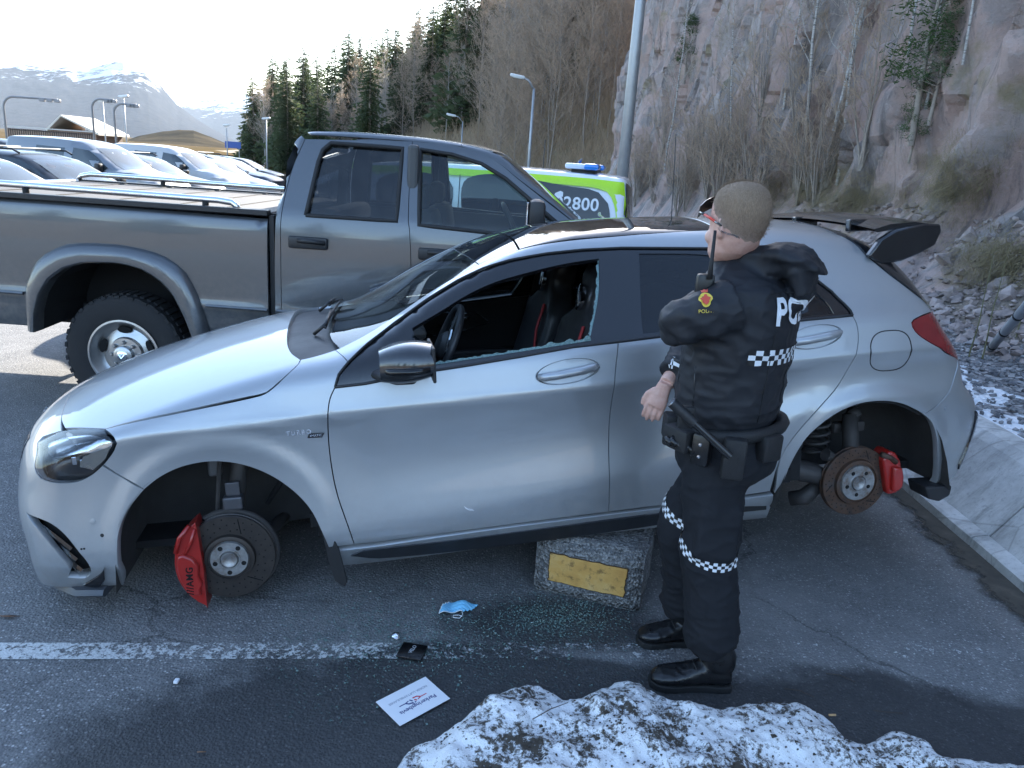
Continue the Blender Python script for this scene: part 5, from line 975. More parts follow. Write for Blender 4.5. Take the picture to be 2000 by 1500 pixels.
def build_truck():
    root = empty('pickup_truck', (0, 5.80, 0), label='dark grey four-door pickup truck with tube rails along its bed', cat='pickup truck')
    # near flank stands at world y = 4.80, so half width 1.0 about y = 5.80
    S = GenShape(top=[(-4.2,1.40),(-3.2,1.405),(-1.56,1.385),(-1.52,1.385),(-1.505,1.70),(-1.48,1.82),(-1.43,1.885),(-1.36,1.905),(-1.05,1.917),(-.73,1.912),(-.45,1.895),(-.2,1.855),(0,1.73),(.35,1.49),(.55,1.36),(.75,1.31),(1.6,1.27),(2.3,1.16),(2.5,1.0)],
        plan=[(-4.2,.985),(-1.6,1.0),(.6,1.0),(1.6,.985),(2.5,.93)], sect=[(.3,-.06),(.52,-.025),(.62,.0),(.765,.012),(.785,.022),(.80,.008),(1.0,.008),(1.25,-.002),(1.38,-.022),(1.45,-.05),(1.7,-.16),(1.95,-.275)],
        nose=[(.3,-3.85),(1.0,-3.88),(1.4,-3.87),(2,-3.85)], tail=[(.3,2.30),(.6,2.42),(1.0,2.40),(1.3,2.2),(2.0,2.0)], crown=.03, zb=.52, k=(.055,.05,.2), ncurve=.02, npow=4, tcurve=.2)
    paint = carpaint('grey truck paint', (.092,.099,.108), .5, .33, .05, (.20,.185,.16), z0=1.05, z1=.50); satin, rubber, chrome, dark = MAT['satin'], MAT['rubber'], MAT['chrome'], MAT['dark']
    tint = glass_mat('truck privacy glass', (.22,.24,.26), .25, dirt=.05); clear = glass_mat('truck clear glass', (.80,.90,.86), .02, dirt=.04); tyre = plain('truck tyre', (.018,.018,.019), .85, var=.3, scale=30, bump=.4)
    alloy = NT('dull alloy'); an = alloy.noise(18, 6, .7)[0]; alloy.set(Color=alloy.mix(an, (.34,.34,.34), (.55,.55,.54)), Rough=.32, Metal=.85)
    flo = [(-3.12,.55),(-3.12,.778),(-3.101,.862),(-3.044,.976),(-2.945,1.063),(-2.825,1.11),(-2.696,1.127),(-2.49,1.129),(-2.312,1.106),(-2.18,1.061),(-2.093,.987),(-2.026,.865),(-1.987,.746),(-1.952,.581),(-1.945,.54)]
    fli = [(-3.065,.54),(-3.049,.671),(-3.008,.786),(-2.945,.882),(-2.846,.96),(-2.706,1.007),(-2.498,1.017),(-2.364,.994),(-2.259,.94),(-2.173,.855),(-2.116,.737),(-2.075,.63),(-2.05,.54)]
    P3 = lambda L, c=(): [(x, -1.0, z, 1 if i in c else 0) for i, (x, z) in enumerate(L)]
    shell = MB()
    bed = [(-3.86,.56),(-3.86,1.375),(-1.578,1.350),(-1.575,.56)] 
    bedp = P3(bed, (0,1,2,3))[:4] + P3([(-2.05,.56)], (0,)) + P3(fli[::-1][1:-1]) + P3([(-3.065,.56)], (0,))
    panel('bed_side', S, bedp, SIDE, paint, root, True, sp=.06)
    seam2 = [(-1.375,1.895),(-1.40,1.84),(-1.461,1.643),(-1.495,1.363),(-1.494,1.128),(-1.493,.778),(-1.49,.56)]
    seam1 = [(-.728,1.90),(-.722,1.6),(-.708,1.381),(-.699,1.347),(-.68,1.121),(-.67,.8),(-.67,.56)]
    rwin = [(-1.344,1.386),(-1.302,1.71),(-1.283,1.78),(-1.236,1.827),(-.786,1.825),(-.781,1.388)]; fwin = [(-.675,1.826),(-.476,1.81),(-.286,1.766),(-.13,1.688),(.21,1.445),(.19,1.352),(-.159,1.356),(-.643,1.375)]
    A = np.array([0,.95,-.30])
    def P3s(L, c=()):
        out = []
        for i, (x, z) in enumerate(L): p, n = on_surface(S, x, z); out.append((x, p[1], z, 1 if i in c else 0))
        return out
    cabback = P3s([(-1.535,.56),(-1.53,1.34),(-1.508,1.60),(-1.485,1.78),(-1.43,1.86)] , (0,)) + P3s(seam2[1:], (0,6,5))
    panel('cab_corner', S, cabback, SIDE, paint, root, True, sp=.05)
    dr = P3s(seam2[1:], (0,5)) + P3s(seam1[::-1], (0,)) + P3s([(-.73,1.865)], (0,)); dr = P3s(seam2[1:], (0,5)) + P3s(seam1[:0:-1], (0,)) + P3s([(-.729,1.872)], (0,))
    rd = panel('rear_door', S, dr, SIDE, paint, root, True, sp=.05, holes=(P3s(rwin, (0,4,5)),))
    df = P3s([(-.729,1.872)], (0,)) + P3s(seam1[1:], (6,5)) + P3s([(.62,.56),(.60,1.0),(.50,1.30)], (0,2)) + P3s([(.36,1.42),(.17,1.545),(-.03,1.675),(-.22,1.80),(-.42,1.858)], ())
    fd = panel('front_door', S, df, SIDE, paint, root, True, sp=.05, holes=(P3s(fwin, (0,4,5,7)),))
    ff = P3s([(.64,.56),(.62,1.0),(.53,1.30),(.62,1.27),(1.5,1.20),(2.1,1.10),(2.2,.9),(2.2,.56)], (0,2,3,6,7)); panel('front_fender', S, ff, SIDE, paint, root, True, sp=.08)
    for nm, L, c, g in (('rear_door_glass', rwin, (0,4,5), tint), ('front_door_glass', fwin, (0,4,5,7), clear)):
        panel(nm, S, P3s(L, c), SIDE, g, root, True, off=-.02, thick=0, sp=.08, gap=-.006)
        q = P3s(L, c); a = seam(S, q+[q[0]], SIDE, -.004, 5)
        for s_ in (1, -1): MB().tube([(p[0], s_*p[1], p[2]) for p in a], .014, 6).build('window_seal', rubber, root, smooth='all')
    # roof, windscreen, hood, back of the cab
    rf = [(-1.40,0,1.9,1),(-1.395,-.5,1.9),(-1.38,-.69,1.86,1),(-.73,-.715,1.88),(-.22,-.73,1.80,1),(-.16,-.4,1.83),(-.14,0,1.84,1)]; panel('roof', S, sym(rf), DOWN, paint, root, sp=.07, thick=.008)
    wsp = [(-.13,0,1.84,1),(-.15,-.4,1.83),(-.20,-.735,1.79,1),(.02,-.775,1.65),(.37,-.87,1.42,1),(.52,-.5,1.40),(.56,0,1.40,1)]; panel('windscreen', S, sym(wsp), DOWN, clear, root, sp=.08, off=-.004, thick=0, gap=-.01)
    ap = [(-.42,-.72,1.858,1),(-.21,-.735,1.80),(.02,-.778,1.655),(.38,-.875,1.425,1),(.50,-.93,1.36,1),(.36,-.945,1.42),(.17,-.90,1.545),(-.03,-.85,1.675),(-.22,-.80,1.80),(-.42,-.765,1.862,1)]; panel('a_pillar', S, ap, np.array([0,.7,-.7]), paint, root, True, sp=.05, thick=.05)
    hd = [(.60,0,1.36,1),(.56,-.5,1.36),(.54,-.93,1.31,1),(1.5,-.93,1.22),(2.1,-.88,1.12,1),(2.2,0,1.15,1)]; panel('hood', S, sym(hd), DOWN, paint, root, sp=.1)
    rail_ = P3s([(-1.40,1.84),(-1.375,1.895)], ())
    rr = [(-1.40,-.70,1.86,1),(-.73,-.722,1.885),(-.42,-.725,1.86,1),(-.42,-.765,1.862,1),(-.729,-.765,1.875,1),(-1.37,-.75,1.86,1)]
    panel('roof_rail', S, rr, np.array([0,.7,-.7]), paint, root, True, sp=.05, thick=.01)
    cb = MB(); zs = [(-1.52,.60,.93),(-1.52,1.36,.93),(-1.50,1.70,.82),(-1.455,1.86,.70)]
    v = [(x, s_*y, z) for x, z, y in zs for s_ in (-1,1)]; cb.add(v, [(0,1,3,2)]).add([(-1.515,-.93,1.36),(-1.515,-.55,1.36),(-1.50,-.55,1.80),(-1.455,-.70,1.86),(-1.50,-.82,1.70)], [(0,1,2,3,4)]).add([(-1.515,.93,1.36),(-1.515,.55,1.36),(-1.50,.55,1.80),(-1.455,.70,1.86),(-1.50,.82,1.70)], [(4,3,2,1,0)]); cb.build('cab_back', paint, root, recalc=False)
    MB().add([(-1.512,-.56,1.38),(-1.512,.56,1.38),(-1.49,.56,1.80),(-1.49,-.56,1.80)], [(0,1,2,3)]).build('rear_window', tint, root)
    # bed: floor cover, rails, tailgate, flares
    cov = MB().box((-2.70,0,1.372), (2.26,1.84,.03), bev=.01).build('bed_cover', plain('bed cover vinyl', (.075,.068,.064), .7, var=.25, scale=3), root)
    for x in (-3.4,-3.0,-2.6,-2.2,-1.9): MB().box((x,0,1.389), (.012,1.82,.006)).build('cover_batten', plain('cover batten', (.04,.037,.034), .7), cov)
    for s_ in (-1, 1):
        y = s_*.935; tb = MB().tube([(-1.775,y,1.385),(-1.79,y,1.412),(-1.815,y,1.430),(-1.90,y,1.438),(-2.7,y,1.443),(-3.3,y,1.448),(-3.72,y,1.448),(-3.80,y,1.43),(-3.82,y,1.40)], .021, 12).build('bed_rail', chrome, root, smooth='all')
        for x in (-1.98,-3.10): MB().lathe([(0,1.38),(.02,1.38),(.02,1.43)], 12, axis='z', M=Matrix.Translation((x,y,0))).build('rail_foot', rubber, tb)
        MB().box((-2.7,s_*.965,1.384), (2.25,.075,.034), bev=.005).build('bed_cap', satin, root)
    MB().box((-3.87,0,1.0), (.05,1.9,.80), bev=.02).build('tailgate', paint, root); bp = MB().box((-3.93,0,.62), (.16,1.95,.20), bev=.04).build('rear_bumper', chrome, root, smooth=True)
    for s_ in (-1, 1): MB().box((-3.875,s_*.93,1.10), (.06,.13,.35), bev=.02).build('tail_light', plain('truck tail lamp', (.25,.01,.01), .2), root)
    def flare(s_):
        n = len(flo); m = 26
        def res(L): 
            P = np.array(L); d = np.r_[0, np.cumsum(np.linalg.norm(np.diff(P, axis=0), axis=1))]; t = np.linspace(0, d[-1], m); return np.stack([np.interp(t, d, P[:,0]), np.interp(t, d, P[:,1])], 1)
        a, b = res(flo), res(fli); v, f = [], []
        for i in range(m):
            for (t, h) in ((0,-.0),(.03,.022),(.25,.050),(.62,.062),(.92,.058),(1.0,.045),(1.0,-.05)):
                q = a[i]+(b[i]-a[i])*t; v.append((q[0], s_*(1.004+h), q[1]))
        for i in range(m-1):
            for k in range(6): f.append((i*7+k, i*7+k+1, (i+1)*7+k+1, (i+1)*7+k))
        MB().add(v, f).build('fender_flare', paint, root, smooth=True, recalc=False)
        lv = [(x, s_*.985, z) for x, z in fli] + [(x, s_*.45, z+.02) for x, z in fli]; k = len(fli); MB().add(lv, [(i, i+1, k+i+1, k+i) for i in range(k-1)] + [tuple(k+i for i in range(k))]).build('wheel_well', dark, root, recalc=False)
    flare(-1); flare(1)
    for s_ in (-1, 1):
        trim = MB().tube([(-3.84,s_*1.016,.786),(-3.13,s_*1.022,.782)], .012, 6).build('side_moulding', chrome if False else paint, root); MB().tube([(-1.97,s_*1.022,.784),(-1.58,s_*1.02,.782)], .012, 6).build('side_moulding', paint, root); MB().tube([(-1.52,s_*1.02,.782),(.6,s_*1.02,.78)], .012, 6).build('side_moulding', paint, root)
    MB().box((-1.553,0,.98), (.035,1.88,.80)).build('cab_gap', dark, root)
    for s_ in (-1, 1): MB().box((-1.555,s_*.955,.97), (.028,.055,.80)).build('gap_seal', rubber, root)
    # handles
    for dp, cx, z in ((rd, -1.322, 1.222), (fd, -.515, 1.205)):
        for o, s_ in zip(dp, (-1, 1)):
            h = MB().box((cx, s_*1.012, z), (.245,.03,.075), bev=.014).build('handle_recess', satin, o, smooth=True); MB().tube([(cx-.06,s_*1.03,z+.012),(cx,s_*1.042,z+.015),(cx+.11,s_*1.03,z+.005)], [.013,.016,.013], 8).build('handle', satin, o, smooth='all')
    # mirrors
    for s_ in (-1, 1):
        mm = MB().box((.075, s_*1.14, 1.50), (.10,.20,.17), bev=.035).build('door_mirror', satin, root, smooth=True); MB().box((.135-.16+.05-.005, s_*1.14, 1.50), (.01,.16,.135), bev=.004).build('mirror_glass', plain('truck mirror glass', (.7,.72,.75), .05, 1.0), mm); MB().tube([(.10,s_*.96,1.41),(.09,s_*1.06,1.43)], .03, 8).build('mirror_arm', satin, mm)
    MB().tube([(.50,-.55,1.43),(.56,-.3,1.45),(.55,-.05,1.455),(.57,.15,1.46)], .012, 6).build('wiper', chrome, root, smooth='all'); MB().tube([(.60,-.75,1.40),(.57,-.62,1.44),(.52,-.55,1.44)], .016, 6).build('wiper_arm', satin, root, smooth='all')
    MB().tube([(.95,-.80,1.30),(.92,-.81,1.75),(.90,-.81,2.02)], .003, 5).build('antenna', satin, root)
    # cabin
    tr = plain('truck cabin plastic', (.06,.063,.066), .6); cl = plain('truck seat cloth', (.05,.05,.052), .9, bump=.2)
    MB().box((-.45,0,.62), (2.0,1.8,.06)).build('cabin_floor', dark, root); MB().prism([(.12,1.32),(.45,1.36),(.45,.7),(.10,.9)], -.88, .88, 'y').build('dashboard', tr, root, smooth=True, bevel=.02)
    Ms = Matrix.Translation((-.08,.42,1.30)) @ Euler((0, R(62), 0)).to_matrix().to_4x4(); sw = MB().tube([(.19*math.cos(q), .19*math.sin(q), 0) for q in np.linspace(0, 2*math.pi, 37)], .016, 8, cap=False, M=Ms).tube([(-.18,0,0),(.18,0,0)], .02, 6, M=Ms).build('steering_wheel', tr, root, smooth='all')
    for y in (-.45, .45):
        st = MB().box((-.62,y,1.14), (.16,.50,.62), bev=.06, M=Matrix.Translation((-.62,0,1.14)) @ Euler((0,R(-10),0)).to_matrix().to_4x4() @ Matrix.Translation((.62,0,-1.14))).build('seat', cl, root, smooth=True); MB().box((-.70,y,1.52), (.11,.26,.17), bev=.045).build('headrest', cl, st, smooth=True); MB().box((-.38,y,.85), (.5,.5,.16), bev=.05).build('seat_cushion', cl, st, smooth=True)
    MB().box((-1.36,0,1.08), (.16,1.6,.62), bev=.05).build('rear_seat', cl, root, smooth=True)
    for s_ in (-1, 1): MB().box((-.705,s_*.86,1.35), (.07,.06,1.0), bev=.02, M=Matrix()).build('door_pillar', tr, root); MB().box((-.45,s_*.93,.98), (2.0,.035,.74)).build('door_lining', tr, root)
    MB().box((-.85,0,1.838), (1.0,1.30,.012)).build('roof_lining', plain('truck roof lining', (.35,.36,.36), .9), root)
    # running gear
    ck = plain('chassis black', (.012,.012,.013), .8); MB().box((-1.2,-.45,.56), (5.2,.09,.15)).build('chassis_rail', ck, root); MB().box((-1.2,.45,.56), (5.2,.09,.15)).build('chassis_rail', ck, root); MB().tube([(-2.545,-.75,.41),(-2.545,.75,.41)], .055, 10).lathe([(.0,-.16),(.12,-.12),(.15,0),(.12,.12),(0,.16)], 16, M=Matrix.Translation((-2.545,0,.41))).build('rear_axle', ck, root); MB().tube([(-3.9,.3,.47),(-2.9,.3,.45)], .12, 10).build('spare_wheel_carrier', ck, root)
    MB().box((-.45,0,.545), (2.1,1.7,.05)).build('floor_pan', ck, root)
    for x in (-2.545, 1.05):
        for s_ in (-1, 1): build_wheel(root, (x, s_*.965, .405), .40, .25, .222, alloy.m, tyre, s_)
    return root
TRUCK = build_truck()
# ------------------------------------------------------------------ mountains, far shore, buildings, lamps
def ridge(name, sky, D, depth, mats, seed, rough=.10, back=.5, sink=12.):
    P = np.array([at(px, py, D) for px, py in sky]); n = 220; u = np.linspace(0, len(P)-1, n); xs = np.interp(u, np.arange(len(P)), P[:,0]); zs = np.interp(u, np.arange(len(P)), P[:,2]); vs = np.concatenate([np.linspace(0,1,46), np.linspace(1.03,1+back,10)])
    X, Y, Z = [], [], []
    for v in vs:
        y = D - depth*(1-v); s = y/D; x = xs*s; h = np.maximum(zs, 0)*(v**1.25 if v <= 1 else 1-(v-1)*.9); nz = fbm(xs/D*9, np.full(n, v*3.), seed, 6, .55); rid = np.abs(fbm(xs/D*16+v*.8, np.full(n, v*2.), seed+40, 5))
        h = h*(1 + rough*2.2*nz*(min(1, v*3)) - rough*1.6*rid*math.sin(math.pi*min(1, v))); X.append(x); Y.append(np.full(n, y)); Z.append(h - sink)
    V = np.stack([np.array(X).ravel(), np.array(Y).ravel(), np.array(Z).ravel()], 1); o = mk(name, V, grid_faces(len(vs), n), mats); tag(o, kind='structure')
    if o.data.polygons[n*5].normal.z < 0: o.data.flip_normals()
    return o
def mat_mountain(name, snow0, snow1, hi):
    t = NT(name); z = t.n('SeparateXYZ', {0: t.co()}).outputs[2]; n = t.noise(.006, 8, .68, .6)[0]; n2 = t.noise(.03, 6, .7)[0]; k = t.math('ADD', t.n('MapRange', {0: z, 1: 0.0, 2: hi, 3: snow0, 4: snow1}).outputs[0], t.math('ADD', t.math('MULTIPLY_ADD', n, 1.1, -.55), t.math('MULTIPLY_ADD', n2, .7, -.35)))
    c = t.mix(t.ramp(k, [(.45, 0), (.58, 1)]), t.ramp(n2, [(.3, (.026,.028,.034)), (.7, (.058,.060,.066))]), (.66,.68,.72)); t.set(Color=c, Rough=1.0, Spec=0.0); t.bump(n2, .5, 8.0); return t.m
ridge('mountain', [(-420,150),(-250,118),(-100,124),(-30,112),(0,118),(60,122),(110,121),(150,124),(190,121),(215,116),(240,115),(262,121),(285,134),(305,155),(325,182),(345,204),(380,228),(420,250),(460,270),(520,292)], 4200, 1700, mat_mountain('snowy fell', -.22, .62, 330), 5)
ridge('mountain', [(200,190),(300,176),(335,172),(365,182),(392,190),(415,188),(440,184),(470,178),(520,178),(600,190),(760,215),(900,250)], 7000, 2000, mat_mountain('far snowy fell', .05, .75, 420), 15, .07)
t_ = NT('heath slope'); n_ = t_.noise(.03, 7, .68)[0]; t_.set(Color=t_.ramp(n_, [(.35,(.035,.031,.022)),(.55,(.065,.053,.036)),(.7,(.09,.073,.05))]), Rough=.95, Spec=0.0); t_.bump(n_, .6, 2.0)
ridge('hill', [(180,296),(230,276),(270,262),(320,253),(350,250),(378,251),(410,262),(440,275),(470,288),(520,297)], 620, 160, t_.m, 25, .10, sink=1.5)
LAMPM = plain('galvanised steel', (.34,.355,.37), .5, .6, var=.2)
def lamp_post(px, pyt, pyb, D, label, arm=0.0, r=.075, head=True, group=None, arm_dz=.15):
    b = at(px, pyb, D); t = at(px, pyt, D); h = max(t[2], 1.0); o = empty('street_lamp', (b[0], D, lot_z(D)), label=label, cat='street lamp', group=group)
    MB().tube([(0,0,0),(0,0,h*.5),(0,0,h)], [r, r*.8, r*.6], 10).build('pole', LAMPM, o, smooth='all')
    if arm: MB().tube([(0,0,h-.05),(arm*.35,0,h+arm_dz*.7),(arm*.8,0,h+arm_dz)], [r*.55, r*.5, r*.45], 8).build('arm', LAMPM, o, smooth='all')
    if head:
        hd = MB().box((0,0,0), (.62,.24,.13), bev=.05).build('lamp_head', plain('lamp head grey', (.55,.57,.58), .4), o, smooth=True); hd.location = (arm, 0, h+(arm_dz if arm else .05)); hd.rotation_euler = (0, R(8 if arm < 0 else -8), 0)
        g = MB().box((0,0,-.055), (.40,.20,.05), bev=.02).build('lamp_glass', plain('lamp glass', (.6,.62,.6), .15), hd)
    return o
def lot_z(y): return -.011*np.maximum(np.asarray(y, float)-9., 0)
def build_far():
    lot = bpy.data.objects['parking_lot']; co = np.empty(len(lot.data.vertices)*3); lot.data.vertices.foreach_get('co', co); co = co.reshape(-1,3); co[:,2] = lot_z(co[:,1]); lot.data.vertices.foreach_set('co', co.ravel()); lot.data.update()
    g = bpy.data.objects['ground']; co = np.empty(len(g.data.vertices)*3); g.data.vertices.foreach_get('co', co); co = co.reshape(-1,3); co[:,2] = -1.05; g.data.vertices.foreach_set('co', co.ravel()); g.data.update()
    p = at(1217, 330, 15); q = empty('lamp_mast', (p[0], 15, float(lot_z(15))), label='tall pale grey mast rising behind the police van, cut off by the picture top', cat='mast'); MB().tube([(0,0,-.1),(0,0,4.),(.02,0,11.)], [.115,.10,.06], 14).build('pole', LAMPM, q, smooth='all'); MB().tube([(.02,0,11),(-.5,0,11.3),(-1.2,0,11.4)], [.05,.045,.04], 8).build('arm', LAMPM, q, smooth='all'); MB().box((-1.5,0,11.38), (.7,.28,.14), bev=.05).build('lamp_head', LAMPM, q)
    lamp_post(1033, 158, 318, 34, 'grey street lamp with a short arm before the bare trees above the van', -.72, .085, arm_dz=.42)
    lamp_post(902, 222, 275, 52, 'small street lamp on the grass bank above the pickup cab', -.75, .06, arm_dz=.35)
    lamp_post(521, 217, 292, 60, 'slim lamp post in front of the green pine', 0, .06); lamp_post(444, 230, 295, 70, 'slim lamp post on the far field beside the blue sign', 0, .06)
    lamp_post(206, 183, 270, 50, 'thin lamp post behind the middle curved gantry', 0, .05); lamp_post(247, 175, 272, 50, 'thin lamp post behind the right curved gantry', 0, .05)
    for px, pt, ex, lb in ((13,188,112,'long-armed curved camera gantry furthest left over the parked vans'),(184,193,222,'tallest of the curved camera gantries, left of its twin'),(226,202,266,'short curved camera gantry over the white delivery van')):
        D = 40; b = at(px, 265, D); t = at(px, pt, D); e = at(ex, pt+3, D); L = e[0]-b[0]; h = t[2]-float(lot_z(D)); o = empty('camera_gantry', (b[0], D, float(lot_z(D))), label=lb, cat='gantry'); rr = min(.55, L*.4)
        MB().tube([(0,0,0),(0,0,h-rr)] + [(rr*(1-math.cos(q)), 0, h-rr+rr*math.sin(q)) for q in np.linspace(.2,1.57,8)] + [(L,0,h)], .055, 8).build('pole', plain('dark gantry steel', (.2,.205,.215), .6, .3), o, smooth='all')
        for k in range(3): MB().box((L*(.72+.14*k),0,h-.06), (.28,.16,.16), bev=.03).build('camera', plain('camera housing', (.2,.2,.21), .5), o)
    # sheds on the far edge of the lot
    D = 55; a = at(16, 268, D); c = at(186, 268, D); wz = float(lot_z(D)); o = empty('slatted_fence', (a[0], D, wz), label='dark brown slatted fence at the far edge of the parking lot', cat='fence'); L = c[0]-a[0]; H = at(100, 250, D)[2]-wz; fm = plain('dark stained boards', (.055,.04,.035), .8, var=.3)
    for k in range(40): MB().box((L*(k+.5)/40, 0, H*.46), (L/40*.78, .04, H*.92)).build('board', fm, o)
    MB().box((L/2, .05, H*.9), (L, .05, .08)).box((L/2, .05, H*.3), (L, .05, .08)).build('rail', fm, o); MB().box((L/2, 0, H*.97), (L+.3, .3, .06)).build('cap', plain('pale capping', (.5,.48,.44), .7), o)
    a = at(104, 262, 62); c = at(188, 262, 62); L = c[0]-a[0]; h = at(150, 252, 62)[2]+.8; o = empty('shed', (a[0], 62, float(lot_z(62))), label='low wooden shed with a pale gable roof beyond the slatted fence', cat='shed'); MB().box((L/2,2,h*.45), (L,4,h*.9)).build('wall', plain('shed boards', (.16,.10,.07), .8), o)
    rp = MB().prism([(-.3,h*.88),(L*.28,h+.75),(L+.4,h*.86),(L+.4,h*.80),(L*.28,h+.62),(-.3,h*.80)], -.4, 4.4, 'y').build('roof', plain('pale shed roof', (.55,.50,.42), .7), o)
    p = at(455, 283, 95); o = empty('road_sign', (p[0], 95, -.9), label='small blue road sign far off on the field', cat='sign'); MB().box((0,0,p[2]+.9), (1.9,.06,.75)).build('panel', plain('sign blue', (.02,.07,.30), .5), o); MB().tube([(-.7,.06,0),(-.7,.06,p[2]+.9)], .05, 6).tube([(.7,.06,0),(.7,.06,p[2]+.9)], .05, 6).build('legs', LAMPM, o)
    p = at(1124, 352, 22); t = at(1127, 309, 22); z0 = float(lot_z(22)); o = empty('banner_flag', (p[0], 22, z0), label='small blue feather banner behind the police van roof', cat='flag'); h = t[2]-z0; MB().tube([(0,0,0),(0,0,h*.8),(.04,0,h*.97),(.14,0,h)], .014, 6).build('pole', LAMPM, o); MB().add([(-.005,0,h*.35),(-.005,0,h*.80),(.04,0,h*.96),(.13,.0,h*.99),(-.12,.02,h*.90),(-.16,.02,h*.6),(-.15,.02,h*.35)], [(0,1,2,3,4,5,6)]).build('cloth', plain('banner blue', (.05,.13,.45), .7), o); text_mesh('lettering', 'T', .22, plain('banner white', (.7,.72,.75), .7), o, Matrix.Translation((-.09,-.012,h*.62)) @ Euler((R(90),0,0)).to_matrix().to_4x4(), .001)
build_far()
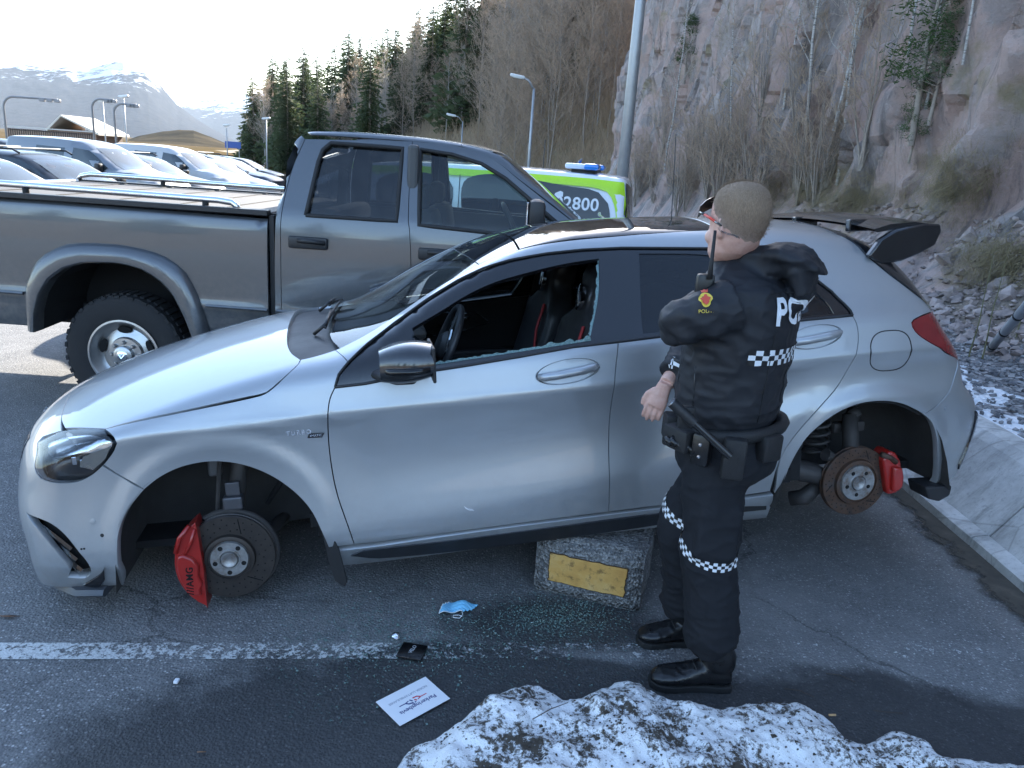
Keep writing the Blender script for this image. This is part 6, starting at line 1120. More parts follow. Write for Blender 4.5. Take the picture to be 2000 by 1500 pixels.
# ------------------------------------------------------------------ parked vehicles
def gen_vehicle(kind, name, paint, label, loc, rz, cat, group=None, scale=1.0, rails=False, glass=None, tail=False):
    K = {'van': dict(top=[(-1.0,.78),(-.8,.86),(-.55,.98),(-.1,1.09),(.30,1.18),(.62,1.36),(.95,1.58),(1.25,1.71),(1.6,1.775),(2.2,1.80),(3.2,1.785),(3.5,1.74),(3.7,1.6)], H=1.80, L=3.52, hw=.89, sect=[(.2,-.06),(.45,0),(.8,.01),(1.0,0),(1.15,-.02),(1.75,-.17),(2,-.24)], win=([(.50,1.16),(.78,1.38),(1.02,1.53),(1.45,1.58),(1.50,1.10),(.62,1.06)], [(1.72,1.12),(1.68,1.56),(2.45,1.58),(2.48,1.13)]), ws=(.22,1.02), tl=(3.45,3.52)),
         'hatch': dict(top=[(-1.0,.62),(-.8,.72),(-.5,.83),(0,.94),(.4,1.01),(.7,1.16),(1.05,1.34),(1.4,1.435),(1.8,1.46),(2.4,1.44),(2.9,1.36),(3.15,1.20),(3.3,1.0),(3.5,.85)], H=1.46, L=3.38, hw=.88, sect=[(.2,-.06),(.45,0),(.78,.01),(.92,-.01),(1.0,-.05),(1.4,-.24),(1.6,-.33)], win=([(.55,1.02),(.95,1.24),(1.25,1.35),(1.55,1.38),(1.52,.97),(.6,.94)], [(1.66,.98),(1.68,1.38),(2.2,1.36),(2.6,1.24),(2.75,1.05),(2.5,1.0)]), ws=(.38,1.12), tl=(3.1,3.4)),
         'wagon': dict(top=[(-1.0,.62),(-.8,.72),(-.5,.84),(0,.95),(.4,1.01),(.7,1.16),(1.05,1.34),(1.4,1.44),(1.8,1.475),(2.6,1.46),(3.3,1.40),(3.55,1.25),(3.68,1.0),(3.8,.85)], H=1.47, L=3.75, hw=.90, sect=[(.2,-.06),(.45,0),(.78,.01),(.92,-.01),(1.0,-.05),(1.4,-.24),(1.6,-.33)], win=([(.55,1.02),(.95,1.24),(1.25,1.35),(1.55,1.38),(1.52,.97),(.6,.94)], [(1.66,.98),(1.68,1.38),(2.4,1.38),(3.1,1.31),(3.3,1.10),(2.6,1.0)]), ws=(.38,1.12), tl=(3.5,3.75)),
         'sedan': dict(top=[(-1.0,.60),(-.8,.68),(-.5,.78),(0,.88),(.35,.95),(.7,1.14),(1.05,1.31),(1.4,1.41),(1.8,1.435),(2.2,1.40),(2.7,1.22),(3.1,1.06),(3.5,1.0),(3.75,.95)], H=1.44, L=3.78, hw=.91, sect=[(.2,-.06),(.45,0),(.78,.01),(.92,-.02),(1.0,-.06),(1.4,-.27),(1.6,-.36)], win=([(.52,.98),(.92,1.20),(1.22,1.31),(1.55,1.34),(1.52,.95),(.6,.92)], [(1.66,.95),(1.68,1.34),(2.1,1.30),(2.5,1.15),(2.7,1.0)]), ws=(.34,1.10), tl=(3.6,3.8))}[kind]
    S = GenShape(K['top'], [(-1.0,K['hw']*.93),(-.3,K['hw']*.98),(.5,K['hw']),(2.6,K['hw']),(K['L'],K['hw']*.94),(4.2,K['hw']*.9)], K['sect'], [(.15,-.72),(.4,-.84),(.65,-.85),(.85,-.74),(1.1,-.4),(2,.3)], [(.15,K['L']-.1),(.5,K['L']+.02),(.9,K['L']-.02),(1.3,K['L']-(.06 if kind == 'van' else .2)),(2,K['L']-(.2 if kind == 'van' else .6))], crown=.06, zb=.2, k=(.10,.16,.10))
    root = empty(name, loc, (0,0,rz), label=label, cat=cat, group=group); root.scale = (scale,)*3; gl = glass or GLASSBG; v, f = S.hull(); b = MB().add(v, f).build('body', paint, root, smooth='all')
    b.data.set_sharp_from_angle(angle=R(50))
    for i, w in enumerate(K['win']):
        pts = [(*p, 1) for p in on_many(S, w)]
        panel('window', S, pts, SIDE, gl, root, True, off=.004, thick=0, sp=.25, gap=0)
    x0, x1 = K['ws']; hwz = K['hw']*.62; pts = [(x0,0,1.2,1),(x0+.03,-hwz*1.12,1.2,1),(x1,-hwz*.98,1.2,1),(x1-.04,0,1.2,1)]
    q = [(p[0], p[1], float(S.top(p[0])), 1) for p in pts]; panel('windscreen', S, sym(q), DOWN, GLASSBW, root, off=.005, thick=0, sp=.25, gap=0)
    for s_ in (-1, 1):
        for xw in (0.0, K['L']-.83):
            w = MB().lathe([(.19,.0),(.20,-.01),(.305,-.012),(.318,.01),(.318,.20),(.2,.2)], 28, M=Matrix.Translation((xw, s_*(K['hw']+.005), .315)) @ (Matrix.Scale(-1, 4, (0,1,0)) if s_ > 0 else Matrix())).build('wheel', TYREBG, root, smooth=True)
            MB().lathe([(0,-.004),(.06,-.008),(.09,.006),(.16,.004),(.195,-.012),(.20,.0)], 24, M=Matrix.Translation((xw, s_*(K['hw']+.005), .315)) @ (Matrix.Scale(-1, 4, (0,1,0)) if s_ > 0 else Matrix())).build('rim', RIMBG, w, smooth=True)
            ar = [(xw+.36*math.cos(a), K['hw'], .315+.36*math.sin(a)) for a in np.linspace(0, 2*math.pi, 13)[:-1]]; arp = [(x, s_*(K['hw']+.003), z) for x, _, z in ar]
            P = [(p[0], s_*(abs(p[1])+.002), p[2]) for p in on_many(S, [(x, max(z,.22)) for x, y, z in arp])]
            MB().add(P, [tuple(range(12))]).build('wheel_arch', MAT['dark'], root, recalc=False)
        m = MB().box((.66, s_*(K['hw']+.09), 1.03 if kind != 'van' else 1.16), (.13,.19,.13 if kind != 'van' else .20), bev=.04).build('door_mirror', paint if kind != 'van' else MAT['satin'], root, smooth=True)
        hp = [(-.70,.62),(-.55,.74),(-.38,.80),(-.40,.70),(-.58,.60)]
        P = [(p[0], s_*abs(p[1]), p[2]) for p in on_many(S, hp)]
        panel('headlight', S, [(x, -abs(y), z, 1) for x, y, z in P], FRONTC, LAMPBG, root, False, off=.006, thick=0, sp=.1, gap=0) if s_ < 0 else None
        tx0, tx1 = K['tl']; MB().box((tx0+.02, s_*K['hw']*.88, .95 if kind != 'van' else 1.05), (.10,.12,.20 if kind != 'van' else .42), bev=.03).build('tail_light', REDBG, root)
        if rails: MB().tube([(1.3,s_*K['hw']*.66,K['H']-.02),(1.42,s_*K['hw']*.67,K['H']+.035),(2.6,s_*K['hw']*.67,K['H']+.03),(2.75,s_*K['hw']*.66,K['H']-.03)], .018, 6).build('roof_rail', MAT['satin'], root)
    if rails:
        for x in (1.55, 2.35): MB().box((x,0,K['H']+.05), (.07,K['hw']*1.34,.03), bev=.008).build('roof_bar', LAMPM, root)
    return root
GLASSBG = NT('parked car glass'); GLASSBG.set(Color=(.03,.04,.045), Rough=.05, Spec=.8); GLASSBG = GLASSBG.m; GLASSBW = NT('parked windscreen'); GLASSBW.set(Color=(.04,.05,.055), Rough=.05, Spec=.4); GLASSBW = GLASSBW.m
TYREBG = plain('parked tyre', (.02,.02,.021), .85); RIMBG = plain('parked rim', (.4,.4,.41), .35, .8); LAMPBG = plain('parked headlamp', (.5,.52,.55), .12, .5); REDBG = plain('parked tail lamp', (.35,.015,.012), .2)
white = carpaint('white van paint', (.46,.46,.46), 0.0, .45, .02, coat=.2); bluish = carpaint('silver van paint', (.22,.235,.255), .4, .40, .02, coat=.2); blk = carpaint('black car paint', (.015,.016,.019), 0, .35, .02, coat=.15); sil = carpaint('silver car paint', (.18,.185,.19), .5, .40, .02, coat=.2); bro = carpaint('dark bronze paint', (.07,.06,.05), .3, .35, .02, coat=.2); dbl = carpaint('dark blue paint', (.025,.035,.06), .2, .35, .02, coat=.2)
CARS = [('van','delivery_van',bluish,'pale silver delivery van behind the black estate car',(352,350),19.5,172,'van',False,.985), ('wagon','estate_car',blk,'black estate car with roof bars beside the pickup bed',(318,352),13.2,171,'car',True,1.0), ('hatch','parked_car',sil,'silver car at the left picture edge nearest the pickup bed',(222,360),10.2,172,'car',False,1.0),
    ('van','delivery_van',white,'white delivery van further along the row with a rounded nose',(474,350),25.5,171,'van',False,.985), ('hatch','parked_car',bro,'dark bronze hatchback with roof bars between the two vans',(424,355),22.0,172,'car',True,1.0), ('hatch','parked_car',sil,'silver hatchback turned tail-out with red lamps glinting',(462,330),32.0,-6,'car',True,1.08),
    ('sedan','parked_car',white,'white saloon with its front wheel showing beside the pickup cab',(534,365),27.5,172,'car',False,1.0), ('wagon','parked_car',dbl,'dark blue estate car just behind the white saloon',(548,330),33.0,174,'car',False,1.0), ('sedan','parked_car',blk,'black saloon furthest back by the slim lamp posts',(552,305),44.0,176,'car',False,1.0), ('hatch','parked_car',blk,'black hatchback at the far end under the dark spruces',(515,300),50.0,172,'car',False,1.0), ('wagon','parked_car',blk,'black estate car hidden behind the pale delivery van',(160,300),26.0,172,'car',False,1.1), ('van','delivery_van',blk,'dark van roof peeping over the pale silver van',(60,300),27.5,172,'van',False,1.0)]
for kind, nm, pm, lb, (px, py), D, rz, cat, rl, sc in CARS:
    p = at(px, py, D); th = R(rz); nose = np.array([math.cos(th)*-.85*sc, math.sin(th)*-.85*sc])
    if rz < 90: x = p[0]-3.4*sc; y = D
    else: x = p[0]-nose[0]; y = D-nose[1]
    gen_vehicle(kind, nm, pm, lb, (x, y, float(lot_z(y))), th, cat, 'vehicles parked in the lot', sc, rl)
# ------------------------------------------------------------------ the police van behind the pickup
def build_police_van():
    S = GenShape([(-1.0,.85),(-.8,.95),(-.5,1.06),(-.05,1.15),(.3,1.24),(.7,1.48),(1.05,1.64),(1.4,1.715),(1.9,1.75),(2.8,1.755),(3.6,1.745),(3.9,1.725),(4.02,1.66),(4.1,1.4)], [(-1.0,.86),(-.3,.90),(.5,.93),(3.2,.93),(4.0,.905),(4.3,.88)], [(.2,-.05),(.45,0),(.9,.008),(1.05,0),(1.15,-.015),(1.7,-.12),(2,-.18)], [(.15,-.80),(.4,-.90),(.7,-.92),(.95,-.82),(1.2,-.45),(2,.3)], [(.15,3.98),(.5,4.06),(1.0,4.05),(1.4,4.02),(1.75,3.96),(2,3.9)], crown=.05, zb=.22, k=(.10,.18,.06), tcurve=.05)
    yaw = R(-9); ca, sa = math.cos(yaw), math.sin(yaw); c = at(1236, 400, 7.55); lx, ly = 4.04, -.88; loc = (c[0]-(lx*ca-ly*sa), 7.55-(lx*sa+ly*ca), 0)
    root = empty('police_van', loc, (0,0,yaw), label='white and lime police van with dark rear windows and a blue light bar', cat='van')
    wp = carpaint('police white', (.70,.72,.75), 0, .35, .01); lime = NT('lime reflective film'); lime.set(Color=lime.mix(lime.noise(60, 3)[0], (.42,.72,.02), (.50,.80,.04)), Rough=.35); lime = lime.m; dk = glass_mat('police dark glass', (.03,.04,.05), .75)
    v, f = S.hull(60, 44); MB().add(v, f).build('body', wp, root, smooth='all')
    def sp(L): 
        o = []
        for q in L: p, n = on_surface(S, q[0], q[1]); o.append((q[0], p[1], q[1], q[2] if len(q) > 2 else 1))
        return o
    panel('lime_band', S, sp([(.95,1.60),(1.4,1.665),(1.9,1.69),(2.8,1.695),(3.6,1.688),(3.93,1.672),(3.985,1.40),(4.01,1.05),(3.94,1.05),(3.91,1.25,0),(3.86,1.46,0),(3.78,1.575,0),(3.62,1.61),(2.6,1.632),(1.6,1.622),(1.2,1.58),(.98,1.51)]), SIDE, lime, root, True, off=.004, thick=.002, sp=.10, gap=0)
    rear = panel('rear_side_window', S, sp([(2.42,1.0),(2.40,1.608,0),(3.50,1.598,0),(3.70,1.565,0),(3.80,1.47,0),(3.85,1.25,0),(3.88,1.0)]), SIDE, dk, root, True, off=.006, thick=.003, sp=.12, gap=0)
    panel('sliding_door_window', S, sp([(1.52,1.08),(1.50,1.55,0),(2.22,1.57,0),(2.24,1.08)]), SIDE, dk, root, True, off=.006, thick=.003, sp=.15, gap=0); panel('front_door_window', S, sp([(.42,1.13),(.72,1.38),(.98,1.49),(1.30,1.53),(1.33,1.09),(.52,1.06)]), SIDE, GLASSBG, root, True, off=.006, thick=.003, sp=.15, gap=0)
    panel('tail_pillar', S, sp([(3.945,1.665),(3.99,1.60),(4.0,1.3),(4.01,1.05),(3.995,1.05),(3.97,1.40)]), REARC, MAT['black'], root, True, off=.006, thick=.002, sp=.1, gap=0)
    tg = [(4.0,0,1.62,1),(3.99,-.74,1.60,1),(4.02,-.82,1.08,1),(4.05,0,1.06,1)]; panel('tailgate_window', S, sym(tg), np.array([-1.,0,-.1]), dk, root, off=.006, thick=.003, sp=.15, gap=0)
    ws = [(.34,0,1.3,1),(.37,-.72,1.3,1),(.98,-.66,1.6,1),(.95,0,1.6,1)]; panel('windscreen', S, sym(ws), DOWN, GLASSBW, root, off=.005, thick=0, sp=.2, gap=0)
    p, n = on_surface(S, 3.44, 1.44); X = Vector((1,0,0)); Z = Vector(n); X = (X-Z*X.dot(Z)).normalized(); Y = Z.cross(X); Mt = Matrix(((X.x,Y.x,Z.x,p[0]),(X.y,Y.y,Z.y,p[1]),(X.z,Y.z,Z.z,p[2]),(0,0,0,1))); wl = plain('white film', (.75,.77,.80), .4)
    text_mesh('lettering', '02800', .165, wl, rear[0], Mt @ Matrix.Translation((.06,0,.012)), .001, spacing=1.06, bold=.003)
    MB().prism([(-.34,.02),(-.31,.10),(-.24,.135),(-.20,.12),(-.20,.06),(-.26,.05),(-.28,.0),(-.26,-.05),(-.33,-.06)], .010, .012, 'z', M=Mt @ Matrix.Translation((.06,.02,0)) @ Matrix.Scale(.7,4)).build('telephone_sign', wl, rear[0])
    lb = MB().box((3.47,0,1.795), (.30,1.10,.055), bev=.024).build('light_bar', plain('light bar clear', (.60,.66,.75), .15), root, smooth=True); blue = plain('blue beacon lens', (.01,.18,.62), .1, Coat=.8)
    for y in (-.45, .45): MB().box((3.59,y*1.0,1.797), (.15,.34,.062), bev=.026).build('blue_lens', blue, lb, smooth=True)
    MB().box((3.50,0,1.755), (.24,.9,.04)).build('light_bar_foot', MAT['satin'], lb); MB().box((2.15,-.25,1.80), (.26,.20,.09), bev=.02).build('roof_aerial_box', MAT['black'], root); MB().tube([(3.0,.2,1.75),(3.0,.2,2.05)], .006, 5).build('antenna', MAT['satin'], root)
    for x in (1.40, 2.32):
        P = seam(S, [(x,-1,1.64),(x+.01,-1,1.3),(x+.01,-1,.5)], SIDE, .001, 6); MB().tube(P, .004, 5).build('door_seam', MAT['rubber'], root)
    for s_ in (-1, 1):
        MB().box((4.03,s_*.80,.95), (.07,.12,.42), bev=.02).build('tail_light', REDBG, root); mm = MB().box((.62,s_*1.06,1.20), (.13,.20,.24), bev=.04).build('door_mirror', MAT['satin'], root, smooth=True)
        for xw in (0.0, 3.1):
            w = MB().lathe([(.2,.0),(.21,-.01),(.325,-.012),(.335,.01),(.335,.22),(.2,.22)], 28, M=Matrix.Translation((xw, s_*.935, .335)) @ (Matrix.Scale(-1, 4, (0,1,0)) if s_ > 0 else Matrix())).build('wheel', TYREBG, root, smooth=True); MB().lathe([(0,-.004),(.06,-.008),(.09,.006),(.16,.004),(.205,-.012),(.21,.0)], 24, M=Matrix.Translation((xw, s_*.935, .335)) @ (Matrix.Scale(-1, 4, (0,1,0)) if s_ > 0 else Matrix())).build('rim', RIMBG, w, smooth=True)
    panel('blue_stripe', S, sp([(-.3,.78),(-.3,.92),(3.9,.92),(3.9,.78)]), SIDE, plain('police blue film', (.03,.06,.22), .4), root, True, off=.004, thick=.001, sp=.2, gap=0)
build_police_van()
# ------------------------------------------------------------------ the police officer
def loft(mb, secs, n=24, cap=True, e=.85):
    """secs: (centre, half axis a, half axis b) with vectors; superelliptic rings joined"""
    v, f = [], []
    for c, a, b in secs:
        c, a, b = np.array(c, float), np.array(a, float), np.array(b, float)
        for k in range(n):
            q = 2*math.pi*k/n; cs, sn = math.cos(q), math.sin(q); v.append(c + a*math.copysign(abs(cs)**e, cs) + b*math.copysign(abs(sn)**e, sn))
    for i in range(len(secs)-1):
        for k in range(n): f.append((i*n+k, i*n+(k+1) % n, (i+1)*n+(k+1) % n, (i+1)*n+k))
    if cap: f += [tuple(range(n))[::-1], tuple((len(secs)-1)*n+k for k in range(n))]
    return mb.add(v, f)
def ball(mb, c, r, n=16):
    r = (r, r, r) if isinstance(r, (int, float)) else r; v = []; f = []
    for i in range(1, n):
        th = math.pi*i/n
        for k in range(2*n): q = math.pi*k/n; v.append((c[0]+r[0]*math.sin(th)*math.cos(q), c[1]+r[1]*math.sin(th)*math.sin(q), c[2]+r[2]*math.cos(th)))
    m = 2*n; v += [(c[0], c[1], c[2]+r[2]), (c[0], c[1], c[2]-r[2])]; t, b = len(v)-2, len(v)-1
    for i in range(n-2):
        for k in range(m): f.append((i*m+k, (i+1)*m+k, (i+1)*m+(k+1) % m, i*m+(k+1) % m))
    f += [(t, k, (k+1) % m) for k in range(m)] + [(b, (n-2)*m+(k+1) % m, (n-2)*m+k) for k in range(m)]
    return mb.add(v, f)
def remeshed(mb, voxel, smooth=4, fac=.5):
    """union of the collected shapes as one continuous skin -> (verts, faces, normals)"""
    o = mb.build('tmp_union', None); r = o.modifiers.new('r', 'REMESH'); r.mode = 'VOXEL'; r.voxel_size = voxel
    if smooth: s = o.modifiers.new('s', 'SMOOTH'); s.iterations = smooth; s.factor = fac
    dg = bpy.context.evaluated_depsgraph_get(); dg.update(); me = bpy.data.meshes.new_from_object(o.evaluated_get(dg)); bpy.data.objects.remove(o, do_unlink=True)
    V = np.empty(len(me.vertices)*3); me.vertices.foreach_get('co', V); N = np.empty(len(me.vertices)*3); me.vertices.foreach_get('normal', N); F = [tuple(p.vertices) for p in me.polygons]; bpy.data.meshes.remove(me)
    return V.reshape(-1,3), F, N.reshape(-1,3)
def noise3(P, sc, seed=0): return np.array([mnoise.noise(Vector((p[0]*sc[0]+seed, p[1]*sc[1], p[2]*sc[2]))) for p in P])
def build_officer():
    ox, oy = .745, 2.50
    root = empty('person', (0,0,0), label='person in black police uniform seen from behind, standing by the smashed car door', cat='person')
    yaw = R(30); fwd = np.array([-math.cos(yaw), math.sin(yaw), 0]); left = np.array([-math.sin(yaw), -math.cos(yaw), 0]); U = np.array([0,0,1.])
    def pt(f, l, z): return np.array([ox, oy, 0]) + fwd*f + left*l + U*z
    cloth = NT('black shell jacket'); cn = cloth.noise(7, 5)[0]; cloth.set(Color=cloth.mix(cn, (.010,.011,.014), (.019,.020,.025)), Rough=.62, Spec=.35); cloth.bump(cloth.noise(420, 2)[0], .12, .002); cloth = cloth.m
    trs = NT('black trousers'); cn = trs.noise(8, 5)[0]; trs.set(Color=trs.mix(cn, (.011,.012,.015), (.022,.023,.027)), Rough=.85, Spec=.2); trs.bump(trs.noise(500, 2)[0], .2, .002); trs = trs.m
    leather = plain('polished boot leather', (.009,.009,.010), .30, var=.3, scale=20, bump=.25, bscale=90); web = plain('belt webbing', (.010,.010,.011), .65, bump=.3, bscale=200); skin = NT('skin'); sn = skin.noise(26, 5, .6)[0]; skin.set(Color=skin.ramp(sn, [(.3,(.50,.27,.21)),(.55,(.60,.36,.29)),(.75,(.64,.42,.35))]), Rough=.5); skin.b.inputs['Subsurface Weight'].default_value = .12; skin.b.inputs['Subsurface Radius'].default_value = (.012,.005,.003); skin.bump(skin.noise(300, 3)[0], .15, .001); skin = skin.m
    white = plain('reflective white', (.72,.74,.77), .45, var=.05); blackp = plain('black check', (.008,.008,.009), .5)
    # ---- body: head, neck, trunk, limbs and hands as one skin
    B = MB(); hc = np.array([.668, 2.452, 1.650]); hyaw = R(66); hf = np.array([-math.cos(hyaw), math.sin(hyaw), -.10]); hf /= np.linalg.norm(hf); hl = np.array([-math.sin(hyaw), -math.cos(hyaw), 0]); hu = np.cross(hf, hl)*1.0; hu = hu if hu[2] > 0 else -hu
    def H(f, l, u): return hc + hf*f + hl*l + hu*u
    secs = []
    for u, fc, a, b in ((-.125,.055,.030,.030),(-.115,.048,.050,.045),(-.095,.035,.072,.060),(-.06,.016,.088,.068),(-.02,.004,.097,.073),(.02,-.004,.102,.0765),(.06,-.008,.098,.075),(.09,-.010,.083,.065),(.108,-.012,.058,.046),(.117,-.012,.026,.020)): secs.append((H(fc, 0, u), hf*a, hl*b))
    loft(B, secs, 28, e=.95)
    loft(B, [(H(.088,0,.005), hl*.011, hu*.012),(H(.112,0,-.022), hl*.015, hu*.014),(H(.104,0,-.038), hl*.017, hu*.009)], 10)      # nose
    for s_ in (1, -1):
        loft(B, [(H(-.004, s_*.066, -.022), hf*.020, hu*.032),(H(-.012, s_*.080, -.018), hf*.019, hu*.033),(H(-.018, s_*.088, -.016), hf*.010, hu*.022)], 12)   # ears
        ball(B, H(.062, s_*.045, -.045), .026, 8)
    loft(B, [(H(.085,0,-.075), hl*.024, hu*.007),(H(.095,0,-.077), hl*.018, hu*.006)], 10); loft(B, [(H(.075,0,-.11), hl*.02, hu*.015),(H(.084,0,-.108), hl*.014, hu*.011)], 10)
    loft(B, [(H(-.015,0,-.05), fwd*.060, left*.056),(pt(.045,.005,1.535), fwd*.060, left*.058),(pt(.02,0,1.46), fwd*.075, left*.085),(pt(.0,0,1.42), fwd*.09, left*.15),(pt(-.005,0,1.25), fwd*.11, left*.16),(pt(.0,0,1.05), fwd*.11, left*.15),(pt(0,0,.93), fwd*.12, left*.16),(pt(0,0,.84), fwd*.10, left*.15)], 20)
    arms = {1: [pt(0,.17,1.43), pt(.135,.235,1.335), np.array([.635,2.475,1.395]), np.array([.585,2.545,1.42])], -1: [pt(0,-.19,1.43), np.array([.66,2.70,1.22]), np.array([.535,2.565,1.085]), np.array([.508,2.553,1.025])]}
    for s_, A in arms.items(): B.tube([A[0], (A[0]+A[1])/2, A[1]], [.055,.05,.042], 12); B.tube([A[1], (A[1]+A[2])/2, A[2]], [.043,.038,.029], 12)
    def hand(wr, d, palm_n, thumb_side, curl):
        """palm, four curled fingers and a thumb; d along the hand, palm_n out of the palm"""
        K = .84; d = d/np.linalg.norm(d)*K; pn = palm_n - d*(palm_n@d)/(K*K); pn = pn/np.linalg.norm(pn)*K; sd = np.cross(d/K, pn)*thumb_side
        loft(B, [(wr-d*.02, sd*.029, pn*.021),(wr+d*.02, sd*.034, pn*.018),(wr+d*.06, sd*.042, pn*.016),(wr+d*.088, sd*.042, pn*.014)], 14)
        for i, (o, L) in enumerate(((.034,.074),(.012,.083),(-.011,.078),(-.033,.062))):
            p = wr + d*.085 + sd*o; q = [p-d*.02]; dd = d
            for k in range(3):
                c = curl*(k+.6); v = d*math.cos(c) + pn*math.sin(c); q.append(q[-1] + (v*L*(.45 if k == 0 else .32) + (d*.02 if k == 0 else 0)))
            B.tube(q, [.0082,.0078,.0072,.0058], 8)
        th = wr + d*.022 + sd*.028; B.tube([th, th+d*.03+sd*.022+pn*.006, th+d*.058+sd*.028+pn*.014, th+d*.082+sd*.026+pn*.020], [.013,.0115,.0100,.0080], 8)
    hand(np.array([.524,2.558,1.072]), np.array([-.30,-.05,-.95]), np.array([.3,.95,-.1]), -1, .34); hand(arms[1][2], np.array([-.15,.9,.35]), np.array([.8,.2,.2]), 1, .7)
    legs = {1: [pt(.0,.095,.90), np.array([.712,2.405,.545]), np.array([.775,2.415,.13])], -1: [pt(0,-.10,.90), np.array([.665,2.585,.53]), np.array([.735,2.645,.13])]}
    for A in legs.values(): B.tube([A[0], (A[0]+A[1])/2, A[1], (A[1]*.6+A[2]*.4), A[1]*.2+A[2]*.8], [.085,.072,.055,.055,.040], 12)
    V, F, N = remeshed(B, .0042, 5, .4); body = mk('body', V, F, skin, root)
    eye = plain('eye white', (.7,.68,.65), .2)
    for s_ in (1, -1): ball(mbe := MB(), H(.082, s_*.031, .004), .012, 8); mbe.build('eye', eye, root, smooth='all')
    # ---- hair: close-cropped, with a hairline
    bv = BVHTree.FromPolygons([tuple(p) for p in V], F)
    hv, hfc = [], []; nu, nv = 48, 26
    for i in range(nv):
        for k in range(nu):
            az = 2*math.pi*k/nu; front = math.cos(az); low = .008 - .085*max(0, -front)**1.0 + (.100*max(0, front) if front > 0 else 0) + .006*math.sin(k*1.7); top = .125; th = i/(nv-1); el0 = math.atan2(low, .095); el = el0 + (math.pi/2-el0)*th
            d = hf*math.cos(el)*math.cos(az) + hl*math.cos(el)*math.sin(az)*.9 + hu*math.sin(el); d /= np.linalg.norm(d); o = hc + d*.25; h = bv.ray_cast(Vector(o), Vector(-d)); p = np.array(h[0]) if h[0] else hc+d*.1
            hv.append(p + d*(.0048*min(1, th*2.2) + .0006))
    for i in range(nv-1):
        for k in range(nu): hfc.append((i*nu+k, i*nu+(k+1) % nu, (i+1)*nu+(k+1) % nu, (i+1)*nu+k))
    hm = NT('cropped fair hair'); st = hm.n('Mapping', {0: hm.co(), 'Scale': (1,1,.22)}).outputs[0]; hn = hm.noise(420, 3, .7, 0, st)[0]; hb = hm.noise(16, 4)[0]; fd = hm.n('Attribute', attribute_name='fade').outputs['Fac']; hc_ = hm.mix(hb, hm.ramp(hn, [(.3,(.14,.095,.06)),(.55,(.30,.21,.14)),(.75,(.48,.36,.25))]), (.27,.19,.128)); hm.set(Color=hm.mix(fd, hc_, (.36,.25,.20)), Rough=.65); hm.bump(hn, 1.0, .006); ho = mk('hair', hv, hfc, hm.m, root); at_ = ho.data.attributes.new('fade', 'FLOAT', 'POINT'); at_.data.foreach_set('value', [float(max(0, 1-(i//nu)/(nv-1)*2.6))**1.3*.85 for i in range(len(hv))])
    sv = []; rnd = random.Random(2); sf = []
    for i in range(15000):
        a = rnd.choice(range(nu*2, nu*nv-1)); p = np.array(hv[a]) + np.array([rnd.gauss(0,.004) for _ in range(3)]); d = p-hc; d /= np.linalg.norm(d); q = p + d*rnd.uniform(.002,.007) + np.array([0,0,-.005])*rnd.random() - hf*.003*rnd.random(); s_ = np.cross(d, [rnd.gauss(0,1) for _ in range(3)]); s_ /= np.linalg.norm(s_)+1e-9; k = len(sv); sv += [p-s_*.0005, p+s_*.0005, q]; sf.append((k, k+1, k+2))
    tag(mk('hair_stubble', sv, sf, hm.m, root, smooth=False), kind='stuff')
    # ---- jacket
    J = MB()
    tor = [(.015,.0,.995,.150,.185),(.015,0,1.02,.166,.190),(.014,0,1.08,.174,.198),(.010,0,1.16,.172,.200),(.005,0,1.25,.172,.206),(.0,0,1.34,.170,.214),(-.004,0,1.405,.156,.214),(.002,0,1.455,.140,.205),(.022,0,1.50,.105,.150),(.035,0,1.535,.090,.100)]
    loft(J, [(pt(f, l, z), fwd*a, left*b) for f, l, z, a, b in tor], 36, e=.88)
    def tubes(P, r, n=16):
        m = 9; pts = []; rr = []
        for i in range(len(P)-1):
            for k in range(m): t = k/m; pts.append(P[i]+(P[i+1]-P[i])*t); rr.append(r[i]+(r[i+1]-r[i])*t)
        pts.append(P[-1]); rr.append(r[-1]); J.tube(pts, rr, n)
    A = arms[1]; tubes([pt(-.015,.185,1.415), pt(.06,.232,1.375), A[1]+np.array([0,0,.0])], [.084,.081,.073]); tubes([A[1]+np.array([.01,.0,.0]), (A[1]+A[2])/2, A[2]-np.array([0,.02,0])], [.073,.066,.056]); ball(J, A[1]+np.array([.004,.004,.0]), .073, 12)
    A = arms[-1]; tubes([pt(-.01,-.19,1.41), (A[0]+A[1])/2, A[1]], [.092,.082,.072]); tubes([A[1], (A[1]+A[2])/2, A[2]+np.array([.012,.006,.030])], [.072,.064,.050])
    loft(J, [(pt(.03,0,1.50), fwd*.108, left*.112),(pt(.040,0,1.530), fwd*.092, left*.088),(pt(.050,0,1.553), fwd*.086, left*.080)], 24, cap=True)      # stand-up collar
    # rolled hood hanging behind the neck
    loft(J, [(pt(-.03,.10,1.530), fwd*.05, U*.030),(pt(-.06,.075,1.545), fwd*.07, U*.048),(pt(-.12,.0,1.545), fwd*.085, U*.060),(pt(-.10,-.08,1.54), fwd*.07, U*.05),(pt(-.03,-.11,1.525), fwd*.05, U*.03)], 16)
    loft(J, [(pt(-.11,0,1.565), fwd*.055, left*.105),(pt(-.155,0,1.51), fwd*.048, left*.10),(pt(-.175,0,1.45), fwd*.030, left*.085),(pt(-.165,0,1.40), fwd*.014, left*.05)], 18)
    loft(J, [(pt(-.05,.02,1.556), U*.034, left*.085),(pt(-.105,.018,1.566), U*.034, left*.108),(pt(-.165,.012,1.556), U*.026, left*.098),(pt(-.215,.006,1.528), U*.014, left*.070),(pt(-.235,.0,1.515), U*.006, left*.035)], 16)
    V, F, N = remeshed(J, .0075, 5, .5)
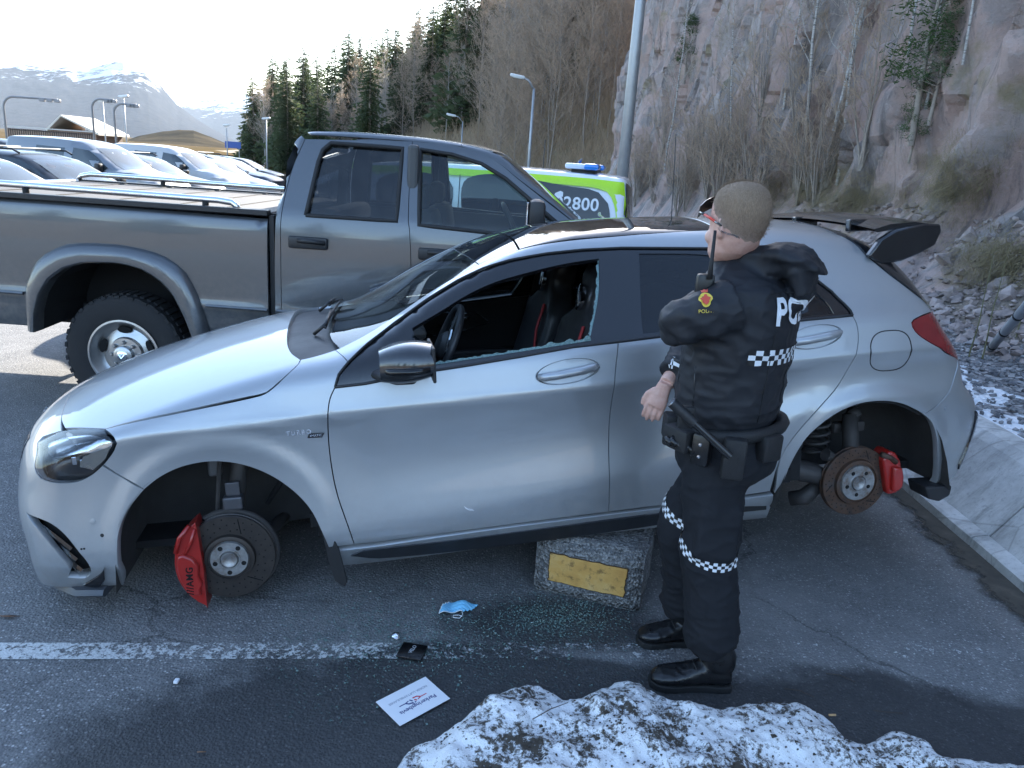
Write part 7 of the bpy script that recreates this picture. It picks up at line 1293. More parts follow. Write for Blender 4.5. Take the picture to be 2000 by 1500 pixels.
    n1 = noise3(V, (9,9,15), 3); n2 = noise3(V, (20,20,30), 9); n3 = noise3(V, (5,5,26), 21); up = np.clip((V[:,2]-1.0)/.3, 0, 1)
    rid = lambda n: (1-np.abs(n)*2.2).clip(-1, 1)**3
    # pulled folds at the elbow, armpit and waist
    D = .0055*rid(n1) + .0022*rid(n2) + .0045*rid(n3)*(1-up*.6) - .004
    el = np.linalg.norm(V-arms[1][1], axis=1); D += .006*np.exp(-(el/.14)**2)*np.sin((V@np.array([40.,20.,-70.])) + 3*n1)
    ap = np.linalg.norm(V-pt(.08,.20,1.33), axis=1); D += .006*np.exp(-(ap/.13)**2)*np.sin((V@np.array([55.,0.,85.])) + 4*n1)
    V = V + N*D[:,None]; jk = mk('jacket', V, F, cloth, root); JB = BVHTree.FromPolygons([tuple(p) for p in V], F)
    def wrap(P2, to3, bvh=JB, off=.003):
        """lay a flat print on the cloth: each (point, inward direction) is pushed onto the surface"""
        out = []
        for p in P2:
            o, d = to3(p); h = bvh.ray_cast(Vector(o), Vector(d)); q = np.array(h[0]) if h[0] else o+d*.1; n = np.array(h[1]) if h[0] else -d; n = n if n@d < 0 else -n; out.append(q + n*off)
        return out
    def back3(p):      # (metres round the back from its middle, height) -> ray towards the spine
        a = p[0]/.19; d = -fwd*math.cos(a) + left*math.sin(a); return pt(-.02,0,p[1]) + d*.6, -d
    def strip(name, to3, u0, u1, v0, v1, nu, nv, par, bvh=JB):
        for mt, odd, nm in ((white, 0, name), (blackp, 1, name+'_dark')):
            vv, ff = [], []
            for i in range(nu):
                for j in range(nv):
                    if (i+j) % 2 == odd: continue
                    ua, ub = u0+(u1-u0)*i/nu, u0+(u1-u0)*(i+1)/nu; va, vb = v0+(v1-v0)*j/nv, v0+(v1-v0)*(j+1)/nv; q = wrap([(ua,va),((ua+ub)/2,va),(ub,va),(ub,vb),((ua+ub)/2,vb),(ua,vb)], to3, bvh); k = len(vv); vv += q; ff.append(tuple(range(k, k+6)))
            tag(mk(name if odd == 0 else name, vv, ff, mt, par, smooth=False), kind='stuff')
    strip('checked_band', back3, .245, -.245, 1.232, 1.282, 22, 3, jk)
    # lettering across the shoulders
    c = bpy.data.curves.new('tmp', 'FONT'); c.body = 'POLITI'; c.size = .112; c.align_x = 'CENTER'; c.align_y = 'CENTER'; c.offset = .003; c.space_character = 1.12; t = bpy.data.objects.new('tmp', c); COL.objects.link(t); dg = bpy.context.evaluated_depsgraph_get(); dg.update(); me = bpy.data.meshes.new_from_object(t.evaluated_get(dg)); bpy.data.objects.remove(t, do_unlink=True)
    bm = bmesh.new(); bm.from_mesh(me); bmesh.ops.triangulate(bm, faces=bm.faces[:]); bmesh.ops.subdivide_edges(bm, edges=[e for e in bm.edges if e.calc_length() > .02], cuts=2, use_grid_fill=False); bmesh.ops.triangulate(bm, faces=bm.faces[:]); bm.verts.index_update(); P2 = [(-v.co.x*1.0, v.co.y+1.395) for v in bm.verts]; TF = [tuple(v.index for v in f.verts) for f in bm.faces]; bm.free()
    mk('back_lettering', wrap([(-p[0]*1.0, p[1]) if False else (p[0]*1.0, p[1]) for p in P2], back3, off=.0045), TF, white, jk, smooth=False)
    # arm badge
    sh = pt(.045,.30,1.432); bd = np.array([.15,1.0,-.35]); bd /= np.linalg.norm(bd); bx = np.array([1.,-.1,.15]); by = np.cross(bx, bd); by = by/np.linalg.norm(by); by = by if by[2] > 0 else -by
    def arm3(p): return sh + bx*p[0] + by*p[1] - bd*.25, bd
    gold, rdd = plain('badge gold', (.62,.46,.05), .5), plain('badge red', (.50,.06,.03), .5); T = math.pi
    shield = [(.019*math.cos(a)*(1.0 if math.sin(a) > -.2 else .75), .023*math.sin(a)) for a in np.linspace(0, 2*T, 21)[:-1]]
    mk('arm_badge', wrap(shield, arm3, off=.004), [tuple(range(20))], gold, jk, smooth=False); mk('badge_emblem', wrap([(.012*math.cos(a)*(1+.25*math.sin(5*a)), .014*math.sin(a)*(1+.2*math.cos(4*a))) for a in np.linspace(0, 2*T, 25)[:-1]], arm3, off=.0055), [tuple(range(24))], rdd, jk, smooth=False); mk('badge_crown', wrap([(-.008,.023),(.008,.023),(.010,.033),(.005,.029),(0,.035),(-.005,.029),(-.010,.033)], arm3, off=.0055), [tuple(range(7))], rdd, jk, smooth=False)
    o_ = wrap([(-.018,-.034)], arm3, off=.006)[0]; X = Vector(bx).normalized(); Z = Vector(-bd); Y = Z.cross(X); X = Y.cross(Z); text_mesh('badge_lettering', 'POLITI', .0155, gold, jk, Matrix(((X.x,Y.x,Z.x,o_[0]+.018),(X.y,Y.y,Z.y,o_[1]-.002),(X.z,Y.z,Z.z,o_[2]+.004),(0,0,0,1))), .0004)
    for L_ in ([(-.20+.04*k, 1.462-.010*abs(k-5)/5) for k in range(11)], [(.02, 1.22-.018*k) for k in range(11)], [(.17, 1.40-.036*k) for k in range(11)]):
        MB().tube(wrap(L_, back3, off=.0008), .0016, 5).build('seam', plain('seam black', (.006,.006,.007), .7), jk, smooth='all')
    wc = arms[-1][2]+np.array([.012,.006,.03])
    def cuff3(p): a = p[0]/.055; d = np.array([math.cos(a), -math.sin(a), 0]); return wc + U*p[1] + d*.066, -d
    strip('cuff_checks', cuff3, .055*1.3, .055*2.6, .028, .062, 4, 3, jk)
    for q in ([pt(.09,.222,1.20), pt(.085,.226,1.14), pt(.082,.224,1.07)], [pt(.15,.15,1.18), pt(.16,.148,1.12)]):
        w = []
        for p in q: d = -(left*.9+fwd*.2); h = JB.ray_cast(Vector(p-d*.3), Vector(d)); w.append(np.array(h[0])+np.array(h[1])*.001 if h[0] else p)
        MB().tube(w, .0022, 5).build('pocket_zip', plain('zip grey', (.03,.03,.032), .35), jk, smooth='all')
    hemr = [pt(.015+.182*math.cos(a), .208*math.sin(a), 1.012) for a in np.linspace(0, 2*T, 40)[:-1]]
    # ---- trousers
    Tm = MB(); loft(Tm, [(pt(.012,0,1.03), fwd*.145, left*.175),(pt(.008,0,.97), fwd*.158, left*.185),(pt(-.008,0,.90), fwd*.172, left*.192),(pt(-.012,0,.84), fwd*.160, left*.188),(pt(0,0,.78), fwd*.11, left*.15)], 28)
    for s_, A in legs.items():
        hip = A[0]+np.array([0,0,-.02]); P = [hip, hip*.6+A[1]*.4, A[1]+np.array([.012,0,.07]), A[1], A[1]*.72+A[2]*.28+np.array([.012,0,0]), A[1]*.40+A[2]*.60+np.array([.016,0,0]), A[1]*.18+A[2]*.82+np.array([.006,0,.0]), A[2]+np.array([-.002,0,.012])]; r = [.112,.106,.100,.098,.096,.095,.096,.068]
        pts, rr = [], []
        for i in range(len(P)-1):
            for k in range(6): t = k/6; pts.append(P[i]+(P[i+1]-P[i])*t); rr.append(r[i]+(r[i+1]-r[i])*t)
        Tm.tube(pts+[P[-1]], rr+[r[-1]], 18)
    Tm.box(legs[1][1]*.55+legs[1][0]*.45+np.array([.01,-.075,-.06]), (.15,.06,.20), bev=.02)      # cargo pocket on the near thigh
    V, F, N = remeshed(Tm, .008, 5, .5); n1 = noise3(V, (9,9,16), 5); n2 = noise3(V, (22,22,30), 11); n3 = noise3(V, (7,7,17), 25); lo = np.clip((.55-V[:,2])/.35, 0, 1)
    D = .005*rid(n1) + .002*rid(n2) + .008*rid(n3)*lo - .003; V = V + N*D[:,None]; tr = mk('trousers', V, F, trs, root); TB = BVHTree.FromPolygons([tuple(p) for p in V], F)
    for s_, cz in ((1, .548), (-1, .60)):
        kc = legs[s_][1] if s_ > 0 else legs[s_][1]*.9+legs[s_][0]*.1
        def leg3(p, kc=kc): a = p[0]/.105; d = np.array([math.sin(a), -math.cos(a), 0]); return np.array([kc[0], kc[1], p[1]-.030*math.cos(a)-.012*math.sin(a)+.012]) + d*.17, -d
        strip('checked_band', leg3, -.235, .235, cz-.016, cz+.018, 30, 3, tr, TB)
    # ---- belt, pouches, baton, radio
    ring = [pt(.004+.176*math.cos(a), .196*math.sin(a), .980-.012*math.cos(a)) for a in np.linspace(0, 2*T, 45)]; belt = MB().tube(ring, .024, 8, cap=False, flat=.45).build('duty_belt', web, root, smooth='all'); v = belt.data.vertices
    co = np.array([x.co[:] for x in v]); co[:,2] = .980 + (co[:,2]-.980)*2.2; v.foreach_set('co', co.ravel())
    def pouch(name, f, l, z, d, mt, bev=.010, out=.0):
        a = math.atan2(l/.196, f/.176); M = Matrix.Translation(pt(f*(1+out), l*(1+out), z)) @ Euler((0,0,math.atan2((fwd*f+left*l)[1], (fwd*f+left*l)[0]))).to_matrix().to_4x4(); return MB().box((0,0,0), d, bev=bev, M=M).build(name, mt, root, smooth=True), M
    pouch('glove_pouch', .10, .20, .955, (.055,.11,.075), web); p2, M2 = pouch('snap_pouch', .015, .225, .945, (.040,.060,.105), leather)
    for dz in (.020,-.020): MB().lathe([(0,.0245),(.005,.0240),(.0065,.0210)], 12, axis='x', M=M2 @ Matrix.Translation((0,0,dz))).build('stud', MAT['chrome'], p2, smooth=True)
    pouch('radio_pouch', -.085, .212, .935, (.045,.070,.135), web); pouch('magazine_pouch', .165, .10, .955, (.05,.07,.09), web); pouch('rear_pouch', -.165, .10, .96, (.045,.08,.09), web)
    rng = random.Random(3)
    for i in range(5): a = pt(.10+.02*i-.04, .225, .95+.012*rng.uniform(-1,1)); MB().tube([a, a+np.array([.015,-.014,-.01]), a+np.array([.03,-.008,-.03+.01*i])], [.011,.012,.010], 7).build('glove_finger', leather, root, smooth='all')
    b0, b1 = at(1312, 786, 2.275), at(1428, 893, 2.235); bat = MB().tube([b0, b0+(b1-b0)*.38], [.0175,.0175], 16).build('baton', plain('baton grip', (.014,.014,.015), .55, bump=.3, bscale=150), root, smooth=True); MB().tube([b0+(b1-b0)*.37, b0+(b1-b0)*.985], [.0125,.0125], 14).build('baton_shaft', plain('baton tube', (.016,.016,.017), .25), bat, smooth=True); MB().tube([b0-(b1-b0)*.012, b0], [.0165,.018], 16).build('baton_cap', plain('baton cap grey', (.22,.22,.23), .3, .7), bat, smooth=True)
    MB().box(at(1340,815,2.29), (.05,.03,.075), bev=.01).build('baton_holder', web, root, smooth=True)
    a0, a1 = at(1386, 545, 2.34), at(1397, 450, 2.34); ra = MB().box(a0+np.array([-.008,.02,-.03]), (.055,.03,.085), bev=.010).build('radio', plain('radio black', (.010,.010,.011), .4), root, smooth=True); MB().tube([a0, a0*.7+a1*.3, a1], [.009,.0062,.0045], 10).build('radio_antenna', MAT['rubber'], ra, smooth='all')
    # ---- sunglasses pushed up on the head, earpiece lead
    G = [H(.092, l, u) for l, u in ((-.078,.030),(-.060,.046),(-.030,.060),(0,.064),(.030,.060),(.060,.046),(.080,.028))]; gm = plain('glasses black', (.008,.008,.009), .15, Coat=.5)
    L_ = []
    for i, p in enumerate(G): L_ += [p + hu*.022 - hf*.004, p - hu*.016 + hf*.008, p - hu*.016 + hf*.011, p + hu*.022 + hf*.0]
    gl = MB().add(L_, [(i*4+k, i*4+(k+1) % 4, (i+1)*4+(k+1) % 4, (i+1)*4+k) for i in range(6) for k in range(4)] + [(0,1,2,3), (27,26,25,24)]).build('sunglasses', gm, root, smooth=True)
    for s_ in (1, -1):
        P = [H(.088, s_*.080, .030), H(.060, s_*.084, .022), H(.030, s_*.086, .012), H(.000, s_*.088, .000), H(-.030, s_*.087, -.012)]; MB().tube([P[0], P[1]], .0042, 8).build('temple_hinge', gm, gl, smooth='all'); MB().tube(P[1:4], [.0040,.0044,.0040], 8).build('red_temple', plain('red temple', (.62,.05,.03), .4), gl, smooth='all'); MB().tube(P[3:], [.0040,.0030], 8).build('temple_tip', gm, gl, smooth='all')
    cp = [H(-.018,.088,-.020), H(-.030,.084,-.030), H(-.048,.076,-.036), H(-.062,.064,-.040), H(-.074,.052,-.048)]; fine = []
    for i in range(60): t = i/59*(len(cp)-1); k = min(len(cp)-2, int(t)); q = cp[k]+(cp[k+1]-cp[k])*(t-k); fine.append(q + hu*.0028*math.sin(i*1.9) + hl*.0028*math.cos(i*1.9))
    MB().tube(fine, .0011, 5).build('coiled_lead', glass_mat('clear coil', (.75,.78,.8), .25), root, smooth='all')
    # ---- boots
    def boot(heel, toe, ank, s_):
        h, t = np.array(heel), np.array(toe); d = (t-h)/np.linalg.norm(t-h); sd = np.array([-d[1], d[0], 0]); L = np.linalg.norm(t-h); C = lambda u, w, z: h + d*u*L + sd*w + U*z
        sole = []; prof = [(0.0,.028),(.03,.036),(.15,.040),(.35,.037),(.5,.040),(.68,.050),(.82,.052),(.93,.042),(1.0,.018)]
        ring = [(u, w) for u, w in prof] + [(u, -w) for u, w in prof[::-1]]; n = len(ring); v = [C(u, w, z0) for z0 in (.0,.026) for u, w in ring]; f = [tuple(range(n))[::-1], tuple(range(n, 2*n))] + [(k, (k+1) % n, n+(k+1) % n, n+k) for k in range(n)]
        b = MB(); secs = []
        for u, w, zt in ((.015,.026,.075),(.06,.036,.105),(.18,.040,.118),(.32,.040,.118),(.45,.043,.098),(.6,.049,.080),(.75,.051,.068),(.88,.045,.060),(.96,.030,.050),(.995,.012,.036)): secs.append((C(u, 0, .022+(zt-.022)/2), sd*w, U*((zt-.022)/2)))
        loft(b, secs, 20, e=.72); sh = C(.20,0,.0); loft(b, [(sh+U*.09, d*.066, sd*.043),(sh+U*.14-d*.004, d*.060, sd*.044),(np.array([*ank[:2], 0])*.6+sh*.4*np.array([1,1,0])+U*.20, d*.056, sd*.047),(np.array([*ank[:2], 0])+U*.255, d*.058, sd*.050)], 20, e=.9)
        V, F, N = remeshed(b, .006, 4, .5); n1 = noise3(V, (30,30,30), 2); V = V + N*(.0016*rid(n1))[:,None]; o = mk('boot', V, F, leather, root)
        MB().add(v, f).build('boot_sole', plain('boot sole rubber', (.010,.010,.010), .75, bump=.3), o, smooth=False, bevel=.004)
        for k in range(5):
            z = .085+.026*k; u = .46-.055*k; MB().tube([C(u, -.036, z+.0), C(u+.03, -.012, z+.016), C(u+.03, .012, z+.016), C(u, .036, z)], .0028, 5).build('lace', MAT['rubber'], o, smooth='all')
    boot((.868,2.402,0), (.570,2.392,0), (.775,2.41), 1); boot((.815,2.668,0), (.560,2.640,0), (.737,2.645), -1)
    return root
build_officer()
# ------------------------------------------------------------------ block, snow, litter, broken glass
def build_props():
    rnd = random.Random(21)
    # concrete block under the sill: near face corners from the ground line
    a, b = gnd(1040,1152), gnd(1246,1200); d = (b-a); d[2] = 0; W = np.linalg.norm(d); d /= W; nrm = np.array([-d[1], d[0], 0]); dep = .33; h = .272
    cm = NT('porous concrete block'); n = cm.noise(9, 5)[0]; st = cm.voro(95); c = cm.ramp(cm.n('SeparateColor', {0: st[1]}).outputs[0], [(.1,(.10,.10,.10)),(.5,(.20,.20,.20)),(.85,(.32,.32,.315))]); c = cm.mix(cm.ramp(n, [(.4,0),(.75,.4)]), c, (.14,.14,.14)); cm.set(Color=c, Rough=.95); cm.bump(st[0], 1.0, .012)
    root = empty('concrete_block', a, (0,0,math.atan2(d[1], d[0])), label='grey porous concrete block with a yellow panel propping up the hatchback', cat='concrete block')
    nx, ny, nz = 46, 32, 28; bm = bmesh.new(); bmesh.ops.create_cube(bm, size=1)
    for v in bm.verts: v.co = Vector(((v.co.x+.5)*W, (v.co.y+.5)*dep, (v.co.z+.5)*h))
    bmesh.ops.bevel(bm, geom=bm.edges[:], offset=.014, segments=3, affect='EDGES'); bmesh.ops.subdivide_edges(bm, edges=bm.edges[:], cuts=5, use_grid_fill=True)
    for v in bm.verts: q = v.co*38; k = mnoise.noise(q)*.003 + mnoise.noise(v.co*90)*.002; v.co += Vector((k, mnoise.noise(q+Vector((9,0,0)))*.003, k if v.co.z > .02 else 0))
    me = bpy.data.meshes.new('body'); bm.to_mesh(me); bm.free(); me.shade_smooth(); me.materials.append(cm.m); o = bpy.data.objects.new('body', me); COL.objects.link(o); o.parent = root
    yp = NT('stained yellow foam'); n = yp.noise(7, 6, .65)[0]; n2 = yp.noise(34, 5, .7)[0]; c = yp.ramp(n, [(.3,(.46,.24,.06)),(.5,(.56,.32,.085)),(.7,(.62,.42,.17))]); c = yp.mix(yp.ramp(n2, [(.54,0),(.68,.8)]), c, (.16,.09,.03)); yp.set(Color=c, Rough=.75); yp.bump(n2, .5, .006)
    x0, x1, z0, z1 = W*.145, W*.855, h*.25, h*.72; N = 44; ring = []
    for (p, q) in (((x0,z0),(x1,z0)),((x1,z0),(x1,z1)),((x1,z1),(x0,z1)),((x0,z1),(x0,z0))):
        for k in range(N//4): t = k/(N//4); ring.append((p[0]+(q[0]-p[0])*t+rnd.uniform(-.0035,.0035), p[1]+(q[1]-p[1])*t+rnd.uniform(-.0035,.0035)))
    MB().prism(ring, -.008, .02, 'y').build('yellow_panel', yp.m, root, bevel=.003); MB().prism([(x+(x-W/2)*.022, z+(z-h*.48)*.045) for x, z in ring], -.0045, .02, 'y').build('panel_rim', plain('dark brown rim', (.06,.035,.015), .9, var=.5, scale=40), root)
    # dirty snow heap along the near edge
    tr_ = [(640,1700),(700,1590),(765,1490),(795,1440),(870,1402),(960,1348),(1020,1322),(1050,1316),(1085,1330),(1115,1346),(1180,1322),(1240,1313),(1270,1322),(1300,1345),(1360,1362),(1430,1358),(1500,1350),(1560,1355),(1610,1372),(1640,1410),(1690,1427),(1725,1412),(1760,1402),(1790,1415),(1815,1442),(1900,1460),(2000,1466),(2150,1480),(2400,1500)]
    q_ = [gnd(a_, b_, .055) for a_, b_ in tr_]; yb = spline(sorted((float(r_[0]), float(r_[1])) for r_ in q_))
    xs = np.arange(-.60,2.85,.0105); vs = np.linspace(0,1,120)**1.25; X, Vv = np.meshgrid(xs, vs, indexing='ij'); Yb = yb(X) + .028*fbm(X*9, X*0, 3, 4) + .012*fbm(X*40, X*0, 7, 3); Y = Yb - Vv*(Yb-.75); dist = Yb-Y
    edge = 1-np.exp(-dist/(.06+.05*fbm(X*6, Y*6, 90, 3))); lump = fbm(X*3.2, Y*3.2, 12, 4); fine = fbm(X*14, Y*14, 30, 5); rid_ = np.abs(fbm(X*5+3, Y*5, 44, 4)); Z = edge*(.066 + .14*lump + .065*fine + .08*(.12-rid_) + .03*np.clip(dist, 0, .6)) + .012*fbm(X*60, Y*60, 50, 3)*edge - .003
    Z = np.maximum(Z, -.004 + .02*edge)
    sm = NT('dirty old snow'); co = sm.co(); a1 = sm.noise(4.2, 7, .72)[0]; a2 = sm.noise(42, 6, .75)[0]; a3 = sm.voro(260)[0]; gy = sm.n('SeparateXYZ', {0: sm.n('NewGeometry').outputs['Normal']}).outputs[1]
    k = sm.math('ADD', sm.math('MULTIPLY', a1, .55), sm.math('MULTIPLY', a2, .55)); grit = sm.ramp(k, [(.525,0),(.555,.55),(.59,1)]); sp_ = sm.ramp(sm.math('MULTIPLY', a3, sm.math('SUBTRACT', 1.45, a1)), [(.09,.95),(.17,0)]); base = sm.mix(a2, (.70,.70,.70), (.93,.93,.93)); c = sm.mix(sm.math('MAXIMUM', grit, sm.math('MULTIPLY', sp_, .8)), base, sm.ramp(a2, [(.4,(.028,.022,.016)),(.7,(.09,.07,.05))]))
    sm.set(Color=c, Rough=.75); sm.b.inputs['Subsurface Weight'].default_value = .0; sm.bump(sm.math('ADD', a2, sm.math('MULTIPLY', sm.noise(200, 4)[0], .5)), .55, .012)
    o = mk('snow_heap', np.stack([X.ravel(), Y.ravel(), Z.ravel()], 1), grid_faces(len(xs), len(vs)), sm.m); tag(o, 'heap of dirty melting snow in front of the officer boots', 'snow heap')
    if o.data.polygons[len(vs)*40+60].normal.z < 0: o.data.flip_normals()
    SB = BVHTree.FromObject(o, bpy.context.evaluated_depsgraph_get()) if False else BVHTree.FromPolygons([tuple(p) for p in np.stack([X.ravel(), Y.ravel(), Z.ravel()], 1)], grid_faces(len(xs), len(vs)))
    # grit lying on the snow
    V, F = [], []
    for i in range(7000):
        x, y = rnd.uniform(-.5,2.4), 1.2+1.2*rnd.random()
        if float(fbm(np.array(x*5.), np.array(y*5.), 61)) + rnd.uniform(-.14,.14) < .02: continue
        hqt = SB.ray_cast(Vector((x, y, 1)), Vector((0,0,-1)))[0]
        if not hqt: continue
        s = rnd.uniform(.0015,.005)*(2.2 if rnd.random() < .06 else 1); n = len(V); V += [(hqt.x+s*rnd.uniform(.6,1.3), hqt.y, hqt.z), (hqt.x-s, hqt.y+s, hqt.z), (hqt.x-s, hqt.y-s*rnd.uniform(.5,1.2), hqt.z), (hqt.x, hqt.y, hqt.z+s)]; F += [(n, n+1, n+3), (n+1, n+2, n+3), (n+2, n, n+3)]
    tag(mk('snow_grit', V, F, plain('dark grit', (.045,.036,.026), .9, var=.5, scale=30), smooth=False), 'dark grit and soil crumbs scattered on the snow heap', 'grit', kind='stuff')
    tw = MB().tube([gnd(1040,1405,.13), gnd(1075,1385,.15), gnd(1110,1372,.16)], [.0015,.0018,.001], 5).build('twig', plain('twig brown', (.05,.035,.025), .8)); tag(tw, 'thin bent twig lying on the snow heap', 'twig')
    # safety glass
    gm = NT('green safety glass'); n = gm.n('ObjectInfo').outputs['Random']; gm.set(Color=gm.mix(gm.noise(90, 2)[0], (.09,.20,.17), (.30,.44,.41)), Rough=.06, Spec=.8, Alpha=.5); V, F = [], []
    def shard(x, y, s):
        a = rnd.uniform(0, 6.3); t = rnd.uniform(-.5,.5); e = Euler((t, rnd.uniform(-.5,.5), a)).to_matrix(); n = len(V); q = [(-s,-s*.7,0),(s,-s*.6,0),(s*.8,s*.7,0),(-s*.7,s*.8,0),(-s,-s*.7,s*.9),(s,-s*.6,s*.9),(s*.8,s*.7,s*.9),(-s*.7,s*.8,s*.9)]
        for p in q: w = e @ Vector(p); V.append((x+w.x, y+w.y, max(.004, w.z+.005+s*.2)))
        F.extend([tuple(n+i for i in f) for f in ((4,5,6,7),(0,1,5,4),(1,2,6,5),(2,3,7,6),(3,0,4,7))])
    for i in range(5200):
        z = rnd.random()
        if z < .42: p = gnd(rnd.gauss(1090,70), rnd.gauss(1205,26))
        elif z < .80: p = gnd(rnd.gauss(800,120), rnd.gauss(1245,40))
        else: p = gnd(rnd.uniform(540,1300), rnd.uniform(1120,1420))
        shard(p[0], p[1], rnd.uniform(.0010,.0028)*(1.6 if rnd.random() < .06 else 1))
    for i in range(26): p = gnd(rnd.uniform(700,1180), rnd.uniform(1140,1350)); shard(p[0], p[1], rnd.uniform(.003,.006))
    tag(mk('broken_glass', V, F, gm.m, smooth=False), 'green crumbs of broken window glass strewn over the asphalt', 'broken glass', kind='stuff')
    # face mask
    c = gnd(893,1192); root = empty('face_mask', c, (0,0,R(-14)), label='crumpled light blue surgical face mask lying on the asphalt', cat='face mask'); nx, ny = 28, 18; v = []
    for i in range(nx):
        for j in range(ny):
            u, w = i/(nx-1)-.5, j/(ny-1)-.5; taper = 1-.35*max(0, -w)*1.6 - .18*abs(u); x = .135*u*taper + .03*w; y = .085*w*(1-.30*u) + .012*math.sin(u*4); z = .010 + .022*math.exp(-((u-.1)**2+(w-.1)**2)*7) + .004*math.sin(w*34) + .006*math.sin(u*9+w*5); v.append((x, y, z))
    bl = NT('mask blue'); bl.set(Color=bl.mix(bl.noise(50, 3)[0], (.16,.48,.72), (.24,.58,.80)), Rough=.85); bl.bump(bl.n('TexWave', {'Vector': bl.co(), 'Scale': 60.0}, bands_direction='Y').outputs[1], .2, .002); f = grid_faces(nx, ny); m_ = MB().add(v, f).build('cloth', bl.m, root, smooth='all', recalc=False); sd = m_.modifiers.new('s', 'SOLIDIFY'); sd.thickness = .0012
    wm = plain('mask white', (.75,.77,.78), .85); MB().tube([v[i*ny] for i in range(nx)], .0028, 6, flat=.5).build('hem', wm, root, smooth='all'); MB().tube([v[j] for j in range(ny)], .0026, 6).build('hem', wm, root, smooth='all')
    e0 = np.array(v[ny-1]); e1 = np.array(v[0]); 
    MB().tube([e0, e0+np.array([-.020,.006,-.004]), e0+np.array([-.045,-.004,-.010]), e0+np.array([-.050,-.022,-.012]), e0+np.array([-.030,-.024,-.010]), e0+np.array([-.012,-.010,-.002])], .0014, 6).build('ear_loop', wm, root, smooth='all'); e2 = np.array(v[(nx-1)*ny]); MB().tube([e2, e2+np.array([.010,-.016,-.004]), e2+np.array([.004,-.040,-.010]), e2+np.array([-.022,-.044,-.010]), e2+np.array([-.026,-.030,-.010]), e2+np.array([-.006,-.022,-.008]), e2+np.array([.012,-.030,-.006])], .0014, 6).build('ear_loop', wm, root, smooth='all')
    # black case
    c = gnd(805,1277); root = empty('black_case', c, (0,0,R(-9)), label='small flat black case with a silver word lying on the white line', cat='case'); MB().box((0,0,.009), (.098,.092,.014), bev=.006).build('body', plain('black case shell', (.008,.008,.009), .25, var=.3, Coat=.3), root, smooth=True); text_mesh('lettering', 'VELO', .020, plain('silver print', (.55,.56,.58), .4), root, Matrix.Translation((.0,.006,.0164)) @ Euler((0,0,R(82))).to_matrix().to_4x4(), .0002, spacing=1.0)
    c = gnd(774,1248); bm = bmesh.new(); bmesh.ops.create_icosphere(bm, subdivisions=3, radius=.017)
    for v_ in bm.verts: v_.co *= 1 + .45*mnoise.noise(v_.co*70); v_.co.z *= .75
    me = bpy.data.meshes.new('foil_ball'); bm.to_mesh(me); bm.free(); me.materials.append(plain('crumpled foil', (.70,.71,.74), .22, 1.0)); o = bpy.data.objects.new('foil_ball', me); COL.objects.link(o); o.location = (c[0], c[1], .013); tag(o, 'crumpled ball of silver foil beside the black case', 'foil')
    # parking permit
    P = [gnd(*q) for q in ((732,1377),(829,1329),(881,1369),(782,1421))]; ctr = sum(P)/4; ex = (P[1]-P[0]); L = np.linalg.norm(ex); ex /= L; Wd = np.linalg.norm(P[3]-P[0]); ang = math.atan2(ex[1], ex[0]); root = empty('parking_permit', (ctr[0], ctr[1], .0), (R(1.5),R(-1.0),ang), label='white laminated parking permit lying upside down on the wet asphalt', cat='card')
    MB().box((0,0,.011), (L,Wd,.0016), bev=.0005).build('sheet', plain('laminated paper', (.80,.80,.82), .18, var=.03), root); bt = plain('print navy', (.03,.04,.16), .4); gt = plain('print grey', (.25,.26,.32), .4); rt = plain('print red', (.55,.03,.05), .4)
    Mu = Matrix.Translation((0,0,.0122)) @ Euler((0,0,math.pi)).to_matrix().to_4x4()
    text_mesh('title', 'Parkeringsbevis', .0235, bt, root, Mu @ Matrix.Translation((-.002,.026,0)), .0001, bold=.0003); text_mesh('subtitle', 'NORSK LUFTAMBULANSE', .0138, gt, root, Mu @ Matrix.Translation((.0,-.030,0)), .0001)
    lg = [(-.050,.004),(-.018,.004),(-.006,.012),(.004,.004),(-.008,-.006),(-.020,-.001),(-.028,-.008),(-.034,-.002)]
    MB().tube([(-.055,.001,0),(-.030,.001,0),(-.016,.006,0)], .0020, 5, M=Mu, flat=.2).tube([(-.030,.001,0),(-.020,-.008,0),(-.004,-.009,0)], .0028, 5, M=Mu, flat=.2).tube([(-.010,.008,0),(-.004,.0,0)], .0028, 5, M=Mu, flat=.2).build('logo_mark', rt, root); MB().tube([(.055,-.002,0),(.030,-.002,0),(.016,-.006,0)], .0020, 5, M=Mu, flat=.2).tube([(.030,-.002,0),(.022,.007,0),(.006,.010,0)], .0030, 5, M=Mu, flat=.2).tube([(.010,-.008,0),(.004,.002,0)], .0028, 5, M=Mu, flat=.2).lathe([(0,.0004),(.0032,.0004),(.0032,0)], 10, axis='z', M=Mu @ Matrix.Translation((-.001,.012,0))).build('logo_mark', bt, root)
    # small litter
    c = gnd(345,1334); o = MB().box((c[0],c[1],.008), (.016,.022,.010), bev=.003).build('paper_scrap', plain('scrap white', (.75,.76,.78), .6)); tag(o, 'tiny white scrap on the wet asphalt far left', 'scrap')
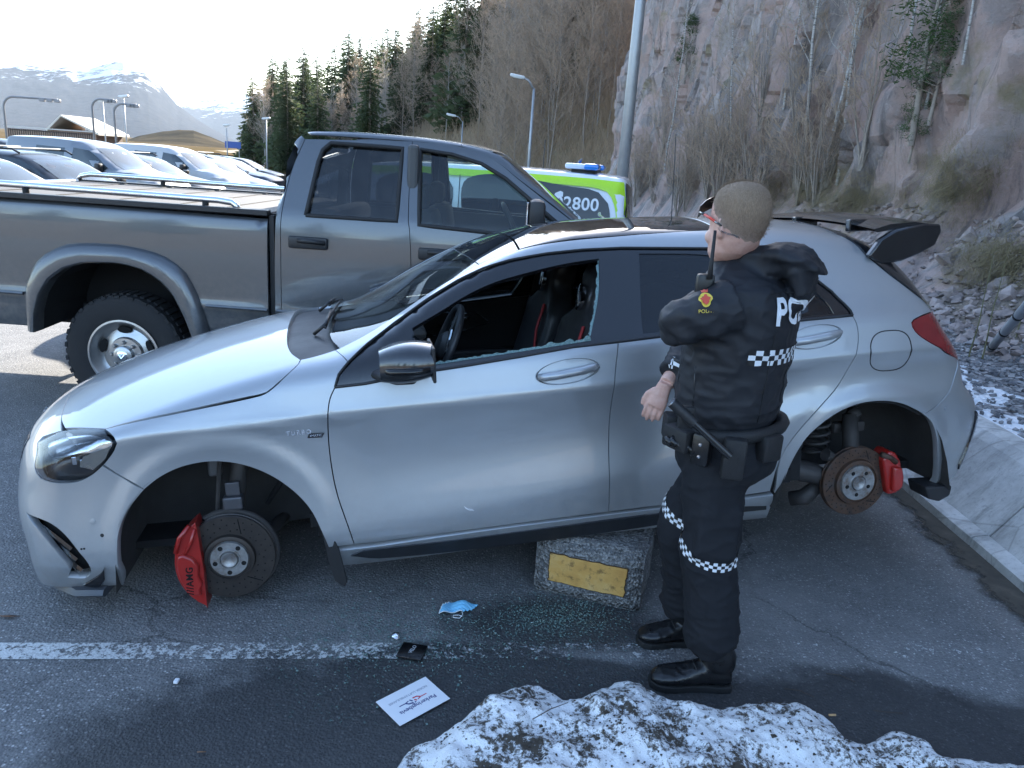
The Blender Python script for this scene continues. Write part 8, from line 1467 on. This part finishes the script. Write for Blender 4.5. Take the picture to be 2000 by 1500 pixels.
    for px, py, lb, col in ((16,1207,'brown curled dead leaf at the left picture edge',(.13,.06,.03)),(394,1473,'small orange-brown leaf fragment near the bottom edge',(.25,.12,.05))):
        c = gnd(px, py); s = .045 if px < 100 else .014; o = mk('dead_leaf', [(c[0]-s,c[1],.008),(c[0],c[1]-s*.25,.014),(c[0]+s,c[1]+s*.1,.010),(c[0],c[1]+s*.25,.006)], [(0,1,2,3)], plain('dead leaf', col, .7, var=.4, scale=60)); sd = o.modifiers.new('s', 'SOLIDIFY'); sd.thickness = .002; tag(o, lb, 'leaf')
    c = gnd(1626,1397,.03); o = MB().tube([c+np.array([-.012,0,0]), c+np.array([.012,.003,0])], .0038, 8).build('cigarette_butt', plain('butt tan', (.50,.30,.14), .8)); tag(o, 'tan cigarette butt at the edge of the snow heap', 'cigarette butt')
    for i, (px, py) in enumerate(((1640,1322),(1560,1352),(1735,1395))):
        c = gnd(px, py); a = rnd.uniform(-.6,.2); o = MB().tube([c+np.array([-.05,.01,.004]), c+np.array([0,0,.008]), c+np.array([.055*math.cos(a),.055*math.sin(a),.004])], .0016, 5).build('twig', plain('dry twig', (.06,.045,.035), .9)); tag(o, ('short dry twig right of the near boot heel','dry twig just above the snow heap edge','dry twig on the damp asphalt furthest right')[i], 'twig')
    # leaning pipe behind the car
    a, b = gnd(1925,692,.42), at(2022,578,5.0); d = b-a; o = empty('leaning_pipe', a, label='grey banded pipe leaning up beyond the hatchback tail', cat='pipe'); MB().tube([(0,0,0), d*.9, d*2.0], .034, 14).build('tube', plain('grey pipe', (.30,.32,.34), .5, .3, var=.25), o, smooth='all')
    for t in (.18,.45,.72): MB().tube([d*t, d*(t+.02)], .037, 14).build('band', MAT['rubber'], o, smooth='all')
build_props()
# ------------------------------------------------------------------ thin spring haze over the whole valley
hz = NT('thin haze'); hz.t.nodes.remove(hz.b); pv = hz.n('VolumePrincipled', {'Color': (.74,.86,1.0,1), 'Density': 5e-5, 'Anisotropy': .0}); hz.t.links.new(pv.outputs[0], hz.out.inputs['Volume'])
hb = MB().box((0,3000,229), (16000,13000,462)).build('haze', hz.m); tag(hb, 'thin pale haze filling the valley air', 'haze', kind='stuff')
